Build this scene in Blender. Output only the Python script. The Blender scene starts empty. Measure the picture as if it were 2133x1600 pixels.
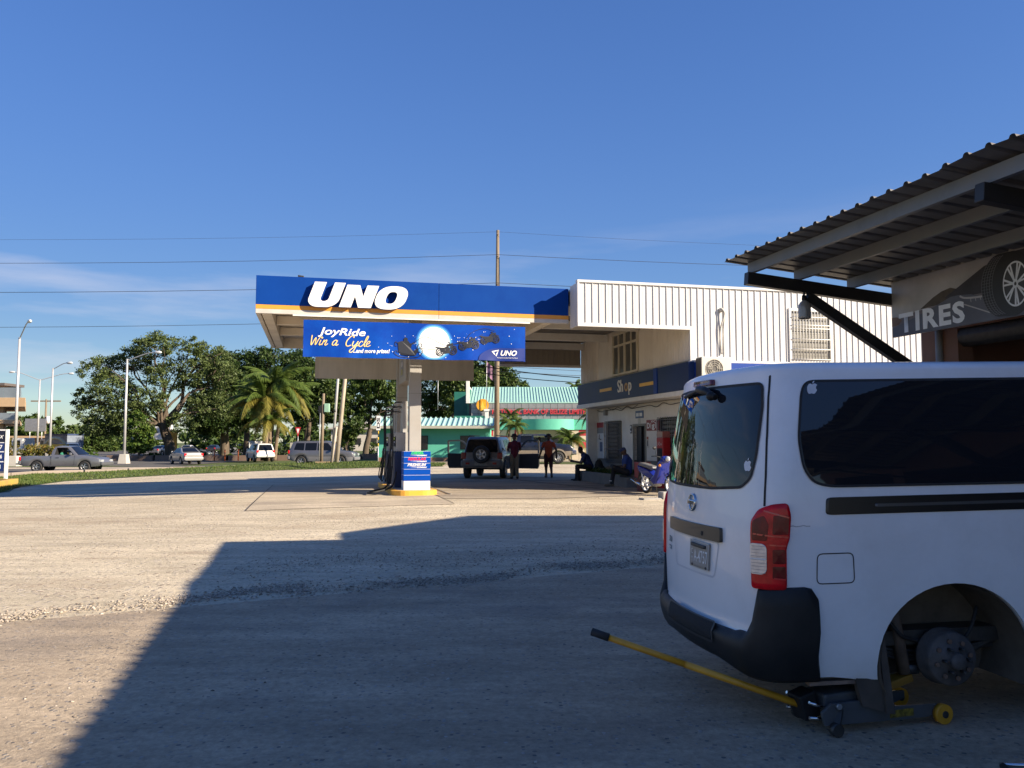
import bpy, bmesh, math, random
import numpy as np
from mathutils import Vector, Matrix, noise as mnoise
PI = math.pi
random.seed(7); np.random.seed(7)
rad = math.radians
SC = bpy.context.scene
COL = SC.collection

# ---------------------------------------------------------------- camera, sky, sun, exposure
cam = bpy.data.cameras.new('camera'); camo = bpy.data.objects.new('camera', cam); COL.objects.link(camo)
cam.sensor_width = 36.0; cam.lens = 29.11; cam.clip_start = 0.05; cam.clip_end = 6000
camo.location = (0, 0, 1.6); camo.rotation_euler = (rad(90 + 4.046), 0, 0)
SC.camera = camo
SUN_EL = 26.0; SUN_AZ = 112.8            # azimuth clockwise from +Y: the sun stands behind the viewer's right shoulder
W = bpy.data.worlds.new('World'); SC.world = W; W.use_nodes = True
nt = W.node_tree; nt.nodes.clear()
wo = nt.nodes.new('ShaderNodeOutputWorld'); bg = nt.nodes.new('ShaderNodeBackground')
sky = nt.nodes.new('ShaderNodeTexSky'); sky.sky_type = 'NISHITA'; sky.sun_disc = False
sky.sun_elevation = rad(SUN_EL); sky.sun_rotation = rad(SUN_AZ); sky.altitude = 0; sky.air_density = 0.9; sky.dust_density = 0.1; sky.ozone_density = 3.0
bg.inputs['Strength'].default_value = 0.094
# thin high cloud, the same all round the sky
tc = nt.nodes.new('ShaderNodeTexCoord'); sep = nt.nodes.new('ShaderNodeSeparateXYZ')
nt.links.new(tc.outputs['Generated'], sep.inputs[0])
mp = nt.nodes.new('ShaderNodeMapping'); mp.inputs['Scale'].default_value = (1.6, 1.6, 11.0); mp.inputs['Location'].default_value = (7.3, 1.1, 3.0)
nt.links.new(tc.outputs['Generated'], mp.inputs['Vector'])
nz = nt.nodes.new('ShaderNodeTexNoise'); nz.inputs['Scale'].default_value = 1.7; nz.inputs['Detail'].default_value = 7; nz.inputs['Roughness'].default_value = 0.55
nt.links.new(mp.outputs[0], nz.inputs['Vector'])
cr = nt.nodes.new('ShaderNodeMapRange'); cr.inputs['From Min'].default_value = 0.47; cr.inputs['From Max'].default_value = 0.72; cr.inputs['To Max'].default_value = 0.5
nt.links.new(nz.outputs['Fac'], cr.inputs['Value'])
lo = nt.nodes.new('ShaderNodeMapRange'); lo.inputs['From Min'].default_value = 0.30; lo.inputs['From Max'].default_value = 0.12; lo.interpolation_type = 'SMOOTHSTEP'
nt.links.new(sep.outputs['Z'], lo.inputs['Value'])
ml = nt.nodes.new('ShaderNodeMath'); ml.operation = 'MULTIPLY'; nt.links.new(cr.outputs[0], ml.inputs[0]); nt.links.new(lo.outputs[0], ml.inputs[1])
mx = nt.nodes.new('ShaderNodeMix'); mx.data_type = 'RGBA'; nt.links.new(ml.outputs[0], mx.inputs['Factor'])
mx.inputs['B'].default_value = (4.0, 3.85, 4.15, 1)
hs = nt.nodes.new('ShaderNodeHueSaturation'); hs.inputs['Saturation'].default_value = 1.19; hs.inputs['Hue'].default_value = 0.513; nt.links.new(sky.outputs[0], hs.inputs['Color'])
# soft shoulder on the brightest part of the sky, the same in every direction
sH = nt.nodes.new('ShaderNodeSeparateColor'); sH.mode = 'HSV'; nt.links.new(hs.outputs[0], sH.inputs[0]); cH = nt.nodes.new('ShaderNodeCombineColor'); cH.mode = 'HSV'
def mth(op, a, b): n = nt.nodes.new('ShaderNodeMath'); n.operation = op; nt.links.new(a, n.inputs[0]); n.inputs[1].default_value = b; return n.outputs[0]
den = mth('POWER', mth('ADD', mth('POWER', mth('DIVIDE', sH.outputs[2], 3.6), 3.0), 1.0), 1 / 3); dv = nt.nodes.new('ShaderNodeMath'); dv.operation = 'DIVIDE'; nt.links.new(sH.outputs[2], dv.inputs[0]); nt.links.new(den, dv.inputs[1])
nt.links.new(sH.outputs[0], cH.inputs[0]); nt.links.new(sH.outputs[1], cH.inputs[1]); nt.links.new(dv.outputs[0], cH.inputs[2]); nt.links.new(cH.outputs[0], mx.inputs['A']); nt.links.new(mx.outputs['Result'], bg.inputs['Color']); nt.links.new(bg.outputs[0], wo.inputs[0])
sl = bpy.data.lights.new('sun', 'SUN'); sl.energy = 5.0; sl.angle = rad(0.53); sl.color = (1.0, 0.865, 0.685)
so = bpy.data.objects.new('sun', sl); COL.objects.link(so); so.location = (60, -30, 40)
_e, _a = rad(SUN_EL), rad(SUN_AZ)
SUNV = Vector((math.sin(_a) * math.cos(_e), math.cos(_a) * math.cos(_e), math.sin(_e)))   # towards the sun
so.rotation_euler = SUNV.to_track_quat('Z', 'Y').to_euler()
vs = SC.view_settings; vs.view_transform = 'Standard'; vs.look = 'None'; vs.exposure = 1.2; vs.gamma = 1; vs.use_curve_mapping = False
SC.cycles.use_denoising = True
SC.cycles.max_bounces = 8; SC.cycles.diffuse_bounces = 5; SC.cycles.glossy_bounces = 3; SC.cycles.transparent_max_bounces = 6
SC.cycles.caustics_reflective = False; SC.cycles.caustics_refractive = False

# ---------------------------------------------------------------- materials
MATS = {}
def nd(t, typ, **kw):
    n = t.nodes.new(typ)
    for k, v in kw.items(): n.inputs[k].default_value = v
    return n
def M(name, col, rough=0.6, metal=0.0, var=0.12, vs=3.0, bump=0.0, bs=40.0, spec=0.5, coat=0.0, dirt=None, stretch=None):
    if name in MATS: return MATS[name]
    m = bpy.data.materials.new(name); m.use_nodes = True; t = m.node_tree
    b = t.nodes['Principled BSDF']
    b.inputs['Roughness'].default_value = rough; b.inputs['Metallic'].default_value = metal
    b.inputs['Specular IOR Level'].default_value = spec; b.inputs['Coat Weight'].default_value = coat; b.inputs['Coat Roughness'].default_value = 0.04
    c = t.nodes.new('ShaderNodeTexCoord'); src = c.outputs['Object']
    if stretch:
        mp = t.nodes.new('ShaderNodeMapping'); mp.inputs['Scale'].default_value = stretch; t.links.new(src, mp.inputs[0]); src = mp.outputs[0]
    n = nd(t, 'ShaderNodeTexNoise', Scale=vs, Detail=7.0, Roughness=0.6); t.links.new(src, n.inputs['Vector'])
    r = nd(t, 'ShaderNodeMapRange', **{'From Min': 0.3, 'From Max': 0.7, 'To Min': 1 - var, 'To Max': 1 + var}); t.links.new(n.outputs['Fac'], r.inputs['Value'])
    mu = t.nodes.new('ShaderNodeMix'); mu.data_type = 'RGBA'; mu.blend_type = 'MULTIPLY'; mu.inputs['Factor'].default_value = 1
    mu.inputs['A'].default_value = (*col, 1); t.links.new(r.outputs[0], mu.inputs['B'])
    out = mu.outputs['Result']
    if dirt:
        dc, amt, ds = dirt
        n2 = nd(t, 'ShaderNodeTexNoise', Scale=ds, Detail=8.0, Roughness=0.7); t.links.new(src, n2.inputs['Vector'])
        r2 = nd(t, 'ShaderNodeMapRange', **{'From Min': 0.45, 'From Max': 0.75, 'To Min': 0, 'To Max': amt}); t.links.new(n2.outputs['Fac'], r2.inputs['Value'])
        m2 = t.nodes.new('ShaderNodeMix'); m2.data_type = 'RGBA'; t.links.new(r2.outputs[0], m2.inputs['Factor']); t.links.new(out, m2.inputs['A']); m2.inputs['B'].default_value = (*dc, 1)
        out = m2.outputs['Result']
    t.links.new(out, b.inputs['Base Color'])
    if bump:
        nb = nd(t, 'ShaderNodeTexNoise', Scale=bs, Detail=5.0); t.links.new(src, nb.inputs['Vector'])
        bp = nd(t, 'ShaderNodeBump', Strength=bump, Distance=0.02); t.links.new(nb.outputs['Fac'], bp.inputs['Height']); t.links.new(bp.outputs[0], b.inputs['Normal'])
    MATS[name] = m; return m
def leafmat(name, c1, c2, c3, rough=0.55, trans=0.3):
    if name in MATS: return MATS[name]
    m = bpy.data.materials.new(name); m.use_nodes = True; t = m.node_tree; t.nodes.clear()
    o = t.nodes.new('ShaderNodeOutputMaterial'); g = t.nodes.new('ShaderNodeNewGeometry')
    cr = t.nodes.new('ShaderNodeValToRGB'); e = cr.color_ramp.elements
    e[0].color = (*c1, 1); e[1].color = (*c3, 1); x = cr.color_ramp.elements.new(0.5); x.color = (*c2, 1)
    t.links.new(g.outputs['Random Per Island'], cr.inputs[0])
    d = t.nodes.new('ShaderNodeBsdfPrincipled'); d.inputs['Roughness'].default_value = rough; d.inputs['Specular IOR Level'].default_value = 0.35
    tr = t.nodes.new('ShaderNodeBsdfTranslucent'); mx = t.nodes.new('ShaderNodeMixShader'); mx.inputs[0].default_value = trans
    t.links.new(cr.outputs[0], d.inputs['Base Color']); t.links.new(cr.outputs[0], tr.inputs[0])
    t.links.new(d.outputs[0], mx.inputs[1]); t.links.new(tr.outputs[0], mx.inputs[2]); t.links.new(mx.outputs[0], o.inputs[0])
    MATS[name] = m; return m
def glassmat(name, col=(0.012, 0.014, 0.018), rough=0.02, spec=0.5):
    return M(name, col, rough, 0, 0.05, 2, spec=spec)

# ---------------------------------------------------------------- mesh building
class MB:
    def __init__(s): s.v = []; s.f = []; s.m = []; s.sm = []
    def add(s, vs, fs, m=0, smooth=False):
        o = len(s.v); s.v.extend([tuple(p) for p in vs]); s.f.extend([tuple(i + o for i in f) for f in fs]); s.m.extend([m] * len(fs)); s.sm.extend([smooth] * len(fs)); return s
    def hexa(s, p, m=0):            # 8 corners: bottom ring then top ring
        return s.add(p, [(3, 2, 1, 0), (4, 5, 6, 7), (0, 1, 5, 4), (1, 2, 6, 5), (2, 3, 7, 6), (3, 0, 4, 7)], m)
    def box(s, x0, x1, y0, y1, z0, z1, m=0):
        return s.hexa([(x0, y0, z0), (x1, y0, z0), (x1, y1, z0), (x0, y1, z0), (x0, y0, z1), (x1, y0, z1), (x1, y1, z1), (x0, y1, z1)], m)
    def fbox(s, fr, a0, a1, b0, b1, z0, z1, m=0):   # box in a frame fr(a, b, z)
        return s.hexa([fr(a0, b0, z0), fr(a1, b0, z0), fr(a1, b1, z0), fr(a0, b1, z0), fr(a0, b0, z1), fr(a1, b0, z1), fr(a1, b1, z1), fr(a0, b1, z1)], m)
    def bar(s, p, q, w, h, m=0, up=(0, 0, 1)):
        p, q, up = Vector(p), Vector(q), Vector(up); d = (q - p).normalized(); r = d.cross(up)
        if r.length < 1e-5: r = d.cross(Vector((1, 0, 0)))
        r.normalize(); u = r.cross(d)
        c = [p - r * w / 2 - u * h / 2, p + r * w / 2 - u * h / 2, p + r * w / 2 + u * h / 2, p - r * w / 2 + u * h / 2]
        e = [x + (q - p) for x in c]
        return s.add(c + e, [(0, 1, 2, 3), (7, 6, 5, 4), (0, 4, 5, 1), (1, 5, 6, 2), (2, 6, 7, 3), (3, 7, 4, 0)], m)
    def tube(s, pts, r, n=8, m=0, caps=True, smooth=True):
        pts = [Vector(p) for p in pts]; k = len(pts)
        rs = r if isinstance(r, (list, tuple)) else [r] * k
        rings = []; prev = None
        for i, p in enumerate(pts):
            d = (pts[min(i + 1, k - 1)] - pts[max(i - 1, 0)])
            d = d.normalized() if d.length > 1e-9 else Vector((0, 0, 1))
            if prev is None:
                a = d.cross(Vector((0, 0, 1)))
                if a.length < 1e-3: a = d.cross(Vector((1, 0, 0)))
            else:
                a = prev - d * prev.dot(d)
                if a.length < 1e-6: a = d.cross(Vector((1, 0, 0.3)))
            a.normalize(); b = d.cross(a); prev = a
            rings.append([p + (a * math.cos(2 * PI * j / n) + b * math.sin(2 * PI * j / n)) * rs[i] for j in range(n)])
        vs = [v for rg in rings for v in rg]; fs = []
        for i in range(k - 1):
            for j in range(n): fs.append((i * n + j, i * n + (j + 1) % n, (i + 1) * n + (j + 1) % n, (i + 1) * n + j))
        s.add(vs, fs, m, smooth)
        if caps: o = len(s.v) - len(vs); s.f += [tuple(o + j for j in reversed(range(n))), tuple(o + (k - 1) * n + j for j in range(n))]; s.m += [m, m]; s.sm += [False, False]
        return s
    def cyl(s, p, q, r0, r1=None, n=16, m=0, smooth=True): return s.tube([p, q], [r0, r0 if r1 is None else r1], n, m, True, smooth)
    def lathe(s, prof, mat, n=24, m=0, smooth=True):    # prof [(r, h)], mat maps (x, y, h) with h the axis
        vs = []; fs = []; k = len(prof)
        for r, h in prof:
            for j in range(n): a = 2 * PI * j / n; vs.append(mat @ Vector((r * math.cos(a), r * math.sin(a), h)))
        for i in range(k - 1):
            for j in range(n): fs.append((i * n + j, i * n + (j + 1) % n, (i + 1) * n + (j + 1) % n, (i + 1) * n + j))
        return s.add(vs, fs, m, smooth)
    def prism(s, poly, fn, d0, d1, m=0):      # poly in 2D, fn(a, b, depth) -> point
        k = len(poly); vs = [fn(a, b, d0) for a, b in poly] + [fn(a, b, d1) for a, b in poly]
        fs = [tuple(reversed(range(k))), tuple(range(k, 2 * k))] + [(i, (i + 1) % k, k + (i + 1) % k, k + i) for i in range(k)]
        return s.add(vs, fs, m)
    def grid(s, fn, nu, nv, m=0, smooth=True):
        vs = [fn(i / nu, j / nv) for i in range(nu + 1) for j in range(nv + 1)]
        fs = [(i * (nv + 1) + j, (i + 1) * (nv + 1) + j, (i + 1) * (nv + 1) + j + 1, i * (nv + 1) + j + 1) for i in range(nu) for j in range(nv)]
        return s.add(vs, fs, m, smooth)
    def ball(s, c, r, n=12, m=0, sq=(1, 1, 1)):
        c = Vector(c); k = n // 2
        return s.grid(lambda u, v: c + Vector((math.cos(2 * PI * u) * math.sin(PI * v) * sq[0], math.sin(2 * PI * u) * math.sin(PI * v) * sq[1], math.cos(PI * v) * sq[2])) * r, n, k, m)
    def mesh(s, name):
        me = bpy.data.meshes.new(name); me.from_pydata(s.v, [], s.f)
        me.polygons.foreach_set('material_index', s.m); me.polygons.foreach_set('use_smooth', s.sm); me.update(); return me
    def build(s, name, mats, parent=None, fix=True, bevel=0, weld=False):
        me = s.mesh(name)
        for m in (mats if isinstance(mats, (list, tuple)) else [mats]): me.materials.append(m)
        if fix or weld:
            bm = bmesh.new(); bm.from_mesh(me)
            if weld: bmesh.ops.remove_doubles(bm, verts=bm.verts, dist=1e-4)
            if fix: bmesh.ops.recalc_face_normals(bm, faces=bm.faces)
            bm.to_mesh(me); bm.free()
        return link(name, me, parent, bevel)
def link(name, me, parent=None, bevel=0):
    o = bpy.data.objects.new(name, me); COL.objects.link(o)
    if parent is not None:
        o.parent = parent; o.matrix_parent_inverse = inv_of(parent)
    if bevel:
        b = o.modifiers.new('edge', 'BEVEL'); b.width = bevel; b.segments = 2; b.limit_method = 'ANGLE'; b.angle_limit = rad(40)
    return o
LOCALROOT = set()
def wmat(o):
    m = o.matrix_basis.copy()
    if o.parent is not None: m = wmat(o.parent) @ o.matrix_parent_inverse @ m
    return m
def inv_of(p):
    """parts are modelled in world coordinates unless their thing is modelled about its own origin (local=True)"""
    r = p
    while r.parent is not None: r = r.parent
    return Matrix.Identity(4) if r.name in LOCALROOT else wmat(p).inverted()
def tag(o, label=None, cat=None, group=None, kind=None):
    if label: o['label'] = label
    if cat: o['category'] = cat
    if group: o['group'] = group
    if kind: o['kind'] = kind
    return o
def thing(name, label, cat, loc=(0, 0, 0), rz=0.0, group=None, local=False, rot=None, scale=None):
    o = bpy.data.objects.new(name, None); COL.objects.link(o); o.empty_display_size = 0.1
    o.location = loc; o.rotation_euler = rot if rot else (0, 0, rz)
    if scale: o.scale = (scale,) * 3
    if local: LOCALROOT.add(o.name)
    return tag(o, label, cat, group)
def copy_tree(o, loc=None, rz=None, label=None, scale=None, group=None):
    def rec(x, par):
        c = x.copy(); COL.objects.link(c)
        if par is not None: c.parent = par; c.matrix_parent_inverse = x.matrix_parent_inverse
        for ch in x.children: rec(ch, c)
        return c
    r = rec(o, None)
    if loc is not None: r.location = loc
    if rz is not None: r.rotation_euler = (0, 0, rz)
    if scale is not None: r.scale = (scale,) * 3 if not isinstance(scale, tuple) else scale
    if label: r['label'] = label
    if group: r['group'] = group
    return r

# lettering -------------------------------------------------------
def text_mesh(body, size=1.0, ext=0.0, bold=0.0, shear=0.0, align='LEFT', sx=1.0, res=3, sp=1.0):
    c = bpy.data.curves.new('lettering', 'FONT'); c.body = body; c.size = size; c.extrude = ext; c.offset = bold; c.shear = shear
    c.align_x = align; c.space_character = sp; c.resolution_u = res
    o = bpy.data.objects.new('lettering', c); COL.objects.link(o)
    dg = bpy.context.evaluated_depsgraph_get(); me = bpy.data.meshes.new_from_object(o.evaluated_get(dg))
    bpy.data.objects.remove(o); bpy.data.curves.remove(c)
    if sx != 1.0:
        for v in me.vertices: v.co.x *= sx
    return me
def frame_matrix(org, right, up):
    r, u = Vector(right).normalized(), Vector(up).normalized(); n = r.cross(u); u = n.cross(r)
    m = Matrix((r, u, n)).transposed().to_4x4(); m.translation = Vector(org); return m
def text(body, size, mat, org, right, up, parent=None, name='lettering', fn=None, width=None, **kw):
    me = text_mesh(body, size, **kw)
    if width and len(me.vertices):
        xs = [v.co.x for v in me.vertices]; k = width / max(1e-6, max(xs) - min(xs)); x0 = min(xs)
        if kw.get('align', 'LEFT') == 'LEFT':
            for v in me.vertices: v.co.x = (v.co.x - x0) * k
        else:
            for v in me.vertices: v.co.x *= k
    if fn:
        for v in me.vertices: v.co = fn(v.co)
    else: me.transform(frame_matrix(org, right, up))
    me.materials.clear(); me.materials.append(mat); me.name = name
    return link(name, me, parent)
def smooth_pts(p, k=6):
    out = []; n = len(p)
    for i in range(n - 1):
        a, b, c, d = p[max(i - 1, 0)], p[i], p[i + 1], p[min(i + 2, n - 1)]
        for j in range(k):
            t = j / k
            out.append(tuple(0.5 * (2 * b[q] + (c[q] - a[q]) * t + (2 * a[q] - 5 * b[q] + 4 * c[q] - d[q]) * t * t + (3 * b[q] - a[q] - 3 * c[q] + d[q]) * t ** 3) for q in range(len(b))))
    out.append(tuple(p[-1])); return out
def ribbon(mb, pts, w, fn, m=0):          # flat pen stroke in 2D mapped by fn(x, y)
    n = len(pts); L = []; Rr = []
    for i in range(n):
        a, b = pts[max(i - 1, 0)], pts[min(i + 1, n - 1)]; dx, dy = b[0] - a[0], b[1] - a[1]; l = math.hypot(dx, dy) or 1
        L.append(fn(pts[i][0] - dy / l * w / 2, pts[i][1] + dx / l * w / 2)); Rr.append(fn(pts[i][0] + dy / l * w / 2, pts[i][1] - dx / l * w / 2))
    mb.add(L + Rr, [(i, i + 1, n + i + 1, n + i) for i in range(n - 1)], m)
def disc(mb, cx, cy, r, fn, m=0, n=28, r0=0.0, rings=1):
    vs = []; fs = []
    for k in range(rings + 1):
        q = r0 + (r - r0) * k / rings
        for j in range(n): vs.append(fn(cx + q * math.cos(2 * PI * j / n), cy + q * math.sin(2 * PI * j / n)))
    for k in range(rings):
        for j in range(n): fs.append((k * n + j, k * n + (j + 1) % n, (k + 1) * n + (j + 1) % n, (k + 1) * n + j))
    mb.add(vs, fs, m)
def flat(mb, poly, fn, m=0): mb.add([fn(a, b) for a, b in poly], [tuple(range(len(poly)))], m)

# ---------------------------------------------------------------- common materials
white_paint = M('white_paint', (0.72, 0.70, 0.66), 0.45, var=0.06, vs=1.2, dirt=((0.42, 0.36, 0.28), 0.35, 2.2))
white_clean = M('white_clean', (0.80, 0.79, 0.77), 0.4, var=0.03)
blue_paint = M('blue_paint', (0.004, 0.04, 0.26), 0.45, var=0.10, vs=0.8, spec=.3, dirt=((0.012, 0.06, 0.28), 0.5, 1.5))
yellow_paint = M('yellow_paint', (0.78, 0.40, 0.05), 0.45, var=0.08, dirt=((0.45, 0.27, 0.08), 0.4, 3))
black_paint = M('black_paint', (0.018, 0.018, 0.02), 0.5, var=0.2)
grey_paint = M('grey_paint', (0.30, 0.30, 0.29), 0.55, var=0.1, dirt=((0.17, 0.15, 0.13), 0.5, 3))
galv = M('galvanised', (0.42, 0.43, 0.44), 0.42, 0.55, var=0.18, vs=6)
concrete = M('concrete', (0.36, 0.34, 0.31), 0.85, var=0.14, vs=2, bump=0.3, bs=60, dirt=((0.20, 0.18, 0.15), 0.5, 1.3))
rubber = M('rubber', (0.022, 0.021, 0.021), 0.75, var=0.3, vs=20)
plastic_black = M('plastic_black', (0.011, 0.0115, 0.013), 0.5, var=0.2, bump=0.08, bs=400, spec=.35, dirt=((0.035, 0.032, 0.03), .35, 3))
chrome = M('chrome', (0.62, 0.62, 0.63), 0.14, 1.0, var=0.05)
alloy = M('alloy', (0.50, 0.50, 0.50), 0.3, 0.8, var=0.12, dirt=((0.12, 0.10, 0.08), 0.5, 9))
steel_dark = M('steel_dark', (0.07, 0.068, 0.066), 0.5, 0.6, var=0.3, vs=15)
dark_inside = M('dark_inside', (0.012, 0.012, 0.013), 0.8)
red_lens = M('red_lens', (0.62, 0.008, 0.014), 0.22, var=0.3, vs=14, spec=.3, coat=0.12)
red_dark = M('red_dark', (0.15, 0.003, 0.006), 0.25, var=0.4, vs=18, spec=.3, coat=0.12)
clear_lens = M('clear_lens', (0.55, 0.57, 0.58), 0.12, 0.3, var=0.2, vs=25, coat=0.6)
amber_lens = M('amber_lens', (0.75, 0.25, 0.02), 0.2, coat=0.4)
tint_glass = glassmat('tint_glass', spec=0.55)
car_glass = glassmat('car_glass', (0.006, 0.007, 0.009), 0.04, 0.35)
bark = M('bark', (0.10, 0.075, 0.052), 0.9, var=0.35, vs=5, bump=0.6, bs=16, stretch=(1, 1, 0.35))
wood_pole = M('wood_pole', (0.20, 0.155, 0.105), 0.85, var=0.25, vs=6, bump=0.3, bs=30, stretch=(4, 4, 0.3))
red_paint = M('red_paint', (0.45, 0.012, 0.014), 0.4, var=0.1)
print_white = M('print_white', (0.80, 0.80, 0.80), 0.5, var=0.02)
print_black = M('print_black', (0.012, 0.014, 0.022), 0.5, var=0.02)
# ---------------------------------------------------------------- terrain and ground sheets
def sm(t): t = max(0.0, min(1.0, t)); return t * t * (3 - 2 * t)
def terr(x, y): return sm((y - 12) / 10) * max(-0.28, 0.12 + 0.0177 * min(x + 3, 0))
GX = [-2500, -1200, -600, -350, -220, -150, -110, -90] + list(range(-78, 62, 2)) + [75, 95, 130, 200, 350, 700, 1500, 2500]
GY = [-400, -150, -60, -30] + list(range(-20, 110, 2)) + [116, 125, 140, 160, 190, 240, 320, 450, 700, 1200, 3000]
def sheet(bm, poly, off, hf=None):
    """clips the shared ground grid to a convex polygon, so that sheets lie parallel to one another"""
    x0, x1 = min(p[0] for p in poly), max(p[0] for p in poly); y0, y1 = min(p[1] for p in poly), max(p[1] for p in poly)
    def rng(g, a, b):
        i = max(0, max([k for k in range(len(g)) if g[k] <= a] or [0])); j = min([k for k in range(len(g)) if g[k] >= b] or [len(g) - 1]); return g[i:j + 1]
    xs, ys = rng(GX, x0, x1), rng(GY, y0, y1); b = bmesh.new(); vs = [[b.verts.new((x, y, terr(x, y) + off)) for y in ys] for x in xs]
    for i in range(len(xs) - 1):
        for j in range(len(ys) - 1):
            b.faces.new((vs[i][j], vs[i + 1][j], vs[i + 1][j + 1])); b.faces.new((vs[i][j], vs[i + 1][j + 1], vs[i][j + 1]))
    ar = sum(poly[i][0] * poly[(i + 1) % len(poly)][1] - poly[(i + 1) % len(poly)][0] * poly[i][1] for i in range(len(poly)))
    if ar < 0: poly = poly[::-1]
    for i in range(len(poly)):
        p, q = poly[i], poly[(i + 1) % len(poly)]; no = Vector((q[1] - p[1], -(q[0] - p[0]), 0)).normalized()
        bmesh.ops.bisect_plane(b, geom=b.verts[:] + b.edges[:] + b.faces[:], plane_co=(p[0], p[1], 0), plane_no=no, clear_outer=True)
    me = bpy.data.meshes.new('t'); b.to_mesh(me); b.free(); bm.from_mesh(me); bpy.data.meshes.remove(me)
def ground_sheet(name, polys, off, mat, kind='structure'):
    bm = bmesh.new()
    for p in polys: sheet(bm, p, off)
    bmesh.ops.remove_doubles(bm, verts=bm.verts, dist=1e-4)
    bmesh.ops.recalc_face_normals(bm, faces=bm.faces)
    if sum(f.normal.z for f in bm.faces) < 0: bmesh.ops.reverse_faces(bm, faces=bm.faces)
    me = bpy.data.meshes.new(name); bm.to_mesh(me); bm.free(); me.materials.append(mat)
    return tag(link(name, me), kind=kind)

def groundmat(name, c_a, c_b, c_peb, peb_scale, peb_amt, big=0.18, bump=0.5, rough=0.9, stain=None, stain_amt=0.5):
    m = bpy.data.materials.new(name); m.use_nodes = True; t = m.node_tree; L = t.links.new
    b = t.nodes['Principled BSDF']; b.inputs['Roughness'].default_value = rough; b.inputs['Specular IOR Level'].default_value = 0.25
    c = t.nodes.new('ShaderNodeTexCoord'); P = c.outputs['Object']
    n1 = nd(t, 'ShaderNodeTexNoise', Scale=big, Detail=9.0, Roughness=0.62); L(P, n1.inputs['Vector'])
    r1 = nd(t, 'ShaderNodeMapRange', **{'From Min': 0.38, 'From Max': 0.64}); L(n1.outputs['Fac'], r1.inputs['Value'])
    m1 = t.nodes.new('ShaderNodeMix'); m1.data_type = 'RGBA'; m1.inputs['A'].default_value = (*c_a, 1); m1.inputs['B'].default_value = (*c_b, 1); L(r1.outputs[0], m1.inputs['Factor'])
    # wheel-swept streaks and grit
    mp = t.nodes.new('ShaderNodeMapping'); mp.inputs['Scale'].default_value = (0.35, 1.5, 1); mp.inputs['Rotation'].default_value = (0, 0, rad(-14)); L(P, mp.inputs[0])
    n2 = nd(t, 'ShaderNodeTexNoise', Scale=1.1, Detail=10.0, Roughness=0.72); L(mp.outputs[0], n2.inputs['Vector'])
    r2 = nd(t, 'ShaderNodeMapRange', **{'From Min': 0.3, 'From Max': 0.72, 'To Min': 0.68, 'To Max': 1.24}); L(n2.outputs['Fac'], r2.inputs['Value'])
    m2 = t.nodes.new('ShaderNodeMix'); m2.data_type = 'RGBA'; m2.blend_type = 'MULTIPLY'; m2.inputs['Factor'].default_value = 1; L(m1.outputs['Result'], m2.inputs['A']); L(r2.outputs[0], m2.inputs['B'])
    n3 = nd(t, 'ShaderNodeTexNoise', Scale=22.0, Detail=6.0, Roughness=0.75); L(P, n3.inputs['Vector'])
    r3 = nd(t, 'ShaderNodeMapRange', **{'From Min': 0.3, 'From Max': 0.7, 'To Min': 0.72, 'To Max': 1.25}); L(n3.outputs['Fac'], r3.inputs['Value'])
    m3 = t.nodes.new('ShaderNodeMix'); m3.data_type = 'RGBA'; m3.blend_type = 'MULTIPLY'; m3.inputs['Factor'].default_value = 1; L(m2.outputs['Result'], m3.inputs['A']); L(r3.outputs[0], m3.inputs['B'])
    v = nd(t, 'ShaderNodeTexVoronoi', Scale=peb_scale); L(P, v.inputs['Vector'])
    sp = t.nodes.new('ShaderNodeSeparateColor'); L(v.outputs['Color'], sp.inputs[0])
    gt = nd(t, 'ShaderNodeMapRange', **{'From Min': 1 - peb_amt, 'From Max': 1 - peb_amt + 0.04}); L(sp.outputs[0], gt.inputs['Value'])
    ds = nd(t, 'ShaderNodeMapRange', **{'From Min': 0.5, 'From Max': 0.35}); L(v.outputs['Distance'], ds.inputs['Value'])
    pm = t.nodes.new('ShaderNodeMath'); pm.operation = 'MULTIPLY'; L(gt.outputs[0], pm.inputs[0]); L(ds.outputs[0], pm.inputs[1])
    m4 = t.nodes.new('ShaderNodeMix'); m4.data_type = 'RGBA'; L(pm.outputs[0], m4.inputs['Factor']); L(m3.outputs['Result'], m4.inputs['A'])
    pc = t.nodes.new('ShaderNodeMix'); pc.data_type = 'RGBA'; L(sp.outputs[1], pc.inputs['Factor']); pc.inputs['A'].default_value = (*c_peb[0], 1); pc.inputs['B'].default_value = (*c_peb[1], 1); L(pc.outputs['Result'], m4.inputs['B'])
    out = m4.outputs['Result']
    if stain:
        n5 = nd(t, 'ShaderNodeTexNoise', Scale=0.55, Detail=8.0, Roughness=0.66); mp5 = t.nodes.new('ShaderNodeMapping'); mp5.inputs['Location'].default_value = (3.1, 7.7, 0); mp5.inputs['Scale'].default_value = (0.6, 1, 1); L(P, mp5.inputs[0]); L(mp5.outputs[0], n5.inputs['Vector'])
        r5 = nd(t, 'ShaderNodeMapRange', **{'From Min': 0.52, 'From Max': 0.7, 'To Max': stain_amt}); L(n5.outputs['Fac'], r5.inputs['Value'])
        m5 = t.nodes.new('ShaderNodeMix'); m5.data_type = 'RGBA'; L(r5.outputs[0], m5.inputs['Factor']); L(out, m5.inputs['A']); m5.inputs['B'].default_value = (*stain, 1); out = m5.outputs['Result']
    L(out, b.inputs['Base Color'])
    a1 = t.nodes.new('ShaderNodeMath'); a1.operation = 'MULTIPLY_ADD'; L(pm.outputs[0], a1.inputs[0]); a1.inputs[1].default_value = 0.6; L(n3.outputs['Fac'], a1.inputs[2])
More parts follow.
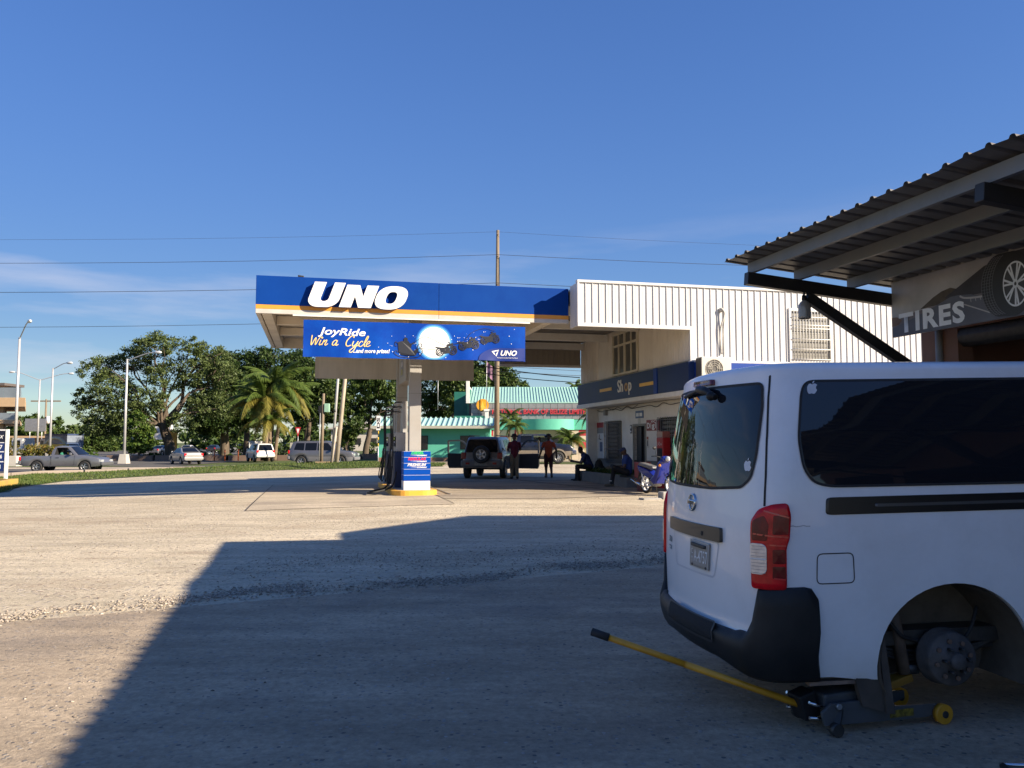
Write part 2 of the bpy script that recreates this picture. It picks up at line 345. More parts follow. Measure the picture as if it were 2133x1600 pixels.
    a2 = t.nodes.new('ShaderNodeMath'); a2.operation = 'MULTIPLY_ADD'; L(n2.outputs['Fac'], a2.inputs[0]); a2.inputs[1].default_value = 1.2; L(a1.outputs[0], a2.inputs[2])
    bp = nd(t, 'ShaderNodeBump', Strength=bump, Distance=0.035); L(a2.outputs[0], bp.inputs['Height']); L(bp.outputs[0], b.inputs['Normal'])
    return m
gravel_mat = groundmat('limestone_gravel', (0.60, 0.515, 0.375), (0.49, 0.415, 0.295), ((0.58, 0.51, 0.42), (0.26, 0.20, 0.15)), 17.0, 0.30, 0.16, 0.6, stain=(0.32, 0.235, 0.155), stain_amt=0.6)
apron_mat = groundmat('worn_asphalt', (0.475, 0.38, 0.268), (0.345, 0.275, 0.195), ((0.40, 0.36, 0.31), (0.12, 0.11, 0.10)), 34.0, 0.16, 0.30, 0.55, stain=(0.15, 0.135, 0.125), stain_amt=0.6)
slab_mat = groundmat('old_concrete', (0.53, 0.445, 0.325), (0.45, 0.375, 0.275), ((0.40, 0.37, 0.32), (0.2, 0.17, 0.14)), 24.0, 0.12, 0.35, 0.25, stain=(0.20, 0.17, 0.14), stain_amt=0.6)
slab_mat2 = groundmat('stained_concrete', (0.40, 0.335, 0.25), (0.33, 0.275, 0.21), ((0.36, 0.33, 0.28), (0.16, 0.14, 0.12)), 24.0, 0.14, 0.4, 0.3, stain=(0.10, 0.09, 0.08), stain_amt=0.8)
road_mat = groundmat('road_asphalt', (0.125, 0.118, 0.11), (0.10, 0.095, 0.09), ((0.2, 0.19, 0.17), (0.06, 0.06, 0.06)), 30.0, 0.2, 0.1, 0.2)
grass_mat = groundmat('lawn_soil', (0.075, 0.115, 0.030), (0.12, 0.13, 0.045), ((0.16, 0.16, 0.06), (0.05, 0.08, 0.02)), 9.0, 0.3, 0.25, 0.6, stain=(0.22, 0.17, 0.10), stain_amt=0.35)
field_mat = groundmat('far_field', (0.07, 0.105, 0.03), (0.11, 0.12, 0.045), ((0.12, 0.13, 0.05), (0.05, 0.07, 0.02)), 3.0, 0.3, 0.03, 0.3)

ground_sheet('ground', [[(-2500, -400), (2500, -400), (2500, 3000), (-2500, 3000)]], 0.0, field_mat)
TH = rad(13.3); RX, RY = math.cos(TH), math.sin(TH)
AX, AY = -6.745, 21.584
def FS(s, t, z=0.0): return Vector((AX + s * RX - t * RY, AY + s * RY + t * RX, z))
def fs2(s, t): p = FS(s, t); return (p.x, p.y)
GV = [(-60, -60), (60, -60), (60, 46), (-4, 52), (-9, 53.5), (-14, 49.5), (-18.2, 44.7), (-20.4, 38.0), (-19.4, 33), (-17.3, 28), (-60, 12)]
ground_sheet('gravel_lot', [[(-60, -60), (60, -60), (60, 12), (-60, 12)], [(-60, 12), (60, 12), (60, 28), (-17.3, 28)], [(-17.3, 28), (60, 28), (60, 33), (-19.4, 33)],
                            [(-19.4, 33), (60, 33), (60, 38), (-20.4, 38)], [(-20.4, 38), (60, 38), (60, 44.7), (-18.2, 44.7)], [(-18.2, 44.7), (60, 44.7), (60, 49.5), (-14, 49.5)], [(-14, 49.5), (60, 49.5), (60, 50), (3, 56), (-4, 55)]], 0.02, gravel_mat)
ground_sheet('paved_apron', [[(-16, 1.4), (-4.53, 7.35), (1.95, 10.86), (5.6, 12.2), (7.6, -20), (-14, -20)]], 0.028, apron_mat)
ground_sheet('forecourt_slab', [[fs2(0.1, -3.0), fs2(4.84, -2.85), fs2(4.84, 9.5), fs2(0.1, 9.5)]], 0.030, slab_mat)
ground_sheet('shop_forecourt', [[fs2(4.87, -2.35), fs2(7.5, -1.7), fs2(10.4, -2.5), fs2(12.6, -2.5), fs2(12.6, 11.5), fs2(4.87, 11.5)]], 0.030, slab_mat2)
# the road, crossing the whole picture, and the drive that leads off it
ground_sheet('road', [[(-60, 44), (-27, 47.5), (-27, 86), (-120, 86), (-120, 44)], [(-27, 47.5), (-16, 56.2), (-9, 55.2), (-4, 55.8), (3, 56.6), (60, 54), (60, 63.5), (-9, 66), (-20, 72), (-27, 86)]], 0.024, road_mat)
ground_sheet('bank_forecourt', [[(-5, 64), (60, 62), (60, 90), (-5, 90)]], 0.032, slab_mat)
ground_sheet('far_road', [[(-75, 88), (-27, 88), (-60, 420), (-120, 420)]], 0.03, road_mat)
# pale strip of kerbside concrete beyond the near lane
ground_sheet('road_island', [[(-60, 57.0), (-26.0, 58.5), (-21.5, 63.0), (-30, 62.5), (-60, 61.5)]], 0.034, slab_mat)
ground_sheet('median_lawn', [[(-60, 62), (-31.5, 63), (-29.3, 66), (-60, 71)]], 0.036, grass_mat)
# expansion joints in the slab
jm = MB()
def gs(p, off): return Vector((p[0], p[1], terr(p[0], p[1]) + off))
def ground_strip(mb, pts, w, off, m=0):
    for (a, b) in zip(pts[:-1], pts[1:]):
        n = max(1, int(math.dist(a, b) / 0.8)); d = Vector((b[0] - a[0], b[1] - a[1])).normalized(); q = Vector((-d.y, d.x)) * w / 2
        for i in range(n):
            p0 = (a[0] + (b[0] - a[0]) * i / n, a[1] + (b[1] - a[1]) * i / n); p1 = (a[0] + (b[0] - a[0]) * (i + 1) / n, a[1] + (b[1] - a[1]) * (i + 1) / n)
            mb.add([gs((p0[0] - q.x, p0[1] - q.y), off), gs((p1[0] - q.x, p1[1] - q.y), off), gs((p1[0] + q.x, p1[1] + q.y), off), gs((p0[0] + q.x, p0[1] + q.y), off)], [(0, 1, 2, 3)], m)
ground_strip(jm, [fs2(4.855, -2.8), fs2(4.855, 11)], 0.025, 0.036)
ground_strip(jm, [fs2(0.09, -3.05), fs2(0.1, 9.3)], 0.018, 0.036)
ground_strip(jm, [fs2(9.2, 11.4), fs2(9.3, 8.3), fs2(10.1, 3.5), fs2(10.6, -0.5)], 0.10, 0.037)
ground_strip(jm, [fs2(9.2, 8.2), fs2(12.4, 8.0)], 0.06, 0.037)
tag(jm.build('slab_joint', [M('joint_dirt', (0.05, 0.043, 0.036), 0.95, var=0.3)]), kind='structure')
# pebbles lying loose: a thick line where the paving breaks off, a thin scatter elsewhere
def pebbles(n, pick, name, mats, smin, smax):
    base = np.array([(1, 0, 0), (-1, 0, 0), (0, 1, 0), (0, -1, 0), (0, 0, 1), (0, 0, -0.4)], float)
    fc = np.array([(0, 2, 4), (2, 1, 4), (1, 3, 4), (3, 0, 4), (2, 0, 5), (1, 2, 5), (3, 1, 5), (0, 3, 5)])
    V = np.zeros((n, 6, 3)); k = 0
    for i in range(n):
        x, y = pick(); s = smin + (smax - smin) * random.random() ** 3
        b = base * (s * np.array([random.uniform(.7, 1.3), random.uniform(.7, 1.3), random.uniform(.35, .7)])) + np.random.uniform(-.22, .22, (6, 3)) * s
        a = random.uniform(0, 6.28); c, d = math.cos(a), math.sin(a)
        V[i, :, 0] = b[:, 0] * c - b[:, 1] * d + x; V[i, :, 1] = b[:, 0] * d + b[:, 1] * c + y; V[i, :, 2] = b[:, 2] + terr(x, y) + 0.028
    F = (fc[None] + (np.arange(n) * 6)[:, None, None]).reshape(-1, 3)
    me = np_mesh(name, V.reshape(-1, 3), F, 3); me.materials.append(mats); return tag(link(name, me), kind='stuff')
def np_mesh(name, V, F, k, smooth=False):
    me = bpy.data.meshes.new(name); V = np.ascontiguousarray(V, np.float32); F = np.ascontiguousarray(F, np.int32)
    me.vertices.add(len(V)); me.vertices.foreach_set('co', V.ravel()); me.loops.add(F.size); me.loops.foreach_set('vertex_index', F.ravel())
    me.polygons.add(len(F)); me.polygons.foreach_set('loop_start', np.arange(0, F.size, k, dtype=np.int32))
    if smooth: me.polygons.foreach_set('use_smooth', np.ones(len(F), bool))
    me.update(calc_edges=True); me.validate(); return me
pebble_mat = leafmat('loose_stone', (0.17, 0.14, 0.11), (0.36, 0.30, 0.235), (0.52, 0.45, 0.37), 0.9, 0.0)
def pick_edge():
    while True:
        u = random.uniform(-0.5, 1.15); x = -4.53 + 6.48 * u; y = 7.45 + 3.41 * u + random.gauss(0.30, 0.20) + 0.18 * math.sin(x * 1.7) + 0.1 * math.sin(x * 4.1)
        if random.random() < 0.35 + 0.65 * (mnoise.noise(Vector((x * 0.9, y * 0.9, 3))) > -0.1): return x, y
def pick_lot():
    while True:
        y = 3.2 + 19 * random.random() ** 1.3; x = random.uniform(-0.64, 0.45) * y + random.gauss(0, 0.4)
        if mnoise.noise(Vector((x * 0.35, y * 0.7, 1))) + 0.35 * random.random() > (0.05 if y > 8.9 + 0.52 * x else 0.3): return x, y
def pick_band():
    u = random.random(); x = random.uniform(-3.5, 2.5); return x, 11.4 + 0.26 * x + random.gauss(0.3, 0.55) + 0.25 * math.sin(x * 2.3)
pebbles(11000, pick_edge, 'gravel', pebble_mat, 0.006, 0.021)
pebbles(5000, pick_lot, 'gravel', pebble_mat, 0.005, 0.016)
pebbles(3500, pick_band, 'gravel', pebble_mat, 0.005, 0.017)
# grass verge: a low bank between the lot and the road
VL = [(-17.3, 28.0), (-19.4, 33.0), (-20.4, 38.0), (-18.2, 44.7), (-14.0, 49.5), (-9.0, 51.0), (-4.2, 51.5)]
VU = [(-23.8, 36.5), (-26.6, 43.0), (-26.9, 47.0), (-21.5, 52.3), (-15.6, 55.2), (-9.5, 54.6), (-4.4, 54.8)]
HB = [0.02, 0.06, 0.10, 0.16, 0.28, 0.30, 0.12]
def verge_pt(u, v):
    i = min(int(u * 6), 5); f = u * 6 - i
    a = Vector(VL[i]).lerp(Vector(VL[i + 1]), f); b = Vector(VU[i]).lerp(Vector(VU[i + 1]), f); h = HB[i] + (HB[i + 1] - HB[i]) * f
    p = a.lerp(b, v); p += Vector((0.35 * mnoise.noise(Vector((p.x * .7, p.y * .7, 0))), 0.5 * mnoise.noise(Vector((p.x * .5, p.y * .5, 5))))) * (1 - v)
    return Vector((p.x, p.y, terr(p.x, p.y) + 0.035 + h * sm(v / 0.55) * (1 - 0.35 * sm((v - 0.7) / 0.3)) + 0.03 * mnoise.noise(Vector((p.x, p.y, 2))) * sm(v * 4)))
g_ = MB(); g_.grid(verge_pt, 90, 14); gvo = tag(g_.build('grass_verge', [grass_mat]), kind='structure')
def blades(name, n, pick, h0, h1, w, mat):
    V = np.zeros((n, 3, 3)); 
    for i in range(n):
        p = pick(); a = random.uniform(0, 6.28); h = random.uniform(h0, h1); l = random.uniform(-.5, .5) * h; m_ = random.uniform(-.5, .5) * h; c, s_ = math.cos(a) * w, math.sin(a) * w
        V[i] = [(p.x - c, p.y - s_, p.z), (p.x + c, p.y + s_, p.z), (p.x + l, p.y + m_, p.z + h)]
    me = np_mesh(name, V.reshape(-1, 3), np.arange(n * 3).reshape(-1, 3), 3); me.materials.append(mat); return tag(link(name, me), kind='stuff')
grass_leaf = leafmat('grass_blade', (0.045, 0.085, 0.014), (0.085, 0.14, 0.026), (0.17, 0.18, 0.05), 0.6, 0.3)
blades('grass', 26000, lambda: verge_pt(random.random(), 0.04 + 0.95 * random.random()), 0.04, 0.12, 0.018, grass_leaf)
# ================================================================ FUEL CANOPY
ZB, ZT = 5.0, 6.01
canopy_blue = M('canopy_blue', (0.003, 0.042, 0.235), 0.6, var=0.07, vs=0.7, spec=.08, dirt=((0.006, 0.06, 0.28), 0.6, 0.9))
canopy_yellow = M('canopy_yellow', (0.66, 0.28, 0.035), 0.45, var=0.05)
canopy_grey = M('canopy_grey', (0.50, 0.47, 0.43), 0.5, var=0.07, dirt=((0.34, 0.30, 0.25), 0.4, 2))
soffit_mat = M('soffit_sheet', (0.64, 0.58, 0.49), 0.55, var=0.1, vs=0.8, dirt=((0.25, 0.21, 0.17), 0.5, 1.2))
rust_mat = M('rusty_steel', (0.16, 0.10, 0.07), 0.8, var=0.3, vs=8)
CW, CD = 8.62, 8.35
can = thing('fuel_canopy', 'blue fuel canopy with yellow stripe, on two grey pillars over the pumps', 'canopy', FS(4.65, 2.5, 0))
def fpanel(s0, s1, t0, t1):
    for z0, z1, mt, nm in ((ZB, 5.12, canopy_grey, 'grey_trim'), (5.12, 5.235, canopy_yellow, 'yellow_stripe'), (5.235, ZT, canopy_blue, 'fascia_panel')):
        b = MB(); b.fbox(FS, s0, s1, t0, t1, z0, z1 - 0.002); b.build(nm, mt, can, bevel=0.006)
fpanel(0, 4.845, 0, 0.10); fpanel(4.855, 8.60, 0.004, 0.10)
fpanel(0.002, 0.10, 0.103, CD - 0.103); fpanel(0.0, CW, CD - 0.10, CD)
b = MB(); b.fbox(FS, 0.102, CW, 0.102, CD - 0.102, 5.86, 5.92); b.build('roof', M('roof_top', (0.35, 0.35, 0.34), 0.6), can)
# soffit of long metal trays, with ribs
b = MB(); n_ = 21
for i in range(n_):
    s0 = 0.11 + (CW - 0.2) * i / n_; s1 = 0.11 + (CW - 0.2) * (i + 1) / n_
    b.fbox(FS, s0, s1 - 0.03, 0.105, CD - 0.105, 5.36, 5.375); b.fbox(FS, s1 - 0.03, s1, 0.105, CD - 0.105, 5.33, 5.375)
b.build('soffit', soffit_mat, can)
b = MB(); b.fbox(FS, 0.12, CW - 0.02, CD - 0.125, CD - 0.102, 5.003, 5.355); b.fbox(FS, 0.102, 0.115, 0.11, CD - 0.13, 5.003, 5.355); b.build('inner_lining', soffit_mat, can)
for s_ in (0.30, 8.05):          # deep edge beams that narrow towards the back
    b = MB(); b.fbox(FS, s_ - 0.16, s_ + 0.10, 0.11, CD - 0.11, 5.02, 5.355); b.build('edge_beam', soffit_mat, can, bevel=0.008)
for t_ in (2.7, 5.2):
    b = MB(); b.fbox(FS, 0.42, 7.93, t_ - 0.10, t_ + 0.10, 5.08, 5.33); b.build('cross_beam', soffit_mat, can, bevel=0.008)
pill_mat = M('pillar_paint', (0.33, 0.315, 0.295), 0.55, var=0.07, vs=1.2, dirt=((0.28, 0.25, 0.21), 0.45, 2.5))
g0 = 0.12
for (s0, s1, t0, t1) in ((4.22, 4.56, 1.42, 1.78), (4.10, 4.44, 3.95, 4.31)):
    b = MB(); b.fbox(FS, s0, s1, t0, t1, g0, 5.36)
    po = b.build('pillar', pill_mat, can, bevel=0.012)
    b = MB(); b.fbox(FS, s0 - 0.004, s1 + 0.004, t0 - 0.004, t1 + 0.004, 3.02, 3.03); b.build('seam', M('pillar_seam', (0.2, 0.19, 0.17), 0.7), po)
# UNO letters: white fronts standing off the fascia, navy shade painted on their sides
LETP = 0.165
def fasc(x, z, d): return FS(x, -d, z)
def arc(cx, cy, rx, ry, a0, a1, n): return [(cx + rx * math.cos(a0 + (a1 - a0) * i / n), cy + ry * math.sin(a0 + (a1 - a0) * i / n)) for i in range(n + 1)]
def slanted(poly, x0, z0, w, h, sh=0.36): return [(x0 + p[0] * w + p[1] * h * sh, z0 + p[1] * h) for p in poly]
U_ = [(0, 1), (0, 0.34)] + arc(0.36, 0.34, 0.36, 0.34, PI, 1.5 * PI, 8)[1:] + arc(0.62, 0.34, 0.36, 0.34, 1.5 * PI, 2 * PI, 8) + [(0.98, 1), (0.635, 1), (0.635, 0.36)] + arc(0.505, 0.36, 0.13, 0.13, 0, -PI, 8)[1:] + [(0.375, 1)]
N_ = [(0, 0), (0, 1), (0.40, 1), (0.63, 0.50), (0.63, 1), (1.0, 1), (1.0, 0), (0.60, 0), (0.37, 0.50), (0.37, 0)]
def letter(poly, name='letter', hole=None):
    bm = bmesh.new()
    o1 = [bm.verts.new(fasc(a, z, LETP)) for a, z in poly]; o0 = [bm.verts.new(fasc(a, z, -0.002)) for a, z in poly]
    n = len(poly)
    for i in range(n): bm.faces.new((o0[i], o0[(i + 1) % n], o1[(i + 1) % n], o1[i]))
    if hole is None: bm.faces.new(o1); bm.faces.new(o0[::-1])
    else:
        h1 = [bm.verts.new(fasc(a, z, LETP)) for a, z in hole]; h0 = [bm.verts.new(fasc(a, z, -0.002)) for a, z in hole]
        for i in range(n):
            j = (i + 1) % n
            bm.faces.new((h0[j], h0[i], h1[i], h1[j])); bm.faces.new((o1[i], o1[j], h1[j], h1[i])); bm.faces.new((o0[j], o0[i], h0[i], h0[j]))
    bmesh.ops.recalc_face_normals(bm, faces=bm.faces); me = bpy.data.meshes.new(name); bm.to_mesh(me); bm.free()
    me.materials.append(white_clean); me.materials.append(M('letter_side_shade', (0.06, 0.10, 0.25), 0.5))
    dn = Vector((RY, -RX, 0))
    for f in me.polygons: f.material_index = 0 if f.normal.dot(dn) > 0.7 else 1
    return link(name, me, can)
letter(slanted(U_, 1.27, 5.20, 0.82, 0.67)); letter(slanted(N_, 2.14, 5.215, 0.84, 0.61))
O_o = [(0.5 + 0.52 * math.copysign(abs(math.cos(a)) ** 0.8, math.cos(a)), 0.5 + 0.51 * math.copysign(abs(math.sin(a)) ** 0.8, math.sin(a))) for a in [2 * PI * i / 40 for i in range(40)]]
O_i = [(0.5 + 0.17 * math.copysign(abs(math.cos(a)) ** 0.75, math.cos(a)), 0.5 + 0.26 * math.copysign(abs(math.sin(a)) ** 0.75, math.sin(a))) for a in [2 * PI * i / 40 for i in range(40)]]
letter(slanted(O_o, 3.02, 5.20, 0.80, 0.63), hole=slanted(O_i, 3.02, 5.20, 0.80, 0.63))
fl_ = thing('floodlight', 'small dark fitting perched on the canopy top edge left of the letters', 'light', FS(1.12, .2, ZT))
b = MB(); b.bar(FS(1.06, .16, ZT + .055), FS(1.22, .16, ZT + .035), .10, .045); b.build('housing', steel_dark, fl_, bevel=.01); b = MB(); b.tube([FS(1.12, .16, ZT - .01), FS(1.12, .16, ZT + .05)], .012, 6); b.build('bracket', steel_dark, fl_)
# rail from which the banner hangs
b = MB(); b.fbox(FS, 0.95, 7.45, -0.035, -0.005, 4.955, 4.995); b.build('banner_rail', white_paint, can)

# ---------------- banners
banner_blue = M('banner_blue', (0.003, 0.042, 0.30), 0.5, var=0.14, vs=0.5, spec=.1, dirt=((0.004, 0.10, 0.48), 0.6, 0.7))
banner_back = M('banner_back', (0.55, 0.52, 0.48), 0.7, var=0.10, vs=1.5, stretch=(3, 3, 0.4))
BL, BH = 6.07, 0.985
def ban(s_, t_, u, v, off=0.0):
    w = 0.016 * math.sin(u * 5.1 + v * 1.3) + 0.012 * math.sin(u * 2.3 + 1 + v * 2) + 0.010 * math.sin(u * 9.7 - v * 3) * (1 - v / BH)
    return FS(s_ + u, t_ + w * (1.2 - v / BH) - off, 3.87 + v + 0.006 * math.sin(u * 3.1))
BN = thing('banner', 'blue banner advertising a cycle prize, hung across the canopy front', 'banner', FS(1.23 + BL / 2, -0.05, 3.87))
def bfn(x, y, o=0.012): return ban(1.23, -0.06, x, y, o)
mb = MB(); mb.grid(lambda u, v: ban(1.23, -0.06, u * BL, v * BH), 70, 8, 0); mb.grid(lambda u, v: ban(1.23, -0.057, u * BL, v * BH), 70, 8, 1)
mb.build('sheet', [banner_blue, banner_back], BN, fix=False)
t_ = text('JoyRide', 0.27, print_white, 0, 0, 0, BN, fn=lambda c: bfn(0.38 + c.x, 0.60 + c.y), width=1.25, bold=0.005, shear=0.25)
cream = M('print_cream', (0.86, 0.62, 0.22), 0.5, var=0.12)
cy = MB(); K = 0.30
strokes = [[(0, .95), (.07, .35), (.15, .02), (.33, .72), (.42, .02), (.56, .55), (.72, 1.0)], [(.74, .5), (.70, .12), (.76, .0), (.86, .12)], [(.90, .0), (.98, .5), (1.0, .3), (1.14, .5), (1.18, .38), (1.12, .06), (1.2, .0), (1.32, .15)],
           [(1.94, .42), (1.82, .52), (1.66, .3), (1.68, .04), (1.82, .04), (1.92, .3), (1.96, .5), (1.92, .1), (1.98, .0), (2.1, .14)],
           [(3.1, .82), (3.06, 1.0), (2.86, .95), (2.66, .5), (2.68, .1), (2.84, -.02), (3.04, .1)], [(3.16, .5), (3.14, .12), (3.24, .0), (3.4, .2), (3.5, .5), (3.44, .1), (3.34, -.45), (3.16, -.62), (3.06, -.45), (3.3, -.1), (3.56, .1)],
           [(3.86, .42), (3.76, .52), (3.62, .3), (3.64, .06), (3.78, .0), (3.9, .1)], [(3.9, .1), (4.1, .55), (4.16, .95), (4.08, .98), (4.0, .4), (4.06, .02), (4.16, .06)], [(4.16, .2), (4.34, .3), (4.38, .48), (4.26, .5), (4.16, .22), (4.24, .02), (4.36, .02), (4.5, .14)]]
for st in strokes: ribbon(cy, smooth_pts(st, 7), 0.070, lambda x, y: bfn(0.16 + (x * 1.18 + y * 0.25) * K, 0.315 + y * K * 0.92))
disc(cy, 0.16 + (0.78 * 1.18 + 0.72 * 0.25) * K, 0.315 + 0.72 * K * 0.92, 0.026, bfn)
cy.build('lettering', cream, BN, fix=False)
text('...and more prizes!', 0.15, print_white, 0, 0, 0, BN, fn=lambda c: bfn(1.30 + c.x, 0.145 + c.y), width=0.98, bold=0.004, shear=0.2)
glow = MB()
for i, q in enumerate((0.52, 0.49, 0.465)): disc(glow, 3.49, 0.475, q, lambda x, y, o=0.006 + 0.0015 * i: bfn(x, max(0.005, min(BH - 0.005, y)), o), i, 40, 0.40, 2)
glow.build('moon_halo', [M('halo_a', (0.008, 0.10, 0.42), 0.4, var=0.04), M('halo_b', (0.03, 0.20, 0.58), 0.4, var=0.04), M('halo_c', (0.14, 0.40, 0.68), 0.4, var=0.04)], BN, fix=False)
mo = MB(); disc(mo, 3.49, 0.475, 0.425, lambda x, y: bfn(x, y, 0.0125), 0, 40, 0, 6); mo.build('moon', M('moon_print', (0.86, 0.86, 0.82), 0.45, var=0.05, vs=4), BN, fix=False)
def cycle2d(mb, x, y, k, rot, fn, m=0):
    c, s_ = math.cos(rot), math.sin(rot); T = lambda a, b: fn(x + k * (a * c - b * s_), y + k * (a * s_ + b * c))
    for cx in (-0.42, 0.42): disc(mb, cx, 0, 0.27, T, m, 24, 0.20); disc(mb, cx, 0, 0.16, T, m, 20, 0.10); disc(mb, cx, 0, 0.05, T, m, 10)
    flat(mb, [(-0.36, 0.02), (-0.05, -0.14), (0.20, -0.12), (0.24, 0.18), (0.10, 0.34), (-0.12, 0.26), (-0.30, 0.28), (-0.62, 0.36), (-0.70, 0.30), (-0.42, 0.20)], T, m)
    flat(mb, [(0.02, 0.34), (0.20, 0.28), (0.34, 0.36), (0.30, 0.46), (0.12, 0.46)], T, m)
    ribbon(mb, [(0.42, 0), (0.30, 0.34), (0.26, 0.52), (0.14, 0.56)], 0.06, T, m); ribbon(mb, [(-0.42, 0.0), (-0.05, 0.0)], 0.07, T, m); ribbon(mb, [(-0.7, -0.10), (-0.1, -0.12)], 0.05, T, m)
    disc(mb, 0.40, 0.42, 0.08, T, m, 10); ribbon(mb, smooth_pts([(0.14, 0.10), (0.42, 0.32), (0.68, 0.2)], 5), 0.05, T, m)
sil = MB(); b2 = lambda x, y: bfn(x, y, 0.016)
cycle2d(sil, 3.83, 0.235, 0.44, 0.12, b2); cycle2d(sil, 4.46, 0.40, 0.42, 0.12, b2); cycle2d(sil, 5.06, 0.585, 0.40, 0.14, b2)
sil.build('motorcycle_print', print_black, BN, fix=False)
sl_ = MB()
flat(sl_, [(2.50, 0.45), (2.52, 0.18), (2.60, 0.10), (2.98, 0.10), (3.06, 0.24), (3.04, 0.30), (2.92, 0.22), (2.84, 0.30), (2.78, 0.42), (2.70, 0.50), (2.60, 0.48)], b2)
disc(sl_, 2.71, 0.53, 0.055, b2, 0, 12); flat(sl_, [(2.66, 0.50), (2.77, 0.50), (2.88, 0.36), (2.84, 0.28), (2.70, 0.26)], b2); ribbon(sl_, [(2.75, 0.44), (2.86, 0.40), (2.94, 0.45)], 0.04, b2)
for st in ([(2.46, 0.10), (2.60, 0.05), (3.0, 0.05), (3.14, 0.14), (3.16, 0.26), (3.08, 0.30), (3.04, 0.22), (3.1, 0.19)], [(2.52, 0.40), (2.44, 0.46), (2.42, 0.36), (2.48, 0.34)], [(2.46, 0.10), (2.40, 0.16), (2.46, 0.22), (2.50, 0.16)], [(3.02, 0.28), (3.06, 0.40), (3.14, 0.42), (3.14, 0.34), (3.09, 0.34)]):
    ribbon(sl_, smooth_pts(st, 6), 0.016, b2)
for st in ([(2.94, 0.45), (3.2, 0.62), (3.45, 0.56), (3.75, 0.42), (3.98, 0.44)], [(3.1, 0.30), (3.5, 0.28), (3.7, 0.32)], [(4.0, 0.44), (4.3, 0.52), (4.55, 0.78), (4.9, 0.90), (5.2, 0.84)], [(4.0, 0.44), (4.3, 0.48)], [(4.64, 0.62), (4.86, 0.74)]): ribbon(sl_, smooth_pts(st, 8), 0.011, b2)
sl_.build('sleigh_print', print_black, BN, fix=False)
stars = MB()
for i in range(90):
    x = random.choice((random.gauss(2.75, 0.28), random.gauss(4.35, 0.6))); y = (0.30 if x < 3.2 else 0.45 + (x - 4.1) * 0.28) + random.gauss(0, 0.15)
    if 0.03 < y < BH - 0.03 and 1.9 < x < 5.8: disc(stars, x, y, random.uniform(0.004, 0.014), lambda a, c: bfn(a, c, 0.0145), 0, 6)
stars.build('star_print', print_white, BN, fix=False)
cor = MB(); cor.grid(lambda u, v: bfn(4.72 + u * (BL - 4.735), 0.012 + v * 0.36 * math.sqrt(max(0, 1 - max(0, 1 - u * (BL - 4.735) / 0.68) ** 2)), 0.018), 40, 6, 0)
cor.build('corner_print', M('print_navy', (0.012, 0.03, 0.19), 0.4, var=0.04), BN, fix=False)
text('UNO', 0.2, print_white, 0, 0, 0, BN, fn=lambda c: bfn(5.36 + c.x, 0.165 + c.y, 0.026), width=0.46, bold=0.006, shear=0.3)
text('A brand committed with the future', 0.05, print_white, 0, 0, 0, BN, fn=lambda c: bfn(5.26 + c.x, 0.085 + c.y, 0.026), width=0.58, shear=0.2)
arw = MB(); flat(arw, [(5.10, 0.27), (5.31, 0.325), (5.25, 0.28), (5.16, 0.26)], lambda x, y: bfn(x, y, 0.026)); flat(arw, [(5.28, 0.29), (5.31, 0.325), (5.24, 0.13), (5.21, 0.16)], lambda x, y: bfn(x, y, 0.026)); flat(arw, [(5.10, 0.27), (5.16, 0.26), (5.20, 0.20), (5.19, 0.17)], lambda x, y: bfn(x, y, 0.026))
arw.build('arrow_emblem', print_white, BN, fix=False)
BK = thing('banner', 'plain grey reverse of a second banner hung at the back of the canopy', 'banner', FS(4.4, CD - 0.2, 3.9))
mb = MB(); mb.grid(lambda u, v: FS(1.53 + u * 5.85, CD - 0.16 + 0.012 * math.sin(u * 34) + 0.014 * math.sin(u * 12 + v * 4), 3.92 + v * 1.08), 80, 8, 0); mb.grid(lambda u, v: FS(1.53 + u * 5.85, CD - 0.155 + 0.012 * math.sin(u * 34) + 0.014 * math.sin(u * 12 + v * 4), 3.92 + v * 1.08), 80, 8, 1)
mb.build('sheet', [banner_back, banner_blue], BK, fix=False)

# ---------------- pump island
isl = thing('pump_island', 'raised concrete pump island with yellow painted kerb under the canopy', 'pump island', FS(4.4, 3.2, g0))
def isl_out(r, z):
    P = []; s0, s1, t0, t1 = 3.66 - r, 4.94 + r, 0.34 - r, 6.2 + r; q = 0.45 + r
    for (cs, ct, a0) in ((s0 + q, t0 + q, PI), (s1 - q, t0 + q, 1.5 * PI), (s1 - q, t1 - q, 0), (s0 + q, t1 - q, 0.5 * PI)):
        for k in range(7): a = a0 + PI / 2 * k / 6; P.append(FS(cs + q * math.cos(a), ct + q * math.sin(a), z))
    return P
b = MB(); o_ = isl_out(0, 0.05); i_ = isl_out(0, g0 + 0.155); j_ = isl_out(-0.14, g0 + 0.165); n = len(o_)
b.add(o_ + i_ + j_, [(k, (k + 1) % n, n + (k + 1) % n, n + k) for k in range(n)] + [(n + k, n + (k + 1) % n, 2 * n + (k + 1) % n, 2 * n + k) for k in range(n)]); b.build('kerb', yellow_paint, isl)
b = MB(); b.add(isl_out(-0.13, g0 + 0.162), [tuple(range(n))]); b.build('top', concrete, isl)
ITOP = g0 + 0.16
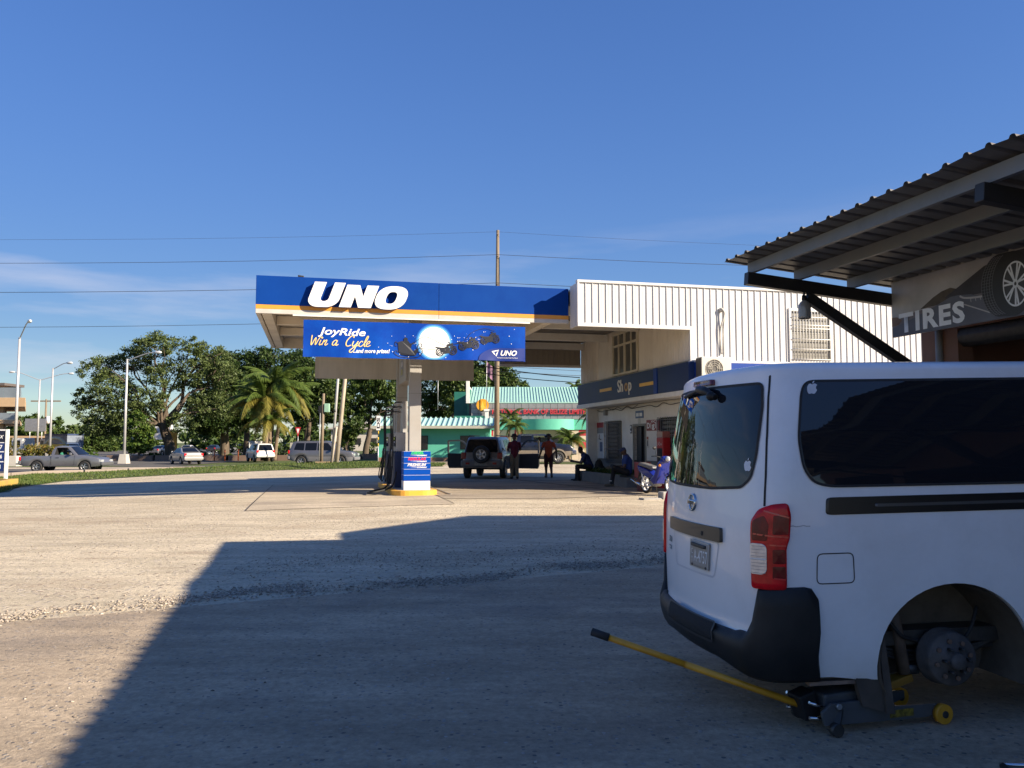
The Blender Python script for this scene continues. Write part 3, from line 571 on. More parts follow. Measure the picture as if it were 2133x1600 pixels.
# price box at the head of the island
pb = thing('fuel_grade_box', 'blue box naming diesel, regular and premium at the head of the island', 'sign', FS(4.36, 1.0, ITOP))
b = MB(); b.fbox(FS, 4.00, 4.74, 0.72, 1.36, ITOP, ITOP + 0.25); b.build('plinth', white_clean, pb, bevel=0.006)
box_blue = M('box_blue', (0.001, 0.055, 0.34), 0.45, var=0.05, spec=.12)
for k in range(5):
    b = MB(); b.fbox(FS, 3.992, 4.748, 0.712, 1.368, ITOP + 0.255 + 0.166 * k, ITOP + 0.255 + 0.166 * (k + 1) - 0.014); b.build('panel', box_blue, pb, bevel=0.005)
b = MB(); b.fbox(FS, 4.005, 4.735, 0.725, 1.355, ITOP + 0.252, ITOP + 0.255 + 0.166 * 5 - 0.012); b.build('core', white_clean, pb)
fR, fU = Vector((RX, RY, 0)), Vector((0, 0, 1))
for k, (tx, mt) in enumerate((('PREMIUM', M('print_silver', (0.6, 0.6, 0.62), 0.4)), ('REGULAR', M('print_red', (0.75, 0.02, 0.06), 0.4)), ('DIESEL', M('print_green', (0.05, 0.55, 0.12), 0.4)))):
    z = ITOP + 0.255 + 0.166 * (2 + k); w = (0.53, 0.50, 0.36)[k]
    text(tx, 0.105, mt, FS(4.09 + (0.54 - w) * 0.6, 0.708, z + 0.075), fR, fU, pb, width=w, bold=0.004, shear=0.3)
    text('DYNAMAX', 0.045, print_white, FS(4.37, 0.708, z + 0.026), fR, fU, pb, width=0.28, bold=0.002, shear=0.3)
    q = MB(); q.add([FS(4.15, 0.708, z + 0.053), FS(4.37, 0.708, z + 0.043), FS(4.37, 0.708, z + 0.056)], [(0, 1, 2)]); q.build('swoosh', print_white, pb, fix=False)
# two dispensers with hoses
disp_white = M('dispenser_white', (0.40, 0.39, 0.375), 0.4, var=0.06, dirt=((0.3, 0.27, 0.23), 0.4, 4))
def dispenser(t0, lab, s0=3.86, s1=4.50, blue=True):
    d = thing('fuel_dispenser', lab, 'fuel pump', FS(4.2, t0 + 0.5, ITOP), group='fuel dispensers on the island')
    b = MB(); b.fbox(FS, s0, s1, t0, t0 + 1.1, ITOP, ITOP + 1.05); b.build('cabinet', M('cab_blue', (0.006, 0.02, 0.08), 0.4, var=0.1) if blue else disp_white, d, bevel=0.015)
    b = MB(); b.fbox(FS, s0 + 0.05, s1 - 0.05, t0 + 0.05, t0 + 1.05, ITOP + 1.055, ITOP + 1.62); h = b.build('head', disp_white, d, bevel=0.015)
    b = MB(); b.fbox(FS, s0 + 0.04, s0 + 0.053, t0 + 0.2, t0 + 0.9, ITOP + 1.2, ITOP + 1.5); b.build('display', tint_glass, h)
    b = MB(); b.fbox(FS, s1 - 0.053, s1 - 0.04, t0 + 0.2, t0 + 0.9, ITOP + 1.2, ITOP + 1.5); b.build('display', tint_glass, h)
    b = MB(); b.fbox(FS, s0 + 0.25, s1 - 0.25, t0 + 0.2, t0 + 0.9, ITOP + 1.62, ITOP + 2.55); b.build('hose_mast', disp_white, d, bevel=0.01)
    for k in range(3):
        tt = t0 + 0.12 + 0.4 * k
        for sd in (-1, 1):
            sb = s0 if sd < 0 else s1
            if sd > 0 and k != 1: continue
            top = FS(sb + sd * 0.03, tt, ITOP + 2.45 - 0.12 * k)
            pts = [FS(sb - sd * 0.22, tt, ITOP + 2.52 - 0.12 * k), top, FS(sb + sd * 0.05, tt, ITOP + 1.9), FS(sb + sd * 0.04, tt, ITOP + 1.2), FS(sb + sd * (0.10 + 0.05 * k), tt - 0.1, ITOP + 0.25 + 0.05 * k), FS(sb + sd * 0.16, tt + 0.18, ITOP + 0.08 + 0.03 * k), FS(sb + sd * 0.10, tt + 0.28, ITOP + 0.45), FS(sb + sd * 0.07, tt + 0.12, ITOP + 0.98)]
            b = MB(); b.tube(smooth_pts([tuple(p) for p in pts], 6), 0.016, 7); hs = b.build('hose', rubber, d)
            b = MB(); b.tube([FS(sb + sd * 0.07, tt + 0.12, ITOP + 0.98), FS(sb + sd * 0.06, tt + 0.05, ITOP + 1.12)], [0.03, 0.02], 8); b.bar(FS(sb + sd * 0.06, tt + 0.10, ITOP + 0.92), FS(sb + sd * 0.06, tt + 0.02, ITOP + 1.05), 0.05, 0.07); b.build('nozzle', plastic_black if k % 2 else M('nozzle_grey', (0.3, 0.3, 0.3), 0.4, 0.5), hs)
            b = MB(); b.tube([FS(sb - sd * 0.25, tt, ITOP + 2.5 - 0.12 * k), top], [0.03, 0.022], 8); b.build('hose_clamp', galv, d)
    return d
dispenser(2.0, 'fuel pump with black hoses right behind the first canopy pillar')
dispenser(4.55, 'farther fuel pump with dark blue cabinet behind the second canopy pillar')
lh = MB(); lh.tube(smooth_pts([tuple(FS(*p)) for p in ((3.9, 1.9, 0.75), (3.8, 1.6, 0.42), (3.62, 1.2, 0.30), (3.2, 0.9, 0.22), (3.05, 1.25, 0.19), (3.3, 1.8, 0.22), (3.65, 2.1, 0.33), (3.82, 2.3, 0.9))], 8), 0.026, 8)
tag(lh.build('hose', rubber), 'black fuel hose lying in a loop over the kerb of the pump island', 'hose')
lh = MB(); lh.tube(smooth_pts([tuple(FS(*p)) for p in ((4.6, 2.0, 0.5), (4.8, 1.6, 0.33), (5.05, 1.1, 0.24), (5.25, 0.75, 0.16), (5.32, 0.62, 0.15))], 6), 0.026, 8)
tag(lh.build('hose', M('hose_pale', (0.18, 0.17, 0.15), 0.6)), 'pale hose running down off the shaded end of the pump island', 'hose')
pbx = thing('price_box', 'grey price box fixed between the two canopy pillars', 'sign', FS(4.3, 2.9, 3.4))
b = MB(); b.fbox(FS, 4.14, 4.50, 1.80, 3.93, 3.42, 4.42); b.build('case', pill_mat, pbx, bevel=0.01)
for sd, sx_ in ((4.134, 4.14), (4.50, 4.506)):
    b = MB(); b.fbox(FS, sd, sx_, 2.5, 3.2, 3.62, 4.12); b.build('panel', M('price_panel', (0.16, 0.17, 0.22), 0.4, var=0.3, vs=5), pbx)
b = MB(); b.fbox(FS, 4.129, 4.134, 2.65, 3.05, 3.66, 3.84, 0); b.fbox(FS, 4.129, 4.134, 2.65, 3.05, 3.92, 4.06, 1); b.build('sticker', [M('sticker_olive', (0.3, 0.28, 0.08), 0.5), M('sticker_grey', (0.45, 0.45, 0.5), 0.5)], pbx)

# ================================================================ SHOP BUILDING
shop = thing('shop_building', 'white ribbed two storey filling station shop with overhanging upper floor', 'building', FS(16, 4, 0.12))
S0, SW, S1 = 8.65, 12.05, 21.2; TF, TB = -0.72, 9.45; LW = 12.7; SZB, SZT = 4.93, 6.07; LB = 3.97
clad = M('white_cladding', (0.585, 0.585, 0.59), 0.42, var=0.05, vs=0.9, dirt=((0.42, 0.36, 0.29), 0.42, 1.3), stretch=(2.5, 2.5, .35))
side_clad = M('side_cladding', (0.80, 0.73, 0.64), 0.5, var=0.08, vs=0.8, dirt=((0.38, 0.30, 0.22), 0.4, 1.4), stretch=(1, 1, 0.4))
# each standing-rib tray of the cladding is its own piece
def tray(z0, z1, w=0.203):
    key = (round(z0, 2), round(z1, 2), round(w, 3))
    if key in TRAYS: return TRAYS[key]
    b = MB(); pr = [(0, 0), (0.012, -0.026), (0.028, -0.026), (0.040, 0), (w * 0.45, 0), (w * 0.47, -0.004), (w * 0.55, -0.004), (w * 0.57, 0), (w, 0)]
    vs = [(x, y, z0) for x, y in pr] + [(x, y, z1) for x, y in pr]; k = len(pr)
    b.add(vs, [(i, i + 1, k + i + 1, k + i) for i in range(k - 1)])
    b.add([(0, 0.03, z0), (w, 0.03, z0), (w, 0.03, z1), (0, 0.03, z1)], [(3, 2, 1, 0)])
    me = b.mesh('cladding_panel'); TRAYS[key] = me; return me
TRAYS = {}
def trays(p0, right, length, z0, z1, mat, parent, w=0.203, name='cladding_panel'):
    n = int(round(length / w)); r = Vector(right)
    for i in range(n):
        me = tray(z0, z1, w)
        if not me.materials: me.materials.append(mat)
        o = bpy.data.objects.new(name, me); COL.objects.link(o); o.parent = parent
        p = Vector(p0) + r * (w * i); o.matrix_parent_inverse = inv_of(parent)
        o.matrix_basis = Matrix.Translation((p.x, p.y, 0)) @ Matrix.Rotation(math.atan2(r.y, r.x), 4, 'Z')
        if me.materials[0] != mat: o.material_slots[0].link = 'OBJECT'; o.material_slots[0].material = mat
WIN = (15.28, 16.55, 4.0, 5.52)
trays(FS(S0, TF), fR, SW - S0, SZB, SZT, clad, shop)
n1 = int(round((WIN[0] - SW) / 0.203)); sA = SW + n1 * 0.203
trays(FS(SW, TF), fR, n1 * 0.203, LB, SZT, clad, shop)
n2 = int(math.ceil((WIN[1] - sA) / 0.203)); sB = sA + n2 * 0.203
trays(FS(sA, TF), fR, n2 * 0.203, WIN[3] + 0.06, SZT, clad, shop)
trays(FS(sB, TF), fR, S1 - sB, LB, SZT, clad, shop)
b = MB(); b.fbox(FS, S0 - 0.03, S1, TF - 0.05, TF + 0.12, SZT, SZT + 0.07); b.fbox(FS, S0 - 0.02, SW, TF - 0.045, TF + 0.06, SZB - 0.10, SZB); b.fbox(FS, SW - 0.05, S1, TF - 0.045, TF + 0.06, LB - 0.07, LB); b.fbox(FS, SW - 0.05, SW, TF - 0.045, TF + 0.02, LB, SZB - 0.10); b.fbox(FS, S0 - 0.025, S0 + 0.03, TF - 0.042, TF + 0.04, SZB, SZT)
b.build('flashing', M('flashing_white', (0.62, 0.61, 0.60), 0.4, var=0.06), shop, bevel=0.004)
# left end of the overhang, its roof and underside
for k in range(4):
    b = MB(); t0 = TF + 0.05 + 0.165 * k; b.fbox(FS, S0 - 0.012 if k % 2 else S0 - 0.004, S0 + 0.02, t0, t0 + 0.162, SZB - 0.08, SZT); b.build('end_panel', clad, shop)
b = MB(); b.fbox(FS, S0, S1, TF + 0.13, TB, 5.95, 6.0); b.build('roof', M('roof_top', (0.35, 0.35, 0.34), 0.6), shop)
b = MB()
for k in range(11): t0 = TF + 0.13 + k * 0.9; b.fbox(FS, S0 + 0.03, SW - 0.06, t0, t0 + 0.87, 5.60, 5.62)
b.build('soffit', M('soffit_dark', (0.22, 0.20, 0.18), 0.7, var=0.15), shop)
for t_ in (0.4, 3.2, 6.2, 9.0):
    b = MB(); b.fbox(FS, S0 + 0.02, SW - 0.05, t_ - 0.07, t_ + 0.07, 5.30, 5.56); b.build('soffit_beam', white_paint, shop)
for k in range(15):      # ribbed sheet closing the far side of the covered passage
    b = MB(); s0 = S0 + 0.02 + 0.222 * k; b.fbox(FS, s0, s0 + 0.19, TB - 0.06, TB, 4.72, 5.92); b.fbox(FS, s0 + 0.19, s0 + 0.222, TB - 0.09, TB, 4.72, 5.92); b.build('rear_panel', M('rear_sheet', (0.33, 0.29, 0.24), 0.6, var=0.1, dirt=((0.16, 0.12, 0.09), 0.5, 3)), shop)
b = MB(); b.fbox(FS, S0, SW - 0.04, TB - 0.10, TB + 0.02, 4.62, 4.72); b.build('rear_trim', white_paint, shop)
# left wall, upper floor
for k in range(12):
    t0 = 7.30 + 0.178 * k; b = MB(); b.fbox(FS, SW, SW + 0.05, t0, t0 + 0.176, LB, 5.6)
    b.fbox(FS, SW - 0.03, SW, t0 + 0.06, t0 + 0.11, LB, 5.6); b.build('side_panel', side_clad, shop)
for (t0, t1) in ((TF + 0.10, 0.9), (0.91, 2.1), (2.11, 3.24), (5.70, 7.29)):
    b = MB(); b.fbox(FS, SW, SW + 0.05, t0, t1 - 0.006, LB, 5.6)
    for q in range(int((t1 - t0) / 0.17)): b.fbox(FS, SW - 0.007, SW, t0 + 0.08 + 0.17 * q, t0 + 0.11 + 0.17 * q, LB, 5.6)
    b.build('side_panel', side_clad, shop)
b = MB(); b.fbox(FS, SW, SW + 0.05, 3.25, 5.69, 5.51, 5.6); b.build('side_panel', side_clad, shop)
b = MB(); b.fbox(FS, SW + 0.05, SW + 0.2, TF + 0.1, TB, LB - 0.9, 5.9); b.fbox(FS, SW + 0.2, S1, TB - 0.2, TB, 0.1, 5.94); b.fbox(FS, S1 - 0.2, S1, TF + 0.05, TB - 0.2, 0.1, 5.94); b.fbox(FS, SW + 0.2, S1 - 0.2, TF + 0.06, TF + 0.2, 0.1, 5.94)
b.build('inner_wall', white_paint, shop)
wn = MB(); fr_m = M('window_frame_cream', (0.62, 0.56, 0.44), 0.5, var=0.08)
WA, WM, WB_ = 3.27, 4.47, 5.67
for (t0, t1, z0, z1) in ((WA, WB_, LB, 4.05), (WA, WB_, 5.42, 5.50), (WA, WA + .08, 4.05, 5.42), (WB_ - .08, WB_, 4.05, 5.42), (WM - .05, WM + .05, 4.05, 5.42), (WA + .08, WM - .05, 5.0, 5.07), (WM + .05, WB_ - .08, 5.0, 5.07)): wn.fbox(FS, SW - 0.06, SW + 0.02, t0, t1, z0, z1)
for q in (WA + .58, WM + .58):
    for (z0, z1) in ((4.05, 5.0), (5.07, 5.42)): wn.fbox(FS, SW - 0.05, SW + 0.018, q, q + .05, z0, z1)
wo_ = wn.build('window', fr_m, shop, bevel=0.004)
pane_m = M('dull_glass', (0.10, 0.10, 0.095), 0.12, var=0.25, vs=1.5, spec=0.6)
for (t0, t1) in ((WA + .08, WA + .58), (WA + .63, WM - .05), (WM + .05, WM + .58), (WM + .63, WB_ - .08)):
    for (z0, z1) in ((4.05, 5.0), (5.07, 5.42)):
        b = MB(); b.fbox(FS, SW - 0.005, SW + 0.004, t0, t1, z0, z1); b.build('pane', pane_m, wo_)
# front window behind white bars
b = MB(); a0, a1, z0, z1 = WIN
for (p, q, r, s_) in ((a0 - 0.10, a1 + 0.10, z0 - 0.04, z0 + 0.04), (a0 - 0.10, a1 + 0.10, z1 - 0.03, z1 + 0.06), (a0 - 0.10, a0, z0 + 0.04, z1 - 0.03), (a1, a1 + 0.10, z0 + 0.04, z1 - 0.03)): b.fbox(FS, p, q, TF - 0.055, TF + 0.05, r, s_)
wf = b.build('window', clad, shop, bevel=0.004)
b = MB(); 
for k in range(13): s_ = a0 + 0.04 + (a1 - a0 - 0.08) * k / 12; b.tube([FS(s_, TF - 0.085, z0 + 0.02), FS(s_, TF - 0.085, z1)], 0.013, 5)
for k, zz in enumerate((0.06, 0.36, 0.66, 0.98, 1.08, 1.32)): b.tube([FS(a0 - 0.02, TF - 0.085, z0 + zz), FS(a1 + 0.02, TF - 0.085, z0 + zz)], 0.015, 5)
b.build('grille', M('bar_white', (0.66, 0.65, 0.62), 0.5), wf)
for k in range(11):
    b = MB(); z = z0 + 0.05 + 0.13 * k; b.fbox(FS, a0, a1, TF + 0.016, TF + 0.03, z, z + 0.122); b.build('louvre', M('louvre_glass', (0.27, 0.26, 0.235), 0.25, var=0.25, vs=2), wf)
# blue sign band round both sides, on a white ledge
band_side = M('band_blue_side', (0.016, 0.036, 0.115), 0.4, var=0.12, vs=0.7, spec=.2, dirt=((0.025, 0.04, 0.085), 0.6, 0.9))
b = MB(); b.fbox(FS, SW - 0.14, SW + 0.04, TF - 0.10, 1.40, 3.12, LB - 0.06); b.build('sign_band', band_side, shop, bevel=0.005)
b = MB(); b.fbox(FS, SW - 0.16, SW + 0.04, 1.41, 1.67, 3.12, LB - 0.05); b.build('band_post', blue_paint, shop)
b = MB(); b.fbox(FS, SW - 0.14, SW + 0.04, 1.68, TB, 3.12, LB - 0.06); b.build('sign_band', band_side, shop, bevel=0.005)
b = MB(); b.fbox(FS, SW + 0.05, S1, TF - 0.11, TF + 0.04, 3.12, LB - 0.08); b.build('sign_band', blue_paint, shop, bevel=0.005)
b = MB(); b.fbox(FS, SW - 0.18, SW + 0.5, TF - 0.14, TB + 0.05, 2.96, 3.11); b.fbox(FS, SW + 0.51, S1, TF - 0.14, TF + 0.3, 2.96, 3.11); b.build('ledge', white_paint, shop, bevel=0.01)
# ground floor
lower_white = M('lower_white', (0.80, 0.76, 0.70), 0.55, var=0.06, vs=1, dirt=((0.42, 0.36, 0.28), 0.35, 1.5))
lower_grey = M('lower_grey', (0.16, 0.155, 0.145), 0.7, var=0.15, vs=1.5, dirt=((0.30, 0.25, 0.17), 0.5, 1.2))
DOOR = (4.33, 5.37); W1 = (6.6, 8.34); W2 = (1.2, 3.2); DT = 2.18
def wallseg(t0, t1, z0, z1, m): b = MB(); b.fbox(FS, LW, LW + 0.18, t0, t1, z0, z1); b.build('wall', m, shop)
for (t0, t1) in ((W2[1], DOOR[0]), (DOOR[1], W1[0]), (W1[1], TB), (TF - 0.02, W2[0])):
    wallseg(t0, t1, 0.98, 2.96, lower_white); wallseg(t0, t1, 0.10, 0.975, lower_grey)
for (t0, t1) in (W1, W2): wallseg(t0, t1, 0.10, 0.975, lower_grey); wallseg(t0, t1, 2.42, 2.96, lower_white)
wallseg(DOOR[0], DOOR[1], DT, 2.96, lower_white)
for (t0, t1) in (W1, W2):
    b = MB(); b.fbox(FS, LW + 0.10, LW + 0.12, t0, t1, 0.98, 2.42); wo_ = b.build('window', M('dark_glass', (0.035, 0.04, 0.048), 0.15, var=0.3, spec=0.5), shop)
    b = MB()
    for k in range(15): tt = t0 + 0.03 + (t1 - t0 - 0.06) * k / 14; b.tube([FS(LW - 0.05, tt, 0.84), FS(LW - 0.05, tt, 2.44)], 0.010, 5)
    for zz in (0.88, 1.35, 1.85, 2.35): b.tube([FS(LW - 0.05, t0 - 0.03, zz), FS(LW - 0.05, t1 + 0.03, zz)], 0.014, 5)
    b.build('grille', M('bar_grey', (0.16, 0.165, 0.175), 0.5), wo_)
    for k in range(9): b = MB(); zz = 1.05 + 0.145 * k; b.fbox(FS, LW + 0.05, LW + 0.095, t0 + 0.7, t1 - 0.25, zz, zz + 0.09); b.build('louvre', M('louvre_dark', (0.09, 0.095, 0.10), 0.2, var=0.2), wo_)
b = MB(); b.fbox(FS, LW + 0.16, LW + 0.19, DOOR[0], DOOR[1], 0.12, DT); b.build('doorway', dark_inside, shop)
b = MB()
for (t0, t1, z0, z1) in ((DOOR[0] - 0.08, DOOR[0], 0.12, DT + .08), (DOOR[1], DOOR[1] + 0.08, 0.12, DT + .08), (DOOR[0], DOOR[1], DT, DT + .08)): b.fbox(FS, LW - 0.03, LW + 0.14, t0, t1, z0, z1)
b.build('door_frame', M('frame_dull', (0.26, 0.25, 0.21), 0.6, var=0.1), shop)
b = MB(); b.fbox(FS, LW + 0.10, LW + 0.14, DOOR[1] - 0.42, DOOR[1], 0.14, DT - .02); b.build('door', M('door_dark', (0.03, 0.034, 0.042), 0.35), shop)
b = MB(); b.fbox(FS, LW + 0.18, S1, TF + 0.30, TF + 0.45, 0.1, 2.96); b.build('wall', lower_white, shop)
b = MB()
b.tube(smooth_pts([tuple(FS(LW - 0.04, 9.3 - k * 0.55, 2.90 - 0.05 * (k % 2) - 0.03 * (k % 3))) for k in range(19)], 4), 0.012, 5)
b.tube(smooth_pts([tuple(FS(LW - 0.05, 7.9 - k * 0.5, 2.93 - 0.09 * (k % 2))) for k in range(7)], 4), 0.010, 5)
b.build('wiring', black_paint, shop)
b = MB(); b.fbox(FS, LW - 0.12, LW - 0.01, 8.1, 8.3, 2.66, 2.88); b.build('junction_box', grey_paint, shop)
# drain hole with trailing lines down the front
b = MB(); b.tube(smooth_pts([tuple(FS(12.98, TF - 0.03, 5.42)), tuple(FS(12.98, TF - 0.10, 5.46)), tuple(FS(13.05, TF - 0.12, 5.30)), tuple(FS(12.94, TF - 0.06, 4.8)), tuple(FS(12.97, TF - 0.05, 4.15))], 6), 0.022, 6); b.tube(smooth_pts([tuple(FS(13.0, TF - 0.03, 5.42)), tuple(FS(13.06, TF - 0.10, 5.30)), tuple(FS(13.03, TF - 0.05, 4.7)), tuple(FS(13.0, TF - 0.05, 4.15))], 6), 0.014, 6)
b.ball(FS(12.99, TF - 0.05, 5.44), 0.07, 10); b.build('coolant_pipe', M('pipe_lagging', (0.42, 0.40, 0.37), 0.7, var=0.25, vs=9), shop)
b = MB(); b.cyl(FS(10.1, TF + 0.3, 6.08), FS(10.1, TF + 0.3, 6.14), 0.09); b.ball(FS(10.1, TF + 0.3, 6.15), 0.08, 10, sq=(1, 1, .5)); b.build('roof_vent', steel_dark, shop)
# Shop sign
fD = Vector((-RY, RX, 0)); sR = -fD
sg = thing('shop_sign', 'raised white word Shop between two yellow bars on the blue side band', 'sign', FS(SW - 0.15, 5.0, 3.5))
sgx = SW - 0.145
for w_, t0, mt in (('Sh', 4.90, M('sign_cream', (0.80, 0.78, 0.73), 0.4)), ('o', 4.22, M('sign_ochre', (0.55, 0.33, 0.10), 0.4)), ('p', 3.86, MATS.get('sign_cream') or M('sign_cream', (0.80, 0.78, 0.73), 0.4))):
    text(w_, 0.60, mt, FS(sgx, t0, 3.36), sR, fU, sg, name='letter', sx=1.0, bold=0.008, ext=0.012)
for (t0, t1, z) in ((5.48, 6.75, 3.47), (1.70, 2.85, 3.42)):
    b = MB(); b.fbox(FS, sgx - 0.012, sgx, t0, t1, z, z + 0.11); b.build('bar', M('sign_ochre2', (0.78, 0.45, 0.07), 0.45), sg)
# air conditioner on the front wall
ac = thing('air_conditioner', 'white air conditioner with round fan grille on the shop front wall', 'air conditioner', FS(12.7, TF - 0.35, 3.38))
b = MB(); b.fbox(FS, 12.14, 13.06, TF - 0.46, TF - 0.10, 3.33, 4.02, 0); b.build('case', M('ac_white', (0.62, 0.58, 0.50), 0.45, var=0.06, dirt=((0.4, 0.33, 0.25), 0.4, 3)), ac, bevel=0.02)
b = MB(); b.fbox(FS, 12.128, 12.139, TF - 0.44, TF - 0.12, 3.36, 3.99); b.build('side_grille', M('ac_dark', (0.08, 0.075, 0.07), 0.6), ac)
c0 = (12.53, 3.68)
b = MB(); disc(b, c0[0], c0[1], 0.265, lambda x, z: FS(x, TF - 0.463, z), 0, 28); fo = b.build('fan_opening', M('ac_dark', (0.08, 0.075, 0.07), 0.6), ac, fix=False)
b = MB()
for k in range(3):
    a = k * 2.094 + 0.4; b.add([FS(c0[0] + 0.05 * math.cos(a), TF - 0.468, c0[1] + 0.05 * math.sin(a)), FS(c0[0] + 0.23 * math.cos(a - 0.4), TF - 0.466, c0[1] + 0.23 * math.sin(a - 0.4)), FS(c0[0] + 0.24 * math.cos(a + 0.45), TF - 0.472, c0[1] + 0.24 * math.sin(a + 0.45))], [(0, 1, 2)])
b.build('fan', M('fan_grey', (0.26, 0.25, 0.22), 0.5), ac, fix=False)
b = MB()
for q in (0.09, 0.15, 0.21, 0.265): b.tube([FS(c0[0] + q * math.cos(2 * PI * k / 28), TF - 0.475, c0[1] + q * math.sin(2 * PI * k / 28)) for k in range(29)], 0.006, 4, caps=False)
for k in range(8): a = PI * k / 4; b.tube([FS(c0[0] + 0.07 * math.cos(a), TF - 0.477, c0[1] + 0.07 * math.sin(a)), FS(c0[0] + 0.265 * math.cos(a), TF - 0.477, c0[1] + 0.265 * math.sin(a))], 0.005, 4)
b.build('grille', M('ac_wire', (0.45, 0.42, 0.36), 0.5), ac)
b = MB(); b.bar(FS(12.3, TF - 0.1, 3.30), FS(12.3, TF - 0.48, 3.30), 0.05, 0.05); b.bar(FS(12.9, TF - 0.1, 3.30), FS(12.9, TF - 0.48, 3.30), 0.05, 0.05); b.build('bracket', grey_paint, ac)
# signs and fittings on the ground floor wall; on(t, d, z): along the wall, out of it
def on(t, d, z): return FS(LW - d, t, z)
def wallboard(name, label, cat, t0, t1, z0, z1, mat, d=0.03, parent=None):
    th = thing(name, label, cat, on((t0 + t1) / 2, 0.01, z0)); b = MB(); b.fbox(FS, LW - d, LW - 0.004, t0, t1, z0, z1); b.build('board', mat, th, bevel=0.003); return th
sign_red = M('sign_red', (0.34, 0.015, 0.025), 0.4, var=0.06)
th = wallboard('notice_board', 'tall white notice board with a red and grey head, by the far wall corner', 'sign', 8.47, 9.43, 0.98, 2.40, white_paint, 0.05)
b = MB(); b.fbox(FS, LW - 0.056, LW - 0.05, 8.47, 9.43, 2.19, 2.40); b.build('head', sign_red, th); b = MB(); b.fbox(FS, LW - 0.055, LW - 0.05, 8.47, 9.43, 1.97, 2.185); b.build('sub_head', grey_paint, th)
b = MB(); b.fbox(FS, LW - 0.056, LW - 0.05, 8.62, 8.92, 1.25, 1.62); b.build('notice', M('notice_blue', (0.10, 0.13, 0.2), 0.5, var=0.5, vs=14), th)
b = MB(); b.tube([on(8.85, 0.05, 1.72), on(8.85, 0.10, 1.74), on(8.85, 0.10, 1.92)], 0.012, 6); b.tube([on(9.0, 0.06, 1.75), on(8.75, 0.06, 1.72)], 0.016, 6); b.build('bracket', black_paint, th)
th = wallboard('door_sign', 'small blue sign with white letters above the shop doorway', 'sign', 4.46, 5.16, 2.46, 2.72, M('sign_blue2', (0.06, 0.12, 0.26), 0.4))
for (q0, q1) in ((4.54, 4.78), (4.84, 5.08)): b = MB(); b.fbox(FS, LW - 0.035, LW - 0.03, q0, q1, 2.52, 2.64); b.build('lettering', print_white, th)
th = wallboard('paper_notice', 'narrow paper notice pinned between the door and its blue sign', 'notice', 4.75, 4.98, 2.27, 2.45, M('paper', (0.6, 0.58, 0.5), 0.7, var=0.2, vs=30), 0.012)
th = wallboard('wall_plate', 'small dark wall plate with two white squares left of the doorway', 'sign', 5.55, 5.72, 1.93, 2.24, M('plate_dark', (0.05, 0.055, 0.08), 0.5), 0.02)
b = MB(); b.fbox(FS, LW - 0.024, LW - 0.02, 5.59, 5.69, 2.11, 2.20); b.fbox(FS, LW - 0.024, LW - 0.02, 5.59, 5.69, 1.97, 2.03); b.build('symbol', print_white, th)
th = wallboard('phone_company_sign', 'red Digi sign on the white wall beside the shop doorway', 'sign', 3.05, 4.16, 2.0, 2.37, M('digi_red', (0.24, 0.005, 0.02), 0.35, var=0.05))
for tx, t0, w_ in (('D', 4.09, 0.24), ('i', 3.79, 0.06), ('g', 3.68, 0.24), ('i', 3.38, 0.06), ('|', 3.27, 0.03)): text(tx, 0.26, print_white, on(t0, 0.034, 2.09), sR, fU, th, width=w_, bold=0.01)
q = MB(); ribbon(q, smooth_pts([(3.75, 2.27), (3.60, 2.34), (3.40, 2.27), (3.25, 2.33), (3.4, 2.35), (3.6, 2.29), (3.75, 2.35)], 5), 0.018, lambda t, z: on(t, 0.034, z)); q.build('swirl', print_white, th, fix=False)
th = wallboard('meter_plate', 'slim white plate with a red top on the wall right of the doorway', 'sign', 4.02, 4.16, 1.42, 1.80, white_paint, 0.02)
b = MB(); b.fbox(FS, LW - 0.024, LW - 0.02, 4.02, 4.16, 1.71, 1.80); b.build('head', M('head_rust', (0.35, 0.08, 0.03), 0.5), th); b = MB(); b.fbox(FS, LW - 0.024, LW - 0.02, 4.06, 4.12, 1.48, 1.68); b.build('strip', plastic_black, th)
# drinks cooler
vm = thing('drinks_cooler', 'tall red drinks cooler with a white script logo under the Digi sign', 'cooler', FS(LW - 0.2, 2.35, 0.12))
b = MB(); b.fbox(FS, LW - 0.34, LW - 0.07, 2.08, 2.58, 0.12, 1.76); b.build('cabinet', M('cooler_red', (0.42, 0.012, 0.015), 0.3, var=0.08), vm, bevel=0.02)
b = MB(); b.fbox(FS, LW - 0.346, LW - 0.34, 2.13, 2.53, 0.45, 1.42); b.build('glass_door', M('cooler_glass', (0.05, 0.055, 0.06), 0.08, var=0.3), vm)
q = MB()
for st in ([(0, .3), (-.1, .45), (-.2, .2), (-.08, 0), (.05, .1), (.12, .3), (.2, .1), (.3, .2), (.36, .5), (.38, .1), (.5, .2)], [(.6, .3), (.5, .45), (.45, .2), (.55, 0), (.7, .1), (.78, .3), (.86, .1), (.96, .3), (1.0, 0)]): ribbon(q, smooth_pts(st, 4), 0.03, lambda x, y: on(2.5 - x * 0.33, 0.345, 1.50 + y * 0.26))
q.build('logo', print_white, vm, fix=False)
b = MB(); b.fbox(FS, LW - 0.33, LW - 0.075, 2.1, 2.56, 1.765, 1.96); tp = b.build('bottle_crate', M('crate_red', (0.32, 0.10, 0.08), 0.5, var=0.3, vs=16), vm)
for k in range(5): b = MB(); b.fbox(FS, LW - 0.345, LW - 0.33, 2.12 + 0.09 * k, 2.18 + 0.09 * k, 1.77, 1.95); b.build('bottle', M('bottle_pale', (0.5, 0.36, 0.30), 0.4), tp)
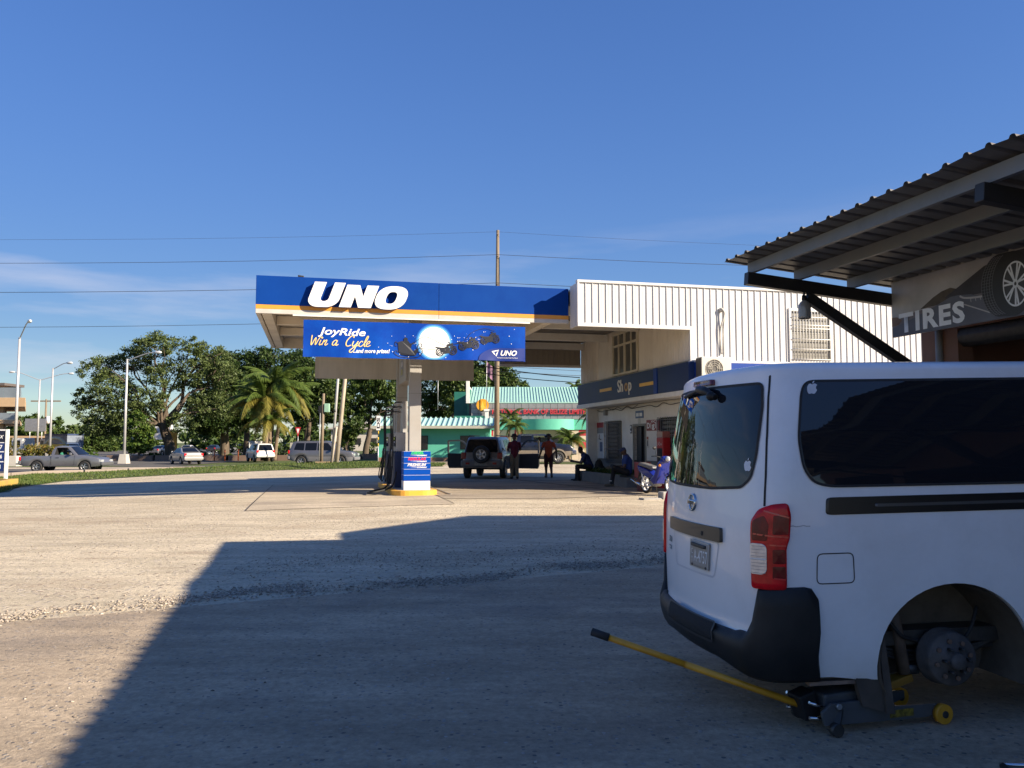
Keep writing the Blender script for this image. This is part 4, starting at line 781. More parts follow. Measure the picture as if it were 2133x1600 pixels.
# newspaper box
nb = thing('newspaper_box', 'red newspaper box on a pedestal between the moped and a seated man', 'newspaper box', FS(11.1, 0.75, 0.12))
news_red = M('news_red', (0.20, 0.018, 0.022), 0.45, var=0.12)
b = MB(); b.fbox(FS, 10.93, 11.31, 0.55, 0.95, 0.55, 1.02); b.build('case', news_red, nb, bevel=0.015); b = MB(); b.fbox(FS, 10.99, 11.25, 0.6, 0.9, 0.14, 0.55); b.build('pedestal', M('news_dark', (0.10, 0.015, 0.018), 0.5), nb, bevel=0.01)
text('Sale', 0.14, print_white, FS(11.16, 0.545, 0.64), (0, 0, 1), -fR, nb, width=0.3, bold=0.006)
# planter with seat edge
pl = thing('planter', 'long low grey concrete planter with weeds beside the shop wall', 'planter', FS(12.0, 5.7, 0.12))
for (s0, s1, t0, t1, z1) in ((11.45, 11.62, 3.55, 8.2, 0.52), (11.63, LW - 0.02, 3.55, 3.75, 0.52), (11.63, LW - 0.02, 8.0, 8.2, 0.52)):
    b = MB(); b.fbox(FS, s0, s1, t0, t1, 0.1, z1); b.build('wall', M('planter_grey', (0.15, 0.15, 0.145), 0.8, var=0.15), pl, bevel=0.015)
b = MB(); b.fbox(FS, 11.63, LW - 0.02, 3.76, 7.99, 0.1, 0.44); b.build('soil', M('soil', (0.05, 0.04, 0.03), 0.95), pl)
b = MB(); b.fbox(FS, 11.38, 11.75, 2.75, 3.53, 0.1, 0.46); b.build('seat_block', M('planter_grey', (0.15, 0.15, 0.145), 0.8), pl, bevel=0.02)
b = MB()
for k in range(420):
    t_, s_ = random.uniform(3.9, 7.9), random.uniform(11.6, 12.5); a = random.uniform(0, 6.28); h = random.uniform(0.05, 0.28); p = FS(s_, t_, 0.44); d = Vector((math.cos(a), math.sin(a), 0)); q = Vector((-d.y, d.x, 0)) * 0.03
    b.add([p, p + d * h * 0.5 + q + Vector((0, 0, h * 0.7)), p + d * h + Vector((0, 0, h)), p + d * h * 0.5 - q + Vector((0, 0, h * 0.7))], [(0, 1, 2, 3)])
b.build('weeds', leafmat('weed_leaf', (0.03, 0.06, 0.015), (0.05, 0.09, 0.02), (0.09, 0.12, 0.03)), pl, fix=False)
# broken kerb blocks by the front corner
for k, (s_, t_, l, lab) in enumerate(((9.75, -2.65, 0.5, 'flat broken slab in front of the moped wheel'), (10.35, -2.5, 0.55, 'grey concrete block lying beside the van tail light'))):
    b = MB(); b.fbox(FS, s_, s_ + l, t_, t_ + 0.35, 0.1, 0.14 + 0.14 * k + 0.04); tag(b.build('concrete_block', concrete, bevel=0.02), lab, 'concrete block')
# ================================================================ TYRE SHOP
EX, EY, EZ = 2.747, 10.2, 3.853
TC, TSN = math.cos(rad(14.2)), math.sin(rad(14.2))
def TS(r, q, z): return Vector((EX + r * TC - q * TSN, EY + r * TSN + q * TC, z))
SLP = 0.088; QE = -20.0; WR = 2.75
def rz_(r): return EZ - SLP * r
ts = thing('tyre_shop', 'tyre shop with brown walls and a dark ribbed metal awning on black brackets', 'building', TS(5, -6, 0))
roof_m = M('awning_sheet', (0.155, 0.145, 0.135), 0.5, 0.25, var=0.16, vs=1.3, dirt=((0.075, 0.062, 0.052), 0.6, 2))
# ribbed roof sheets, each 0.9 m wide with three ribs; their free edges are a little uneven
def sheet_piece(q0, k):
    b = MB(); prof = []; 
    for i in range(4):
        o = i * 0.225; prof += [(o, 0), (o + 0.150, 0), (o + 0.163, 0.024), (o + 0.178, 0.030), (o + 0.196, 0.030), (o + 0.209, 0.023), (o + 0.222, 0)]
    prof.append((0.925, -0.003))
    d = random.uniform(-0.012, 0.012); nr = 4; vs = []
    for i in range(nr + 1):
        for (qq, h) in prof:
            r = -0.06 + d + (WR + 0.35 - d) * i / nr; vs.append(TS(r, q0 + qq, rz_(r) + h + (0.03 * (1 if k == 4 else 0) * (1 - i / nr) * math.sin(qq * 3))))
    n = len(prof)
    b.add(vs, [(i * n + j, i * n + j + 1, (i + 1) * n + j + 1, (i + 1) * n + j) for i in range(nr) for j in range(n - 1)])
    return b.build('roof_sheet', roof_m, ts, fix=False)
nsh = 22
for k in range(nsh): sheet_piece(0.04 - 0.9 * (k + 1), k)
purl = M('purlin_grey', (0.185, 0.195, 0.205), 0.5, 0.3, var=0.16, vs=3, dirt=((0.16, 0.13, 0.10), 0.5, 3))
for r in (0.20, 0.85, 1.62, 2.42):
    b = MB(); z = rz_(r) - 0.005
    b.fbox(lambda a, q, zz: TS(a, q, zz), r - 0.004, r + 0.004, QE + 0.3, -0.03, z - 0.13, z); b.fbox(lambda a, q, zz: TS(a, q, zz), r + 0.004, r + 0.05, QE + 0.3, -0.03, z - 0.13, z - 0.124); b.fbox(lambda a, q, zz: TS(a, q, zz), r + 0.004, r + 0.05, QE + 0.3, -0.03, z - 0.008, z); b.build('purlin', purl, ts)
blk = M('bracket_black', (0.02, 0.02, 0.021), 0.45, var=0.25, vs=4)
for i, q in enumerate((-0.10, -3.75, -7.6, -11.4, -15.2)):
    b = MB(); b.bar(TS(0.13, q, rz_(0.13) - 0.215), TS(WR, q, rz_(WR) - 0.215), 0.10, 0.155); b.build('beam', blk, ts, bevel=0.006)
    b = MB(); b.bar(TS(0.98, q, rz_(1.0) - 0.33), TS(WR, q, 2.42), 0.09, 0.13); b.build('brace', blk, ts, bevel=0.006)
terra = M('terracotta_render', (0.20, 0.098, 0.062), 0.75, var=0.14, vs=1.5, dirt=((0.12, 0.07, 0.05), 0.5, 1.3))
EW, RIDGE_R, RIDGE_Z, END_R, END_Z = 4.40, 8.37, 6.25, 11.1, 5.45
def fTS(a, q, z): return TS(a, q, z)
b = MB()        # gable wall and side walls
for (q0, q1) in ((-0.25, 0.0), (QE, QE + 0.25)): b.prism([(WR, 0.0), (END_R, 0.0), (END_R, END_Z), (RIDGE_R, RIDGE_Z), (WR, EW)], lambda a, z, d: TS(a, d, z), q0, q1)
b.fbox(fTS, END_R - 0.2, END_R, QE + 0.26, -0.26, 0, END_Z - 0.05); b.build('wall', terra, ts)
bays = [(-0.62, -5.2), (-5.75, -10.4), (-10.95, -15.4), (-15.9, -19.3)]
b = MB(); prev = -0.252
for (qa, qb) in bays: b.fbox(fTS, WR, WR + 0.22, qa, prev, 0, 3.02); prev = qb
b.fbox(fTS, WR, WR + 0.22, QE + 0.252, prev, 0, 3.02); b.fbox(fTS, WR + 0.002, WR + 0.22, QE + 0.252, -0.252, 3.022, EW - 0.03); b.build('front_wall', terra, ts)
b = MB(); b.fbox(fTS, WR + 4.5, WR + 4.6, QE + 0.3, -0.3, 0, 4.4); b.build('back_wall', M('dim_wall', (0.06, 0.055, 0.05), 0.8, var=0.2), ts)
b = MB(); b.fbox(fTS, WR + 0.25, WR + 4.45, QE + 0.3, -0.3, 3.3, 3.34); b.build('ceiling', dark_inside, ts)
mr = M('main_roof', (0.22, 0.20, 0.18), 0.5, 0.3, var=0.15)
b = MB()
for k in range(22):
    q0 = 0.15 - 0.92 * (k + 1); q1 = q0 + 0.92
    b = MB(); b.add([TS(WR - 0.1, q0, EW + 0.02), TS(RIDGE_R, q0, RIDGE_Z + 0.06), TS(RIDGE_R, q1, RIDGE_Z + 0.06), TS(WR - 0.1, q1, EW + 0.02), TS(END_R + 0.1, q0, END_Z + 0.03), TS(END_R + 0.1, q1, END_Z + 0.03)], [(0, 1, 2, 3), (1, 4, 5, 2)]); b.build('main_roof_sheet', mr, ts, fix=False)
b = MB(); b.cyl(TS(WR - 0.03, -0.34, 0), TS(WR - 0.03, -0.34, 3.5), 0.045); b.build('downpipe', M('pipe_grey', (0.24, 0.24, 0.24), 0.5), ts)
for (qa, qb) in bays[:2]:
    b = MB(); b.tube([TS(WR + 0.12, qa, 2.92), TS(WR + 0.12, qb, 2.92)], 0.13, 10); b.build('roller_shutter', steel_dark, ts)
# stacks of tyres in the dim bay: each tyre its own thing
def tyre_prof(R, r, w): return [(r, -w * .42), (r + .02, -w / 2), (R - .05, -w / 2), (R - .012, -w * .40), (R, -w * .30), (R, w * .30), (R - .012, w * .40), (R - .05, w / 2), (r + .02, w / 2), (r, w * .42), (r, -w * .42)]
tb = MB(); tb.lathe(tyre_prof(.33, .19, .22), Matrix.Identity(4), 28); tym = tb.mesh('spare_tyre'); tym.materials.append(rubber)
STK = ['at the bottom of', 'second from the floor in', 'in the middle of', 'second from the top in', 'on top of']
for (r, q, nm) in ((4.3, -1.4, 'the stack nearest the bay opening'), (5.1, -2.2, 'the stack at the back of the bay')):
    for k in range(5):
        o = bpy.data.objects.new('spare_tyre', tym); COL.objects.link(o); o.location = TS(r + random.uniform(-.02, .02), q, 0.12 + 0.225 * k); tag(o, 'black tyre %s %s' % (STK[k], nm), 'tyre', 'tyres stacked in the bay')
# TIRES sign: flat print with a road, hills, lettering and a wheel
sg2 = thing('tyre_sign', 'hanging TIRES sign printed with a road and a large tyre', 'sign', TS(2.2, -2.4, 2.95))
SGR, SGA, SGZ0, SGZ1 = 2.2, -0.15, 2.945, 3.655
def sp_(x, z, d=0.0): return TS(SGR - 0.012 - d, SGA - x, SGZ0 + z)
b = MB(); b.fbox(fTS, SGR - 0.012, SGR + 0.012, SGA - 5.0, SGA, SGZ0, SGZ1); b.build('board', M('sign_sky', (0.36, 0.345, 0.335), 0.5, var=0.35, vs=1.1), sg2)
SHh = SGZ1 - SGZ0
lay = MB()
flat(lay, [(0, 0), (5.0, 0), (5.0, .30), (1.9, .32), (1.2, .34), (0.75, .30), (0.4, .27), (0, .20)], lambda x, z: sp_(x, z, .002), 0)
flat(lay, [(0.5, .29), (0.72, .40), (0.86, .45), (1.0, .47), (1.12, .43), (1.2, .34), (0.8, .30)], lambda x, z: sp_(x, z, .003), 1)
flat(lay, [(0.9, .36), (1.5, .62), (1.9, .70), (2.6, .70), (2.6, .30), (1.2, .33)], lambda x, z: sp_(x, z, .0035), 2)
flat(lay, [(0, 0), (3.0, 0), (1.75, .20), (1.3, .34), (1.12, .36), (1.0, .36), (0.72, .28), (0.3, .18), (0, .12)], lambda x, z: sp_(x, z, .005), 3)
ribbon(lay, smooth_pts([(1.14, .345), (1.22, .31), (1.4, .29), (1.62, .285)], 5), 0.022, lambda x, z: sp_(x, z, .006), 4)
for k in range(5): ribbon(lay, [(1.30 + .07 * k, .29), (1.305 + .07 * k, .25)], 0.008, lambda x, z: sp_(x, z, .006), 4)
ribbon(lay, [(1.2, .24), (1.66, .05)], 0.014, lambda x, z: sp_(x, z, .006), 4)
flat(lay, [(0, .14), (0, .26), (0.1, .25), (0.18, .2), (0.12, .15)], lambda x, z: sp_(x, z, .006), 5)
lay.build('landscape_print', [M('print_dusk', (0.17, 0.145, 0.15), 0.5, var=0.3, vs=2), M('print_hill', (0.075, 0.055, 0.035), 0.5, var=0.4, vs=8), M('print_dark', (0.035, 0.030, 0.035), 0.5, var=0.4, vs=3), M('print_road', (0.10, 0.105, 0.13), 0.5, var=0.25, vs=3), M('print_line', (0.42, 0.40, 0.40), 0.5), M('print_rust', (0.16, 0.075, 0.025), 0.5, var=0.4, vs=10)], sg2, fix=False)
text('TIRES', 0.325, M('sign_letter', (0.80, 0.82, 0.85), 0.45), sp_(0.13, 0.05, .009), Vector((TSN, -TC, 0)), fU, sg2, width=1.08, bold=0.013, sp=1.14)
def printed_tyre(x0, k):
    w = MB(); T = lambda x, z, d: sp_(x, z, d)
    def el(cx, cz, rx, rz, d, m, n=40, shx=0.0): flat(w, [(cx + rx * math.cos(2 * PI * i / n), cz + rz * math.sin(2 * PI * i / n)) for i in range(n)], lambda x, z: T(x, z, d), m)
    el(x0, .365, .26, .345, .008, 0); el(x0 + .17, .355, .26, .35, .0085, 0); flat(w, [(x0, .02), (x0 + .17, .005), (x0 + .17, .705), (x0, .71)], lambda x, z: T(x, z, .0088), 0)
    for q in range(5):      # tread grooves
        cx = x0 + .005 + .036 * q; ribbon(w, [(cx + .26 * math.cos(a), .365 + .345 * math.sin(a)) for a in [PI * (.62 + .76 * i / 20) for i in range(21)]], .007, lambda x, z: T(x, z, .0095), 1)
    for i in range(24): a = PI * (.64 + .72 * i / 23); ribbon(w, [(x0 + .002 + .26 * math.cos(a), .365 + .345 * math.sin(a)), (x0 + .15 + .26 * math.cos(a), .365 + .345 * math.sin(a))], .004, lambda x, z: T(x, z, .0095), 1)
    cx, cz = x0 + .20, .345
    el(cx, cz, .165, .245, .010, 2); el(cx, cz, .15, .225, .0108, 3)
    for i in range(7):
        a = 2 * PI * i / 7 + .3
        for dd in (-.13, .13): ribbon(w, [(cx + .03 * math.cos(a), cz + .045 * math.sin(a)), (cx + .155 * math.cos(a + dd), cz + .235 * math.sin(a + dd))], .022, lambda x, z: T(x, z, .0115), 2)
    el(cx, cz, .035, .05, .012, 2); el(cx, cz, .015, .02, .0125, 3)
    return w.build('wheel_print', [M('print_tyre', (0.022, 0.022, 0.025), 0.5), M('print_groove', (0.13, 0.13, 0.14), 0.5), M('print_rim', (0.75, 0.77, 0.80), 0.5), M('print_rimdark', (0.05, 0.05, 0.055), 0.5)], sg2, fix=False)
printed_tyre(1.72, 0); printed_tyre(2.33, 1)
for k in range(4): b = MB(); b.tube([sp_(0.6 + 1.3 * k, SHh, -.012), sp_(0.6 + 1.3 * k, SHh + .12, -.012)], .012, 6); b.build('hanger', galv, sg2)
b = MB(); b.bar(sp_(0, SHh + .02, -.012), sp_(5, SHh + .02, -.012), .03, .035); b.build('rail', M('rail_pale', (0.36, 0.33, 0.27), 0.6), sg2)
# hanging jar lamp
hl = thing('hanging_lamp', 'ribbed glass jar lamp hanging from the end bracket of the awning', 'lamp', (3.72, 10.33, 3.3))
hp = TS(0.94, -0.10, 0); b = MB(); b.tube([(hp.x, hp.y, 3.50), (hp.x, hp.y, 3.43)], .012, 6); b.lathe([(0.001, .02), (.028, .02), (.032, -.03), (.026, -.05)], Matrix.Translation((hp.x, hp.y, 3.43)), 14); b.build('holder', plastic_black, hl)
b = MB(); pr = [(.026, -.045), (.05, -.065), (.072, -.10)] + [(.075 + (.004 if k % 2 else 0), -.12 - .016 * k) for k in range(10)] + [(.07, -.275)]
b.lathe(pr, Matrix.Translation((hp.x, hp.y, 3.43)), 22); b.build('jar', M('jar_glass', (0.30, 0.29, 0.275), 0.2, var=0.2, vs=12, spec=0.7), hl)
b = MB(); b.ball((hp.x, hp.y, 3.32), .032, 10); b.build('bulb', white_clean, hl)

# ================================================================ WHITE VAN
def ip(z, t):
    if z <= t[0][0]: return t[0][1]
    for (a, b_), (c, d) in zip(t, t[1:]):
        if z <= c: return b_ + (d - b_) * (z - a) / (c - a)
    return t[-1][1]
WT = [(.28, .82), (.45, .855), (.8, .8675), (1.2, .865), (1.4, .855), (1.65, .823), (1.9, .777), (1.97, .757)]
XR = [(.28, .06), (.38, .02), (.5, 0), (.56, .03), (.8, .03), (1.1, .04), (1.35, .065), (1.6, .097), (1.85, .137), (1.97, .165)]
XF = [(.28, 4.60), (.45, 4.68), (.8, 4.68), (.98, 4.60), (1.15, 4.42), (1.9, 3.78), (1.97, 3.70)]
NR, NC, NS = 14, 10, 40
def outl(z, ins=0.0):
    w = ip(z, WT) - ins; xr = ip(z, XR) + ins; bl = .12; r = .15; pts = []
    for i in range(NR + 1): y = -(w - r) * i / NR; pts.append((xr + bl * (y / w) ** 2, y))
    x1, y1 = pts[-1]; s = 2 * bl * abs(y1) / w / w; cx = x1 + s * r
    for i in range(1, NC + 1): t = i / NC; pts.append(((1 - t) ** 2 * x1 + 2 * t * (1 - t) * cx + t * t * (cx + r), (1 - t) ** 2 * y1 + 2 * t * (1 - t) * -w + t * t * -w))
    xs = pts[-1][0]; xf = ip(z, XF) - ins - .42
    for i in range(1, NS + 1): pts.append((xs + (3.2 - xs) * i / NS, -w))
    pts = [(x, y * (1 - .045 * max(0, (2.5 - x) / 2.2) ** 2) if abs(y) > .3 else y) for x, y in pts]
    for i in range(1, 9): pts.append((3.2 + (xf - 3.2) * i / 8, -w))
    for i in range(1, 13):       # nose
        a = PI / 2 * i / 12; pts.append((xf + .42 * math.sin(a) ** .9, -w * (math.cos(a) ** .55 if i < 12 else 0)))
    return pts
_ref = outl(1.0); _cum = [0.0]
for a_, b_ in zip(_ref, _ref[1:]): _cum.append(_cum[-1] + math.dist(a_, b_))
NREF = NR + NC + NS
def vS(s, z, off=0.0):
    def pt(s, z):
        a = abs(s); i = 0
        while i < len(_cum) - 2 and _cum[i + 1] < a: i += 1
        f = (a - _cum[i]) / (_cum[i + 1] - _cum[i]); o = outl(z); x = o[i][0] + f * (o[i + 1][0] - o[i][0]); y = o[i][1] + f * (o[i + 1][1] - o[i][1])
        return Vector((x, y if s >= 0 else -y, z))
    p = pt(s, z)
    if off:
        e = .02; du = pt(s + e, z) - pt(s - e, z); dv = pt(s, z + e) - pt(s, z - e); n = du.cross(dv)
        if n.length > 1e-9:
            n.normalize()
            if n.dot(p - Vector((2.3, 0, 1.0))) < 0: n = -n
            p = p + n * off
    return p
van = thing('van', 'white minibus jacked up beside the tyre shop with one rear wheel off', 'van', (1.105, 5.30, 0.0), rot=(0, rad(-1.0), rad(8.3)), local=True)
van_white = M('van_white', (0.82, 0.82, 0.83), 0.30, var=0.025, vs=0.9, coat=0.35, dirt=((0.55, 0.54, 0.52), 0.35, 2.0))
levels = [.28, .31, .36, .42, .50, .535, .56, .62, .70, .80, .90, 1.0, 1.1, 1.2, 1.3, 1.36, 1.45, 1.6, 1.75, 1.88, 1.94, 1.97]
rings = [[(x, y, max(z, .40 - .10 * sm((x - .35) / .3)) if abs(y) < .79 else max(z, .325 - .04 * sm((x - .5) / .3))) if z < .43 else (x, y, z) for x, y in outl(z)] for z in levels]
for k in range(1, 8): ph = PI / 2 * k / 7; rings.append([(x, y, 1.985 + .062 * math.sin(ph)) for x, y in outl(1.97, .085 * (1 - math.cos(ph)))])
lastr = rings[-1]; cxm = 2.0
for q, h in ((.8, 2.062), (.55, 2.072), (.25, 2.077)): rings.append([(cxm + (x - cxm) * (1 - (1 - q) * .6), y * q, h) for x, y, _z in lastr])
b = MB(); loop = [r_ + [(x, -y, z) for x, y, z in r_[-2:0:-1]] for r_ in rings]; n = len(loop[0])
b.add([p for l in loop for p in l], [(i * n + j, i * n + (j + 1) % n, (i + 1) * n + (j + 1) % n, (i + 1) * n + j) for i in range(len(loop) - 1) for j in range(n)] , 0, True)
b.add(loop[-1], [tuple(range(n))], 0, True); b.add(loop[0], [tuple(reversed(range(n)))], 1)
vb = b.build('body', [van_white, steel_dark], van, weld=True)
ARX = 1.24; AZ = .375
def cutter(x, z, rx, rz, y0, y1):
    c = MB(); k = 48; P = [(x + rx * math.cos(2 * PI * i / k), z + rz * math.sin(2 * PI * i / k)) for i in range(k)]
    c.add([(a, y0, q) for a, q in P] + [(a, y1, q) for a, q in P], [tuple(range(k)), tuple(range(2 * k - 1, k - 1, -1))] + [(i, k + i, k + (i + 1) % k, (i + 1) % k) for i in range(k)])
    me = c.mesh('cut'); bm = bmesh.new(); bm.from_mesh(me); bmesh.ops.recalc_face_normals(bm, faces=bm.faces); bm.to_mesh(me); bm.free(); me.materials.append(MATS['plastic_black']); return me
cuts = [cutter(ARX, AZ, .46, .43, -1.2, -.44), cutter(ARX, AZ, .46, .43, .44, 1.2), cutter(3.77, .36, .44, .42, -1.2, -.46), cutter(3.77, .36, .44, .42, .46, 1.2)]
tmp = []
for me in cuts:
    co = bpy.data.objects.new('cut', me); COL.objects.link(co); tmp.append(co); md = vb.modifiers.new('arch', 'BOOLEAN'); md.operation = 'DIFFERENCE'; md.object = co; md.solver = 'EXACT'
keepM = vb.matrix_parent_inverse.copy(); vb.parent = None; vb.matrix_basis = Matrix.Identity(4)
dg = bpy.context.evaluated_depsgraph_get(); dg.update(); nm_ = bpy.data.meshes.new_from_object(vb.evaluated_get(dg)); vb.modifiers.clear(); vb.data = nm_; vb.parent = van; vb.matrix_parent_inverse = keepM
for co in tmp: bpy.data.objects.remove(co)
vb.data.name = 'body'
for m_ in (plastic_black,):
    if m_.name not in [x.name for x in vb.data.materials if x]: vb.data.materials.append(m_)
try: vb.data.set_sharp_from_angle(angle=rad(35))
except Exception: pass
# patches that follow the body skin: outline in (s, z), a ring of quads towards the centre
def rrect(s0, s1, z0, z1, r, n=5):
    P = []
    for (cs, cz, a0) in ((s1 - r, z1 - r, 0), (s0 + r, z1 - r, PI / 2), (s0 + r, z0 + r, PI), (s1 - r, z0 + r, 1.5 * PI)):
        for k in range(n + 1): a = a0 + PI / 2 * k / n; P.append((cs + r * math.cos(a), cz + r * math.sin(a)))
    return P
def densify(P, d=.05):
    out = []
    for a, c in zip(P, P[1:] + P[:1]):
        k = max(1, int(math.dist(a, c) / d)); out += [(a[0] + (c[0] - a[0]) * i / k, a[1] + (c[1] - a[1]) * i / k) for i in range(k)]
    return out
def rounded(P, r=.03, n=4):
    out = []; k = len(P)
    for i in range(k):
        a, c, e = P[i - 1], P[i], P[(i + 1) % k]; d1, d2 = math.dist(a, c), math.dist(c, e); q1, q2 = min(r / d1, .45), min(r / d2, .45)
        p, s_ = (c[0] + (a[0] - c[0]) * q1, c[1] + (a[1] - c[1]) * q1), (c[0] + (e[0] - c[0]) * q2, c[1] + (e[1] - c[1]) * q2)
        for j in range(n + 1): t = j / n; out.append(((1 - t) ** 2 * p[0] + 2 * t * (1 - t) * c[0] + t * t * s_[0], (1 - t) ** 2 * p[1] + 2 * t * (1 - t) * c[1] + t * t * s_[1]))
    return out
def patch(name, P, off, mat, parent=van, thick=None, nrings=7, bulge=0.0, d=.05, m2=None):
    P = densify(P, d); n = len(P); cs, cz = sum(p[0] for p in P) / n, sum(p[1] for p in P) / n; b = MB(); vs = []
    back = -.004 if thick is None else off - thick
    vs += [vS(s, z, back) for s, z in P]
    Qs = [1.0, .985] + [1 - k / nrings for k in range(1, nrings)]; nrings += 1
    for k in range(nrings):
        q = Qs[k]; o = off - (.35 * max(0, off - back) if k == 0 and thick else 0) + bulge * (1 - q * q); qq = q if k != 1 else q
        vs += [vS(cs + (s - cs) * qq, cz + (z - cz) * qq, o) for s, z in P]
    vs.append(vS(cs, cz, off + bulge)); fs = []
    for k in range(nrings):
        for j in range(n): fs.append((k * n + j, k * n + (j + 1) % n, (k + 1) * n + (j + 1) % n, (k + 1) * n + j))
    for j in range(n): fs.append((nrings * n + j, nrings * n + (j + 1) % n, (nrings + 1) * n))
    b.add(vs, fs, 0, True); return b.build(name, mat, parent)
def band(name, P, w, off, mat, parent=van, closed=True, d=.03):
    P = densify(P, d) if closed else P; n = len(P); cs, cz = sum(p[0] for p in P) / n, sum(p[1] for p in P) / n; b = MB(); A_, B_ = [], []
    for i in range(n):
        a, c = P[i - 1] if (closed or i) else P[i], P[(i + 1) % n] if (closed or i < n - 1) else P[i]; dx, dz = c[0] - a[0], c[1] - a[1]; l = math.hypot(dx, dz) or 1
        A_.append(vS(P[i][0] - dz / l * w / 2, P[i][1] + dx / l * w / 2, off)); B_.append(vS(P[i][0] + dz / l * w / 2, P[i][1] - dx / l * w / 2, off))
    b.add(A_ + B_, [(i, (i + 1) % n, n + (i + 1) % n, n + i) for i in range(n if closed else n - 1)]); return b.build(name, mat, parent, fix=False)
gap_m = M('panel_gap', (0.012, 0.012, 0.014), 0.7)
rg = rounded([(-.60, 1.335), (-.3, 1.325), (.3, 1.325), (.62, 1.345), (.70, 1.40), (.735, 1.52), (.765, 1.80), (.755, 1.93), (.3, 1.935), (-.3, 1.935), (-.755, 1.93), (-.765, 1.80), (-.735, 1.52), (-.70, 1.40)], .035)
rw = patch('rear_window', rg, .005, tint_glass, nrings=9); band('window_seal', rg, .016, .0055, rubber, rw)
sw = rounded([(.965, 1.62), (.975, 1.90), (1.01, 1.935), (2.55, 1.94), (2.55, 1.345), (1.16, 1.352), (1.06, 1.375), (1.0, 1.45)], .05)
w1 = patch('side_window', sw, .005, tint_glass, nrings=6); band('window_seal', sw, .014, .0055, rubber, w1)
w2 = patch('side_window', [(-a, z) for a, z in sw], .005, tint_glass, nrings=6)
for sg_ in (1, -1):
    patch('side_window', [(sg_ * a, z) for a, z in rrect(2.62, 3.55, 1.345, 1.94, .05)], .005, tint_glass, nrings=5)
    patch('side_window', [(sg_ * a, z) for a, z in rounded([(3.65, 1.30), (3.65, 1.92), (4.0, 1.92), (4.35, 1.5), (4.42, 1.30)], .05)], .005, tint_glass, nrings=5)
    band('door_seam', [(sg_ * a, z) for a, z in rrect(2.60, 3.58, .42, 1.96, .06)], .008, .003, gap_m); band('door_seam', [(sg_ * a, z) for a, z in rounded([(3.62, .42), (3.62, 1.95), (4.0, 1.95), (4.5, 1.3), (4.42, .8), (4.05, .42)], .06)], .008, .003, gap_m)
    patch('headlight', [(sg_ * a, z) for a, z in rounded([(4.75, .72), (4.75, .98), (5.05, .95), (5.12, .74)], .04)], .01, clear_lens)
patch('windscreen', rounded([(4.95, 1.22), (5.6, 1.20), (5.62, 1.86), (4.95, 1.86)], .05), .006, tint_glass); patch('windscreen', rounded([(-4.95, 1.22), (-5.6, 1.20), (-5.62, 1.86), (-4.95, 1.86)], .05), .006, tint_glass)
fb = patch('front_bumper', [(a, z) for a, z in rounded([(4.62, .29), (4.62, .66), (5.6, .68), (5.6, .29)], .04)], .02, van_white); patch('front_bumper', [(-a, z) for a, z in rounded([(4.62, .29), (4.62, .66), (5.6, .68), (5.6, .29)], .04)], .02, van_white)
trim_m = M('trim_black', (0.010, 0.010, 0.011), 0.3, var=0.1)
st_ = rounded([(1.135, 1.205), (1.135, 1.285), (1.16, 1.292), (3.5, 1.292), (3.5, 1.198), (1.16, 1.198)], .015)
rl = patch('slide_rail', st_, .004, trim_m); patch('rail_groove', rrect(1.42, 3.45, 1.235, 1.252, .006), .006, M('rail_metal', (0.10, 0.10, 0.10), 0.35, 0.4), rl, nrings=2)
band('fuel_door', rounded([(1.085, .83), (1.09, .99), (1.295, .99), (1.30, .83)], .03), .006, .002, gap_m)
seam = [(.795 + .0 * z, z) for z in [1.25 + .04 * i for i in range(19)]]
band('hatch_seam', seam, .012, .002, gap_m, closed=False); band('hatch_seam', [(-a, z) for a, z in seam], .012, .002, gap_m, closed=False)
bs_ = MB(); bs_.tube([Vector((x, y, z + .002)) for x, y, z in [(q[0] * 1, q[1], q[2]) for q in [vS(.795, 1.965, .001), vS(.795, 1.985, -.02)]]], .006, 4); bs_.build('seam_end', gap_m, van)
for sg_ in (1, -1):
    tl = rounded([(.735 * 1, .805), (.728, 1.17), (.77, 1.235), (.84, 1.262), (.915, 1.268), (.932, 1.20), (.930, 1.08), (.912, 1.03), (.912, .805)], .02)
    T_ = patch('tail_light', [(sg_ * a, z) for a, z in tl], .022, red_lens, thick=.03, d=.025)
    patch('lens_dark', [(sg_ * a, z) for a, z in rounded([(.742, 1.065), (.742, 1.17), (.80, 1.20), (.825, 1.15), (.82, 1.065)], .012)], .0255, red_dark, T_, nrings=3, d=.03)
    for (a, c, e, f) in ((.845, 1.10, .92, 1.20), (.845, .865, .905, .93), (.845, .945, .905, 1.02)): patch('lens_dark', [(sg_ * p, z) for p, z in rounded([(a, c), (a, f), (e, f), (e, c)], .008)], .0252, red_dark, T_, nrings=2, d=.03)
    cl = patch('clear_lens', [(sg_ * a, z) for a, z in rounded([(.738, .885), (.735, 1.05), (.80, 1.05), (.818, 1.03), (.818, .905), (.80, .885)], .012)], .028, clear_lens, T_, nrings=3, d=.02)
    band('lens_divider', [(sg_ * a, .968) for a in (.74, .76, .78, .80, .815)], .006, .030, white_clean, cl, closed=False)
    for k in range(9): z = .893 + .0178 * k; band('lens_rib', [(sg_ * a, z) for a in (.742, .77, .80, .813)], .0025, .0292, M('lens_rib', (0.25, 0.26, 0.28), 0.3), cl, closed=False)
    for (z0_, z1_, p_, q_) in ((1.225, 1.19, .80, .92), (1.10, 1.085, .75, .92), (.868, .862, .85, .905), (1.045, 1.04, .83, .91)): band('lens_rib', [(sg_ * (p_ + (q_ - p_) * k / 5), z0_ + (z1_ - z0_) * k / 5) for k in range(6)], .008, .0262, M('lens_bright', (0.62, 0.03, 0.03), 0.15, coat=0.5), T_, closed=False)
